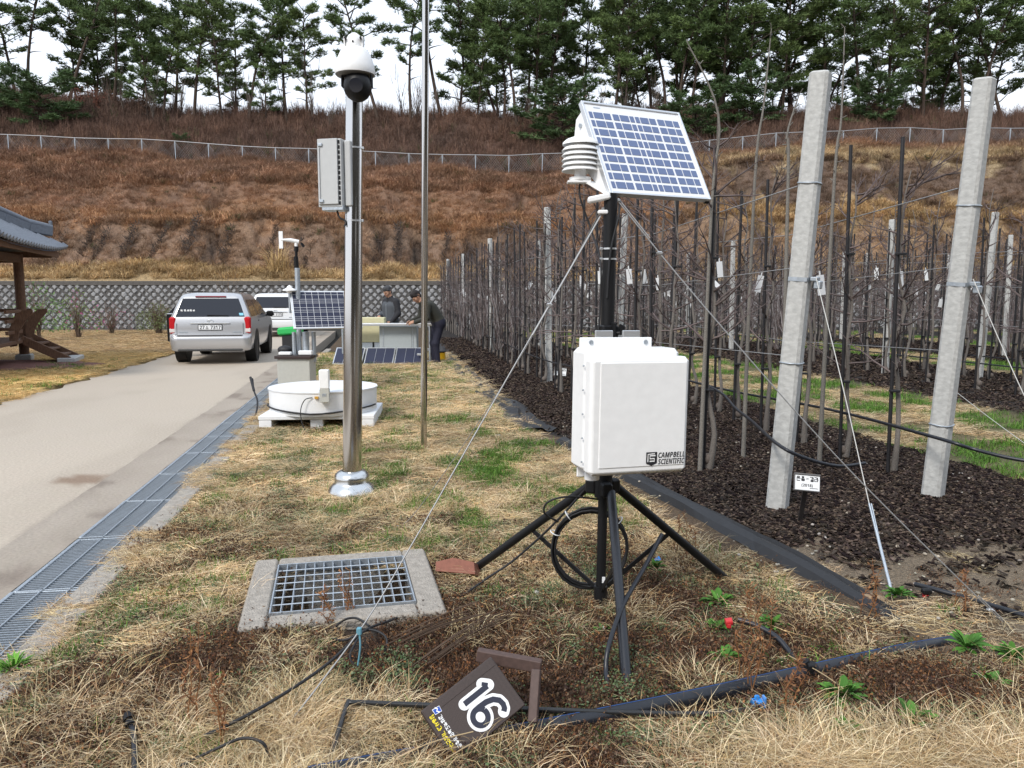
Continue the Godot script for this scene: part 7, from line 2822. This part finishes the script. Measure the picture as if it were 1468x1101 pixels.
func make_grass() -> void:
	var straw := [Color(0.72, 0.54, 0.30), Color(0.56, 0.38, 0.19), Color(0.80, 0.66, 0.43), Color(0.28, 0.175, 0.09), Color(0.64, 0.50, 0.31)]
	var rust := [Color(0.22, 0.095, 0.042), Color(0.28, 0.135, 0.055), Color(0.15, 0.068, 0.035)]
	var brown := [Color(0.065, 0.037, 0.026), Color(0.042, 0.027, 0.021), Color(0.10, 0.05, 0.03), Color(0.15, 0.10, 0.065)]
	var green := [Color(0.11, 0.23, 0.035), Color(0.075, 0.17, 0.025), Color(0.17, 0.28, 0.06)]
	var dull := [Color(0.14, 0.19, 0.085), Color(0.10, 0.15, 0.06), Color(0.18, 0.22, 0.125)]
	var flat := blades(120, 0.13, 0.04, 0.15, 0.00095, 1.36, 1.57, straw, 0.016).mesh()
	var longs := blades(85, 0.11, 0.08, 0.2, 0.0009, 0.8, 1.53, straw, 0.02).mesh()
	var tuft := blades(42, 0.07, 0.04, 0.095, 0.0022, 0.1, 1.0, green).mesh()
	var clover := leaflets(110, 0.075, 0.006, 0.0135, 0.035, dull).mesh()
	var dead := weeds(150, 0.14, 0.036, brown).mesh()
	var dead2 := weeds(110, 0.13, 0.05, rust + brown).mesh()
	var a := {"f": [[], []], "l": [[], []], "t": [[], []], "c": [[], []], "d": [[], []], "r": [[], []]}
	var add := func(k: String, t: Transform3D, c: Color) -> void:
		a[k][0].append(t)
		a[k][1].append(c)
	var lines := []  # cables and conduits that lie on the grass, not under it
	for l in [[[466, 1112], [500, 1010], [800, 1018], [1075, 1018]], [[655, 858], [557, 890], [470, 950], [350, 1028], [295, 1054]], [[472, 912], [553, 920], [512, 955], [472, 912]], [[250, 1101], [350, 1058], [385, 1085]], [[184, 1040], [195, 1101]], [[684, 950], [776, 965], [764, 1045]], [[1160, 962], [1046, 895]], [[1312, 838], [1400, 862], [1500, 895]]]:
		for i in l.size() - 1:
			var p := _ground(l[i][0], l[i][1])
			var q := _ground(l[i + 1][0], l[i + 1][1])
			lines.append([Vector2(p.x, -p.z), Vector2(q.x, -q.z)])
	# near and middle lawn, denser towards the camera
	var n := 0
	while n < 27000:
		n += 1
		var D := 2.05 + 19.0 * pow(R(), 2.3)
		var lo := -1.5 - K * D
		var hi := edge_a(D) - K * D - 0.2
		if D < 3.9:
			hi = 0.95 * D
			lo = maxf(lo, -0.9 * D)
		var x := R(lo, hi)
		if blocked(x, D) or (D < 4.3 and near_line(x, D, lines)):
			continue
		if D > 3.15 and x > 1.0 and x + K * D > edge_a(D) - 0.32 and R() < 0.9:
			continue
		var bw := brown_w(x, D)
		var gw := gold_w(x, D)
		var gr := green_w(x, D)
		var far := 1.0 + smooth(5.0, 15.0, D) * 0.9
		var q := R()
		if q < gw * 0.9:
			add.call("l", put(x, D, R(0.75, 1.15)), tint(0.85, 1.2))
		elif R() < bw:
			if R() < 0.6 * smooth(-0.1, 0.2, nf.get_noise_2d(x * 22.0, D * 22.0 + 90.0)):
				add.call("c", put(x, D, R(0.7, 1.2)), tint(0.75, 1.1))
			elif R() < 0.42:
				add.call("r", put(x, D, R(0.8, 1.2)), tint(0.8, 1.2))
			else:
				add.call("d", put(x, D, R(0.8, 1.3)), tint(0.75, 1.25))
		elif R() < gr * 0.7:
			add.call("t", put(x, D, R(0.6, 1.1) * minf(far, 1.5)), tint(0.7, 1.1))
		elif R() < 0.10 + 0.10 * smooth(8.0, 4.0, D) + 0.35 * smooth(0.08, 0.3, nf.get_noise_2d(x * 24.0 + 9.0, D * 18.0)):
			add.call("c", put(x, D, R(0.6, 1.1) * far), tint(0.75, 1.1))
		elif R() < 0.09:
			add.call("r", put(x, D, R(0.5, 0.8)), tint(0.8, 1.2))
		else:
			add.call("f", put(x, D, R(0.75, 1.25) * far), tint(0.78, 1.22) * (1.02 + 0.7 * nf.get_noise_2d(x * 20.0, D * 14.0 + 7.0)))
	# straw hanging over the kerb
	for i in 620:
		var D := R(2.6, 13.0)
		var h := nf.get_noise_2d(D * 40.0, 500.0)
		if h < -0.15:
			continue
		var x := -1.52 - K * D + R(-0.1, 0.1) - h * 0.1
		var t := put(x, D, R(0.7, 1.1))
		t.origin.y = R(-0.02, 0.03)
		add.call("f", t, tint(0.8, 1.15))
	# straw in front of the far edge and on the soil at right
	for i in 700:
		var D := R(2.4, 4.7)
		var x := R(1.0, 0.9 * D)
		if R() < soil_w(x, D) * 0.75 or (D > 3.15 and R() < 0.6) or near_line(x, D, lines):
			continue
		add.call("f" if R() < 0.6 else "r", put(x, D, R(0.5, 0.9)), tint(0.7, 1.1))
	# tufts of the left lawn
	var lf := [[], []]
	for i in 12500:
		var D := R(9.5, 36.5)
		var x := -6.0 - K * D - R(0.0, 1.0) * (8.5 + maxf(0.0, D - 17.0) * 0.8)
		if x / D < -0.92 or (Vector2((x + 13.0) / 3.3, (D - 18.3) / 1.45).length() < 1.0):
			continue
		lf[0].append(put(x, D, R(1.2, 2.0)))
		var strip := smooth(-9.6, -8.6, x + K * D) * smooth(24.0, 21.0, D)
		lf[1].append(tint(0.8, 1.2) * Color(0.8, 0.74, 0.68).lerp(Color(1.18, 1.08, 0.8), strip))
	stuff("lawn_grass", "short yellow winter grass of the lawn left of the road", "grass", flat, M.leaf, lf[0], lf[1])
	for i in 260:
		var D := R(11.0, 20.0)
		var x := -6.05 - K * D - R(0.0, 1.0) * 2.0
		if nf.get_noise_2d(x * 20.0, D * 20.0) < 0.05:
			continue
		add.call("t", put(x, D, R(1.0, 1.8)), tint(0.9, 1.3))
	# grass strips between the orchard beds
	for i in 15000:
		var D := 4.6 + 30.0 * pow(R(), 1.5)
		var aa := R(5.0, 26.0)
		var x := aa - K * D
		if x / D > 0.72 or R() < bed(aa):
			continue
		if nf.get_noise_2d(x * 12.0, D * 12.0) > -0.02:
			add.call("t", put(x, D, R(1.0, 1.7)), tint(0.8, 1.25))
		else:
			add.call("f", put(x, D, R(1.2, 2.0)), tint(0.7, 1.1))
	stuff("dry_grass", "flattened pale straw covering the grass strip", "grass", flat, M.leaf, a.f[0], a.f[1])
	stuff("long_straw", "long golden straw in the bottom corners of the photo", "grass", longs, M.leaf, a.l[0], a.l[1])
	stuff("green_grass", "short green grass sprouting through the straw", "grass", tuft, M.leaf, a.t[0], a.t[1])
	stuff("clover", "dull green small leaved ground cover between the dead weeds", "ground cover", clover, M.leaf, a.c[0], a.c[1])
	stuff("dead_weeds", "dark brown dead weeds matted round the tripod", "weeds", dead, M.leaf, a.d[0], a.d[1])
	stuff("rusty_weeds", "rust brown shrivelled weeds round the tripod", "weeds", dead2, M.leaf, a.r[0], a.r[1])


func make_hill_brush() -> void:
	var w := [Color(1.15, 1.05, 0.95), Color(0.8, 0.8, 0.8), Color(1.3, 1.15, 0.95), Color(0.6, 0.55, 0.55)]
	var tuft := blades(46, 0.3, 0.25, 0.6, 0.011, 0.2, 1.35, w, 0.1).mesh()
	var twig := bare_twigs(11, 0.9, 0.6, 0.011, [Color(0.8, 0.75, 0.75), Color(1.2, 1.1, 1.0), Color(0.55, 0.5, 0.5)]).mesh()
	var clump := weeds(44, 0.3, 0.3, w)
	for i in clump.v.size():
		clump.v[i] *= Vector3(1.6, 1.6, 1.6)
	var cl := clump.mesh()
	var xs := [[], [], []]
	var cs := [[], [], []]
	for i in 105000:
		var D := 38.3 + 24.5 * pow(R(), 0.9)
		var x := R(-0.92, 0.92) * D
		var steep := (D > 39.7 and D < 42.4) or (D > 44.8 and D < 48.3)
		var gu := gully(x, D)
		if steep and R() < 0.1 + 0.7 * gu:
			continue
		var y := hill_y(x, D)
		var c := hill_col(x, D)
		var g := nf.get_noise_2d(x * 7.0, D * 16.0)
		c = c * (R(0.5, 1.0) + R(0.0, 0.75)) * (1.0 + 0.6 * g)
		if R() < 0.014:
			c = Color(0.07, 0.10, 0.035)
		var k := 0
		if D > 54.5:
			k = 1 if R() < 0.45 else 2
		elif steep:
			k = 2 if R() < 0.75 else 0
			if gu > 0.4:
				k = 1
		else:
			k = 0 if R() < 0.72 else 2
		var s := R(0.4, 1.1) * (0.75 if steep else 1.0)
		if k == 1:
			s *= R(0.8, 1.5)
		xs[k].append(Transform3D(Basis(Vector3.UP, R(0, TAU)).scaled(Vector3.ONE * s), Vector3(x, y - 0.03, -D - 0.4)))
		c.a = 1.0
		cs[k].append(c)
	stuff("slope_grass", "dry orange brown grass on the terraced slope", "grass", tuft, M.leaf, xs[0], cs[0])
	stuff("slope_brush", "bare dark brushwood on the slope above the fence", "brushwood", twig, M.leaf, xs[1], cs[1])
	stuff("slope_weeds", "withered brown weeds on the steep faces of the slope", "weeds", cl, M.leaf, xs[2], cs[2])
	# pale plume of tall grass behind the white car
	var pl := blades(160, 0.5, 0.6, 1.9, 0.016, 0.05, 0.7, [Color(0.50, 0.35, 0.17), Color(0.42, 0.28, 0.13)]).mesh()
	solo("pampas_clump", "tall pale clump of dry grass on the retaining wall above the white car", "grass clump", pl, M.leaf, Vector3(-11.6, hill_y(-11.6, 39.3), -39.6))


func make_mulch() -> void:
	var vs := Mb.new()
	for i in 14:
		vs.col = [Color(0.032, 0.024, 0.02), Color(0.052, 0.04, 0.033), Color(0.02, 0.016, 0.014), Color(0.115, 0.085, 0.066)][i % 4] * R(0.7, 1.3)
		var bs := Basis(Vector3.UP, R(0, TAU)) * Basis(Vector3.RIGHT, R(-0.5, 0.5)) * Basis(Vector3.BACK, R(-0.5, 0.5))
		vs.box(Vector3(R(-0.08, 0.08), R(0.0, 0.02), R(-0.08, 0.08)), Vector3(R(0.02, 0.055), 0.004, R(0.008, 0.02)), 0.0, bs)
	var m := vs.mesh()
	var xs := []
	var cs := []
	for i in 36000:
		var D := 3.7 + 24.0 * pow(R(), 1.8)
		var aa := R(1.9, 5.3) if (D < 8.0 or R() < 0.6) else R(8.4, 18.0)
		var x := aa - K * D
		if x / D > 0.85 or aa < edge_a(D) + 0.12 or R() > bed(maxf(aa, 2.4)) * (1.0 - soil_w(x, D) * 0.985):
			continue
		xs.append(put(x, D, R(0.7, 1.1) * (1.0 + smooth(8.0, 20.0, D))))
		cs.append(tint(0.7, 1.4))
	stuff("bark_mulch", "black bark mulch covering the orchard beds", "mulch", m, M.mulch, xs, cs)
	# pale crumbs in the mulch
	var pc := Mb.new()
	for i in 5:
		pc.col = Color(0.45, 0.40, 0.34) * R(0.6, 1.2)
		pc.ball(Vector3(R(-0.2, 0.2), 0.012, R(-0.2, 0.2)), Vector3(R(0.006, 0.016), 0.008, R(0.006, 0.014)), 6)
	xs = []
	cs = []
	for i in 190:
		var D := R(3.7, 12.0)
		var x := R(2.0, 5.2) - K * D
		if x / D > 0.7:
			continue
		xs.append(put(x, D, R(0.6, 1.1)))
		cs.append(tint(0.7, 1.1))
	stuff("pale_pebbles", "pale pebbles and chips scattered on the mulch", "pebbles", pc.mesh(), M.leaf, xs, cs)


func rosette(count: int, l: float, cols: Array, wide := 0.62) -> Mb:
	var b := Mb.new()
	for i in count:
		var az := i * 2.4 + R(-0.3, 0.3)
		var le := R(0.35, 1.25)
		var h := Vector3(cos(az), 0, sin(az))
		var d := h * sin(le) + Vector3.UP * cos(le)
		var s := Vector3(-sin(az), 0, cos(az))
		var ll := l * R(0.6, 1.1)
		var up := d.cross(s).normalized() * -1.0
		b.col = cols[i % cols.size()] * R(0.75, 1.2)
		var p := []
		for k in 5:
			var t := k / 4.0
			var w: float = [0.04, 0.1, 0.2, 0.15, 0.0][k] * ll * wide
			var o := d * ll * t + Vector3.DOWN * ll * 0.35 * t * t
			o.y = maxf(o.y, 0.006)
			p.append([o - s * w + Vector3(0, w * 0.4, 0), o, o + s * w + Vector3(0, w * 0.4, 0)])
		for k in 4:
			for j in 2:
				b.raw(p[k][j], p[k][j + 1], p[k + 1][j])
				b.raw(p[k][j + 1], p[k + 1][j + 1], p[k + 1][j])
	return b


func make_small_plants() -> void:
	var g := [Color(0.075, 0.19, 0.03), Color(0.10, 0.24, 0.045), Color(0.06, 0.15, 0.03)]
	var ms := []
	for k in 3:
		ms.append(rosette(30 + k * 6, 0.075, g).mesh())
	var rs := [[1207, 1012, 1.15, "bright green leafy weed below the thick pipe, left of the right corner straw"], [1308, 1052, 1.1, "green leafy weed near the bottom edge, right part of the photo"], [1213, 1065, 0.9, "green leafy weed at the bottom edge below another weed"], [1030, 868, 1.0, "green leafy weed right of the front tripod leg"], [1028, 905, 0.8, "green weed just left of the red valve"], [1105, 908, 0.9, "green weed beside the hose with the red valve"], [1285, 868, 0.8, "green weed at the foot of the galvanised anchor rod"], [1385, 945, 1.1, "green weed at the far right end of the thick pipe"], [1450, 960, 0.9, "green weed at the right edge of the photo"], [1040, 955, 0.8, "green weed above the thick pipe in the dark weeds"], [866, 908, 0.65, "small green weed left of the front tripod leg's foot"], [940, 818, 0.7, "small green weed under the blue scrap"], [310, 985, 0.5, "small bright green leaf plant in the left straw"], [1420, 1000, 0.8, "green weed in the golden straw at right"]]
	for i in rs.size():
		var q: Array = rs[i]
		var p := _ground(q[0], q[1])
		p.y = gy(p.x, p.z) + 0.01
		solo("leafy_weed", q[3], "weed", ms[i % 3], M.leaf, p, "green leafy weeds", Basis(Vector3.UP, R(0, 6)).scaled(Vector3.ONE * q[2] * 1.7))
	# fern like tuft at the left edge
	var f := rosette(150, 0.13, [Color(0.10, 0.25, 0.035), Color(0.14, 0.32, 0.05)], 0.22)
	solo("fern_tuft", "bright green feathery tuft at the left edge by the drain grating", "weed", f, M.leaf, Vector3(-2.12, 0, -3.19))
	# dead stalks
	var cols := [Color(0.27, 0.13, 0.055), Color(0.20, 0.09, 0.045)]
	var st := [[292, 1050, 0.42, "tall dead rust stalk standing in the bottom left straw"], [318, 1075, 0.3, "shorter dead stalk beside the tall one at bottom left"], [1075, 1000, 0.5, "tall rust coloured dead stalk in front of the red valve hose"], [1060, 985, 0.45, "rust coloured dead stalk left of the red valve"], [975, 800, 0.3, "dead weed stalk against the right tripod leg"], [985, 815, 0.26, "second dead weed stalk by the right tripod leg"], [1240, 900, 0.34, "thin rust stalk leaning over the end of the black edging"], [1378, 890, 0.28, "rust stalk at the right near the hose on bare soil"], [505, 890, 0.26, "dead rusty stalk standing before the grid of the concrete basin"], [470, 905, 0.22, "dead rusty stalk at the front corner of the concrete basin"], [1130, 1040, 0.3, "dead stalk in the weeds below the thick pipe"]]
	for q in st:
		var b := Mb.new()
		var p := _ground(q[0], q[1])
		var h: float = q[2]
		for k in 3:
			b.col = cols[k % 2] * R(0.8, 1.3)
			var o := Vector3(R(-0.02, 0.02), 0, R(-0.02, 0.02))
			var l := [o]
			for j in 4:
				l.append(o + Vector3(R(-0.03, 0.03), h * (j + 1) / 4.0 * R(0.85, 1.0), R(-0.03, 0.03)))
			b.tube(l, [0.0028, 0.0025, 0.002, 0.0015, 0.001], 4, false)
			for j in 46:
				var t := R(0.25, 1.0) * 3.99
				var c: Vector3 = l[int(t)].lerp(l[int(t) + 1], t - int(t))
				var d := Vector3(R(-1, 1), R(-0.3, 1), R(-1, 1)).normalized() * R(0.012, 0.035)
				b.col = cols[j % 2] * R(0.7, 1.4)
				b.raw(c, c + d, c + d * 0.6 + Vector3(d.z, 0, -d.x) * 0.35)
		solo("dead_stalk", q[3], "stalk", b, M.leaf, p, "dead stalks standing in the weeds", Basis(Vector3.BACK, R(-0.15, 0.15)))
	# loose long stems
	for q in [[Vector3(-0.44, 0.04, -2.45), Vector3(-0.13, 0.14, -2.5), "long pale dry stem lying over the number board's lower edge"], [Vector3(-0.26, 0.06, -2.42), Vector3(0, 0.13, -2.53), "second pale dry stem lying over the number board's lower corner"], [Vector3(1.36, 0.03, -2.83), Vector3(1.17, 0.08, -3.19), "long dry twig lying across the weeds below the thick pipe"], [Vector3(-0.54, 0.02, -3.38), Vector3(-0.14, 0.12, -3.53), "bundle of dark dry twigs above the number board"], [Vector3(-0.39, 0.03, -3.16), Vector3(-0.04, 0.12, -3.47), "dark dry twig right of the twig bundle above the number board"]]:
		var b := Mb.new()
		b.col = Color(0.42, 0.32, 0.19) if q[2].contains("pale") or q[2].contains("long") else Color(0.10, 0.07, 0.05)
		for k in (1 if q[2].contains("pale") or q[2].contains("long") else 9):
			var o := Vector3(R(-1, 1), R(0, 0.5), R(-1, 1)) * (0.0 if k == 0 else 0.06)
			b.tube(curve([q[0] + o, q[0].lerp(q[1], 0.5) + o + Vector3(0, 0.02, 0), q[1] + o * 1.5], 4), 0.0022, 5)
		solo("dry_stem", q[2], "stem", b, M.leaf)
	# shrubs on the left lawn
	var tw := [Color(0.14, 0.10, 0.075), Color(0.19, 0.14, 0.10)]
	var sh := [["round dense brown green bush left of the silver car", Vector3(-15.01, -0.05, -33.54), 100, 1.5, 0.55, 0.07, Color(0.13, 0.15, 0.06)], ["thin bush with pink blossom and green leaves right of the pavilion", Vector3(-16.93, -0.05, -30.77), 34, 2.0, 0.45, 0.09, Color(0.14, 0.2, 0.06)], ["low bare shrub with faint pink blossom midway between pavilion and car", Vector3(-17.02, -0.05, -33.54), 40, 1.5, 0.6, 0.05, Color(0.2, 0.12, 0.1)], ["small leafy shrub close behind the pavilion stairs", Vector3(-16.78, -0.05, -28), 30, 2.4, 0.35, 0.11, Color(0.13, 0.22, 0.07)], ["leafless small tree standing before the wall left of the silver car's roof", Vector3(-13.073, 0.544, -36.5), 12, 3.2, 0.25, 0.0, Color(0.2, 0.15, 0.12)]]
	for q in sh:
		var p: Vector3 = q[1]
		p.y = gy(p.x, maxf(p.z, -37.5)) - 0.02
		p.z = maxf(p.z, -37.0)
		var t := thing("shrub" if q[5] > 0.0 else "small_tree", q[0], "shrub" if q[5] > 0.0 else "tree", p)
		part(t, "stems", bare_twigs(q[2], q[3], q[4], 0.016, tw), M.leaf)
		if q[5] > 0.0:
			var lv := Mb.new()
			for i in q[2] * 14:
				var an := R(0, TAU)
				var rr: float = q[3] * q[4] * 1.05 * sqrt(R())
				var c := Vector3(cos(an) * rr, q[3] * (0.22 + 0.78 * R()) * (1.05 - 0.45 * rr / (q[3] * q[4])), sin(an) * rr)
				var d: Vector3 = Vector3(R(-1, 1), R(-1, 1), R(-1, 1)).normalized() * float(q[5])
				lv.col = (q[6] as Color) * R(0.6, 1.4)
				if q[0].contains("pink") and R() < 0.16:
					lv.col = Color(0.45, 0.08, 0.22) * R(0.7, 1.2)
				lv.raw(c, c + d, c + Vector3(d.y, d.z, d.x) * 0.6)
			part(t, "leaves", lv, M.leaf)


func _ground(x: float, y: float) -> Vector3:
	var p := _px(x, y, 1.0)
	var d := p - Vector3(0, 1.6, 0)
	var q := Vector3(0, 1.6, 0) + d * (-1.6 / d.y)
	return Vector3(q.x, 0, q.z)
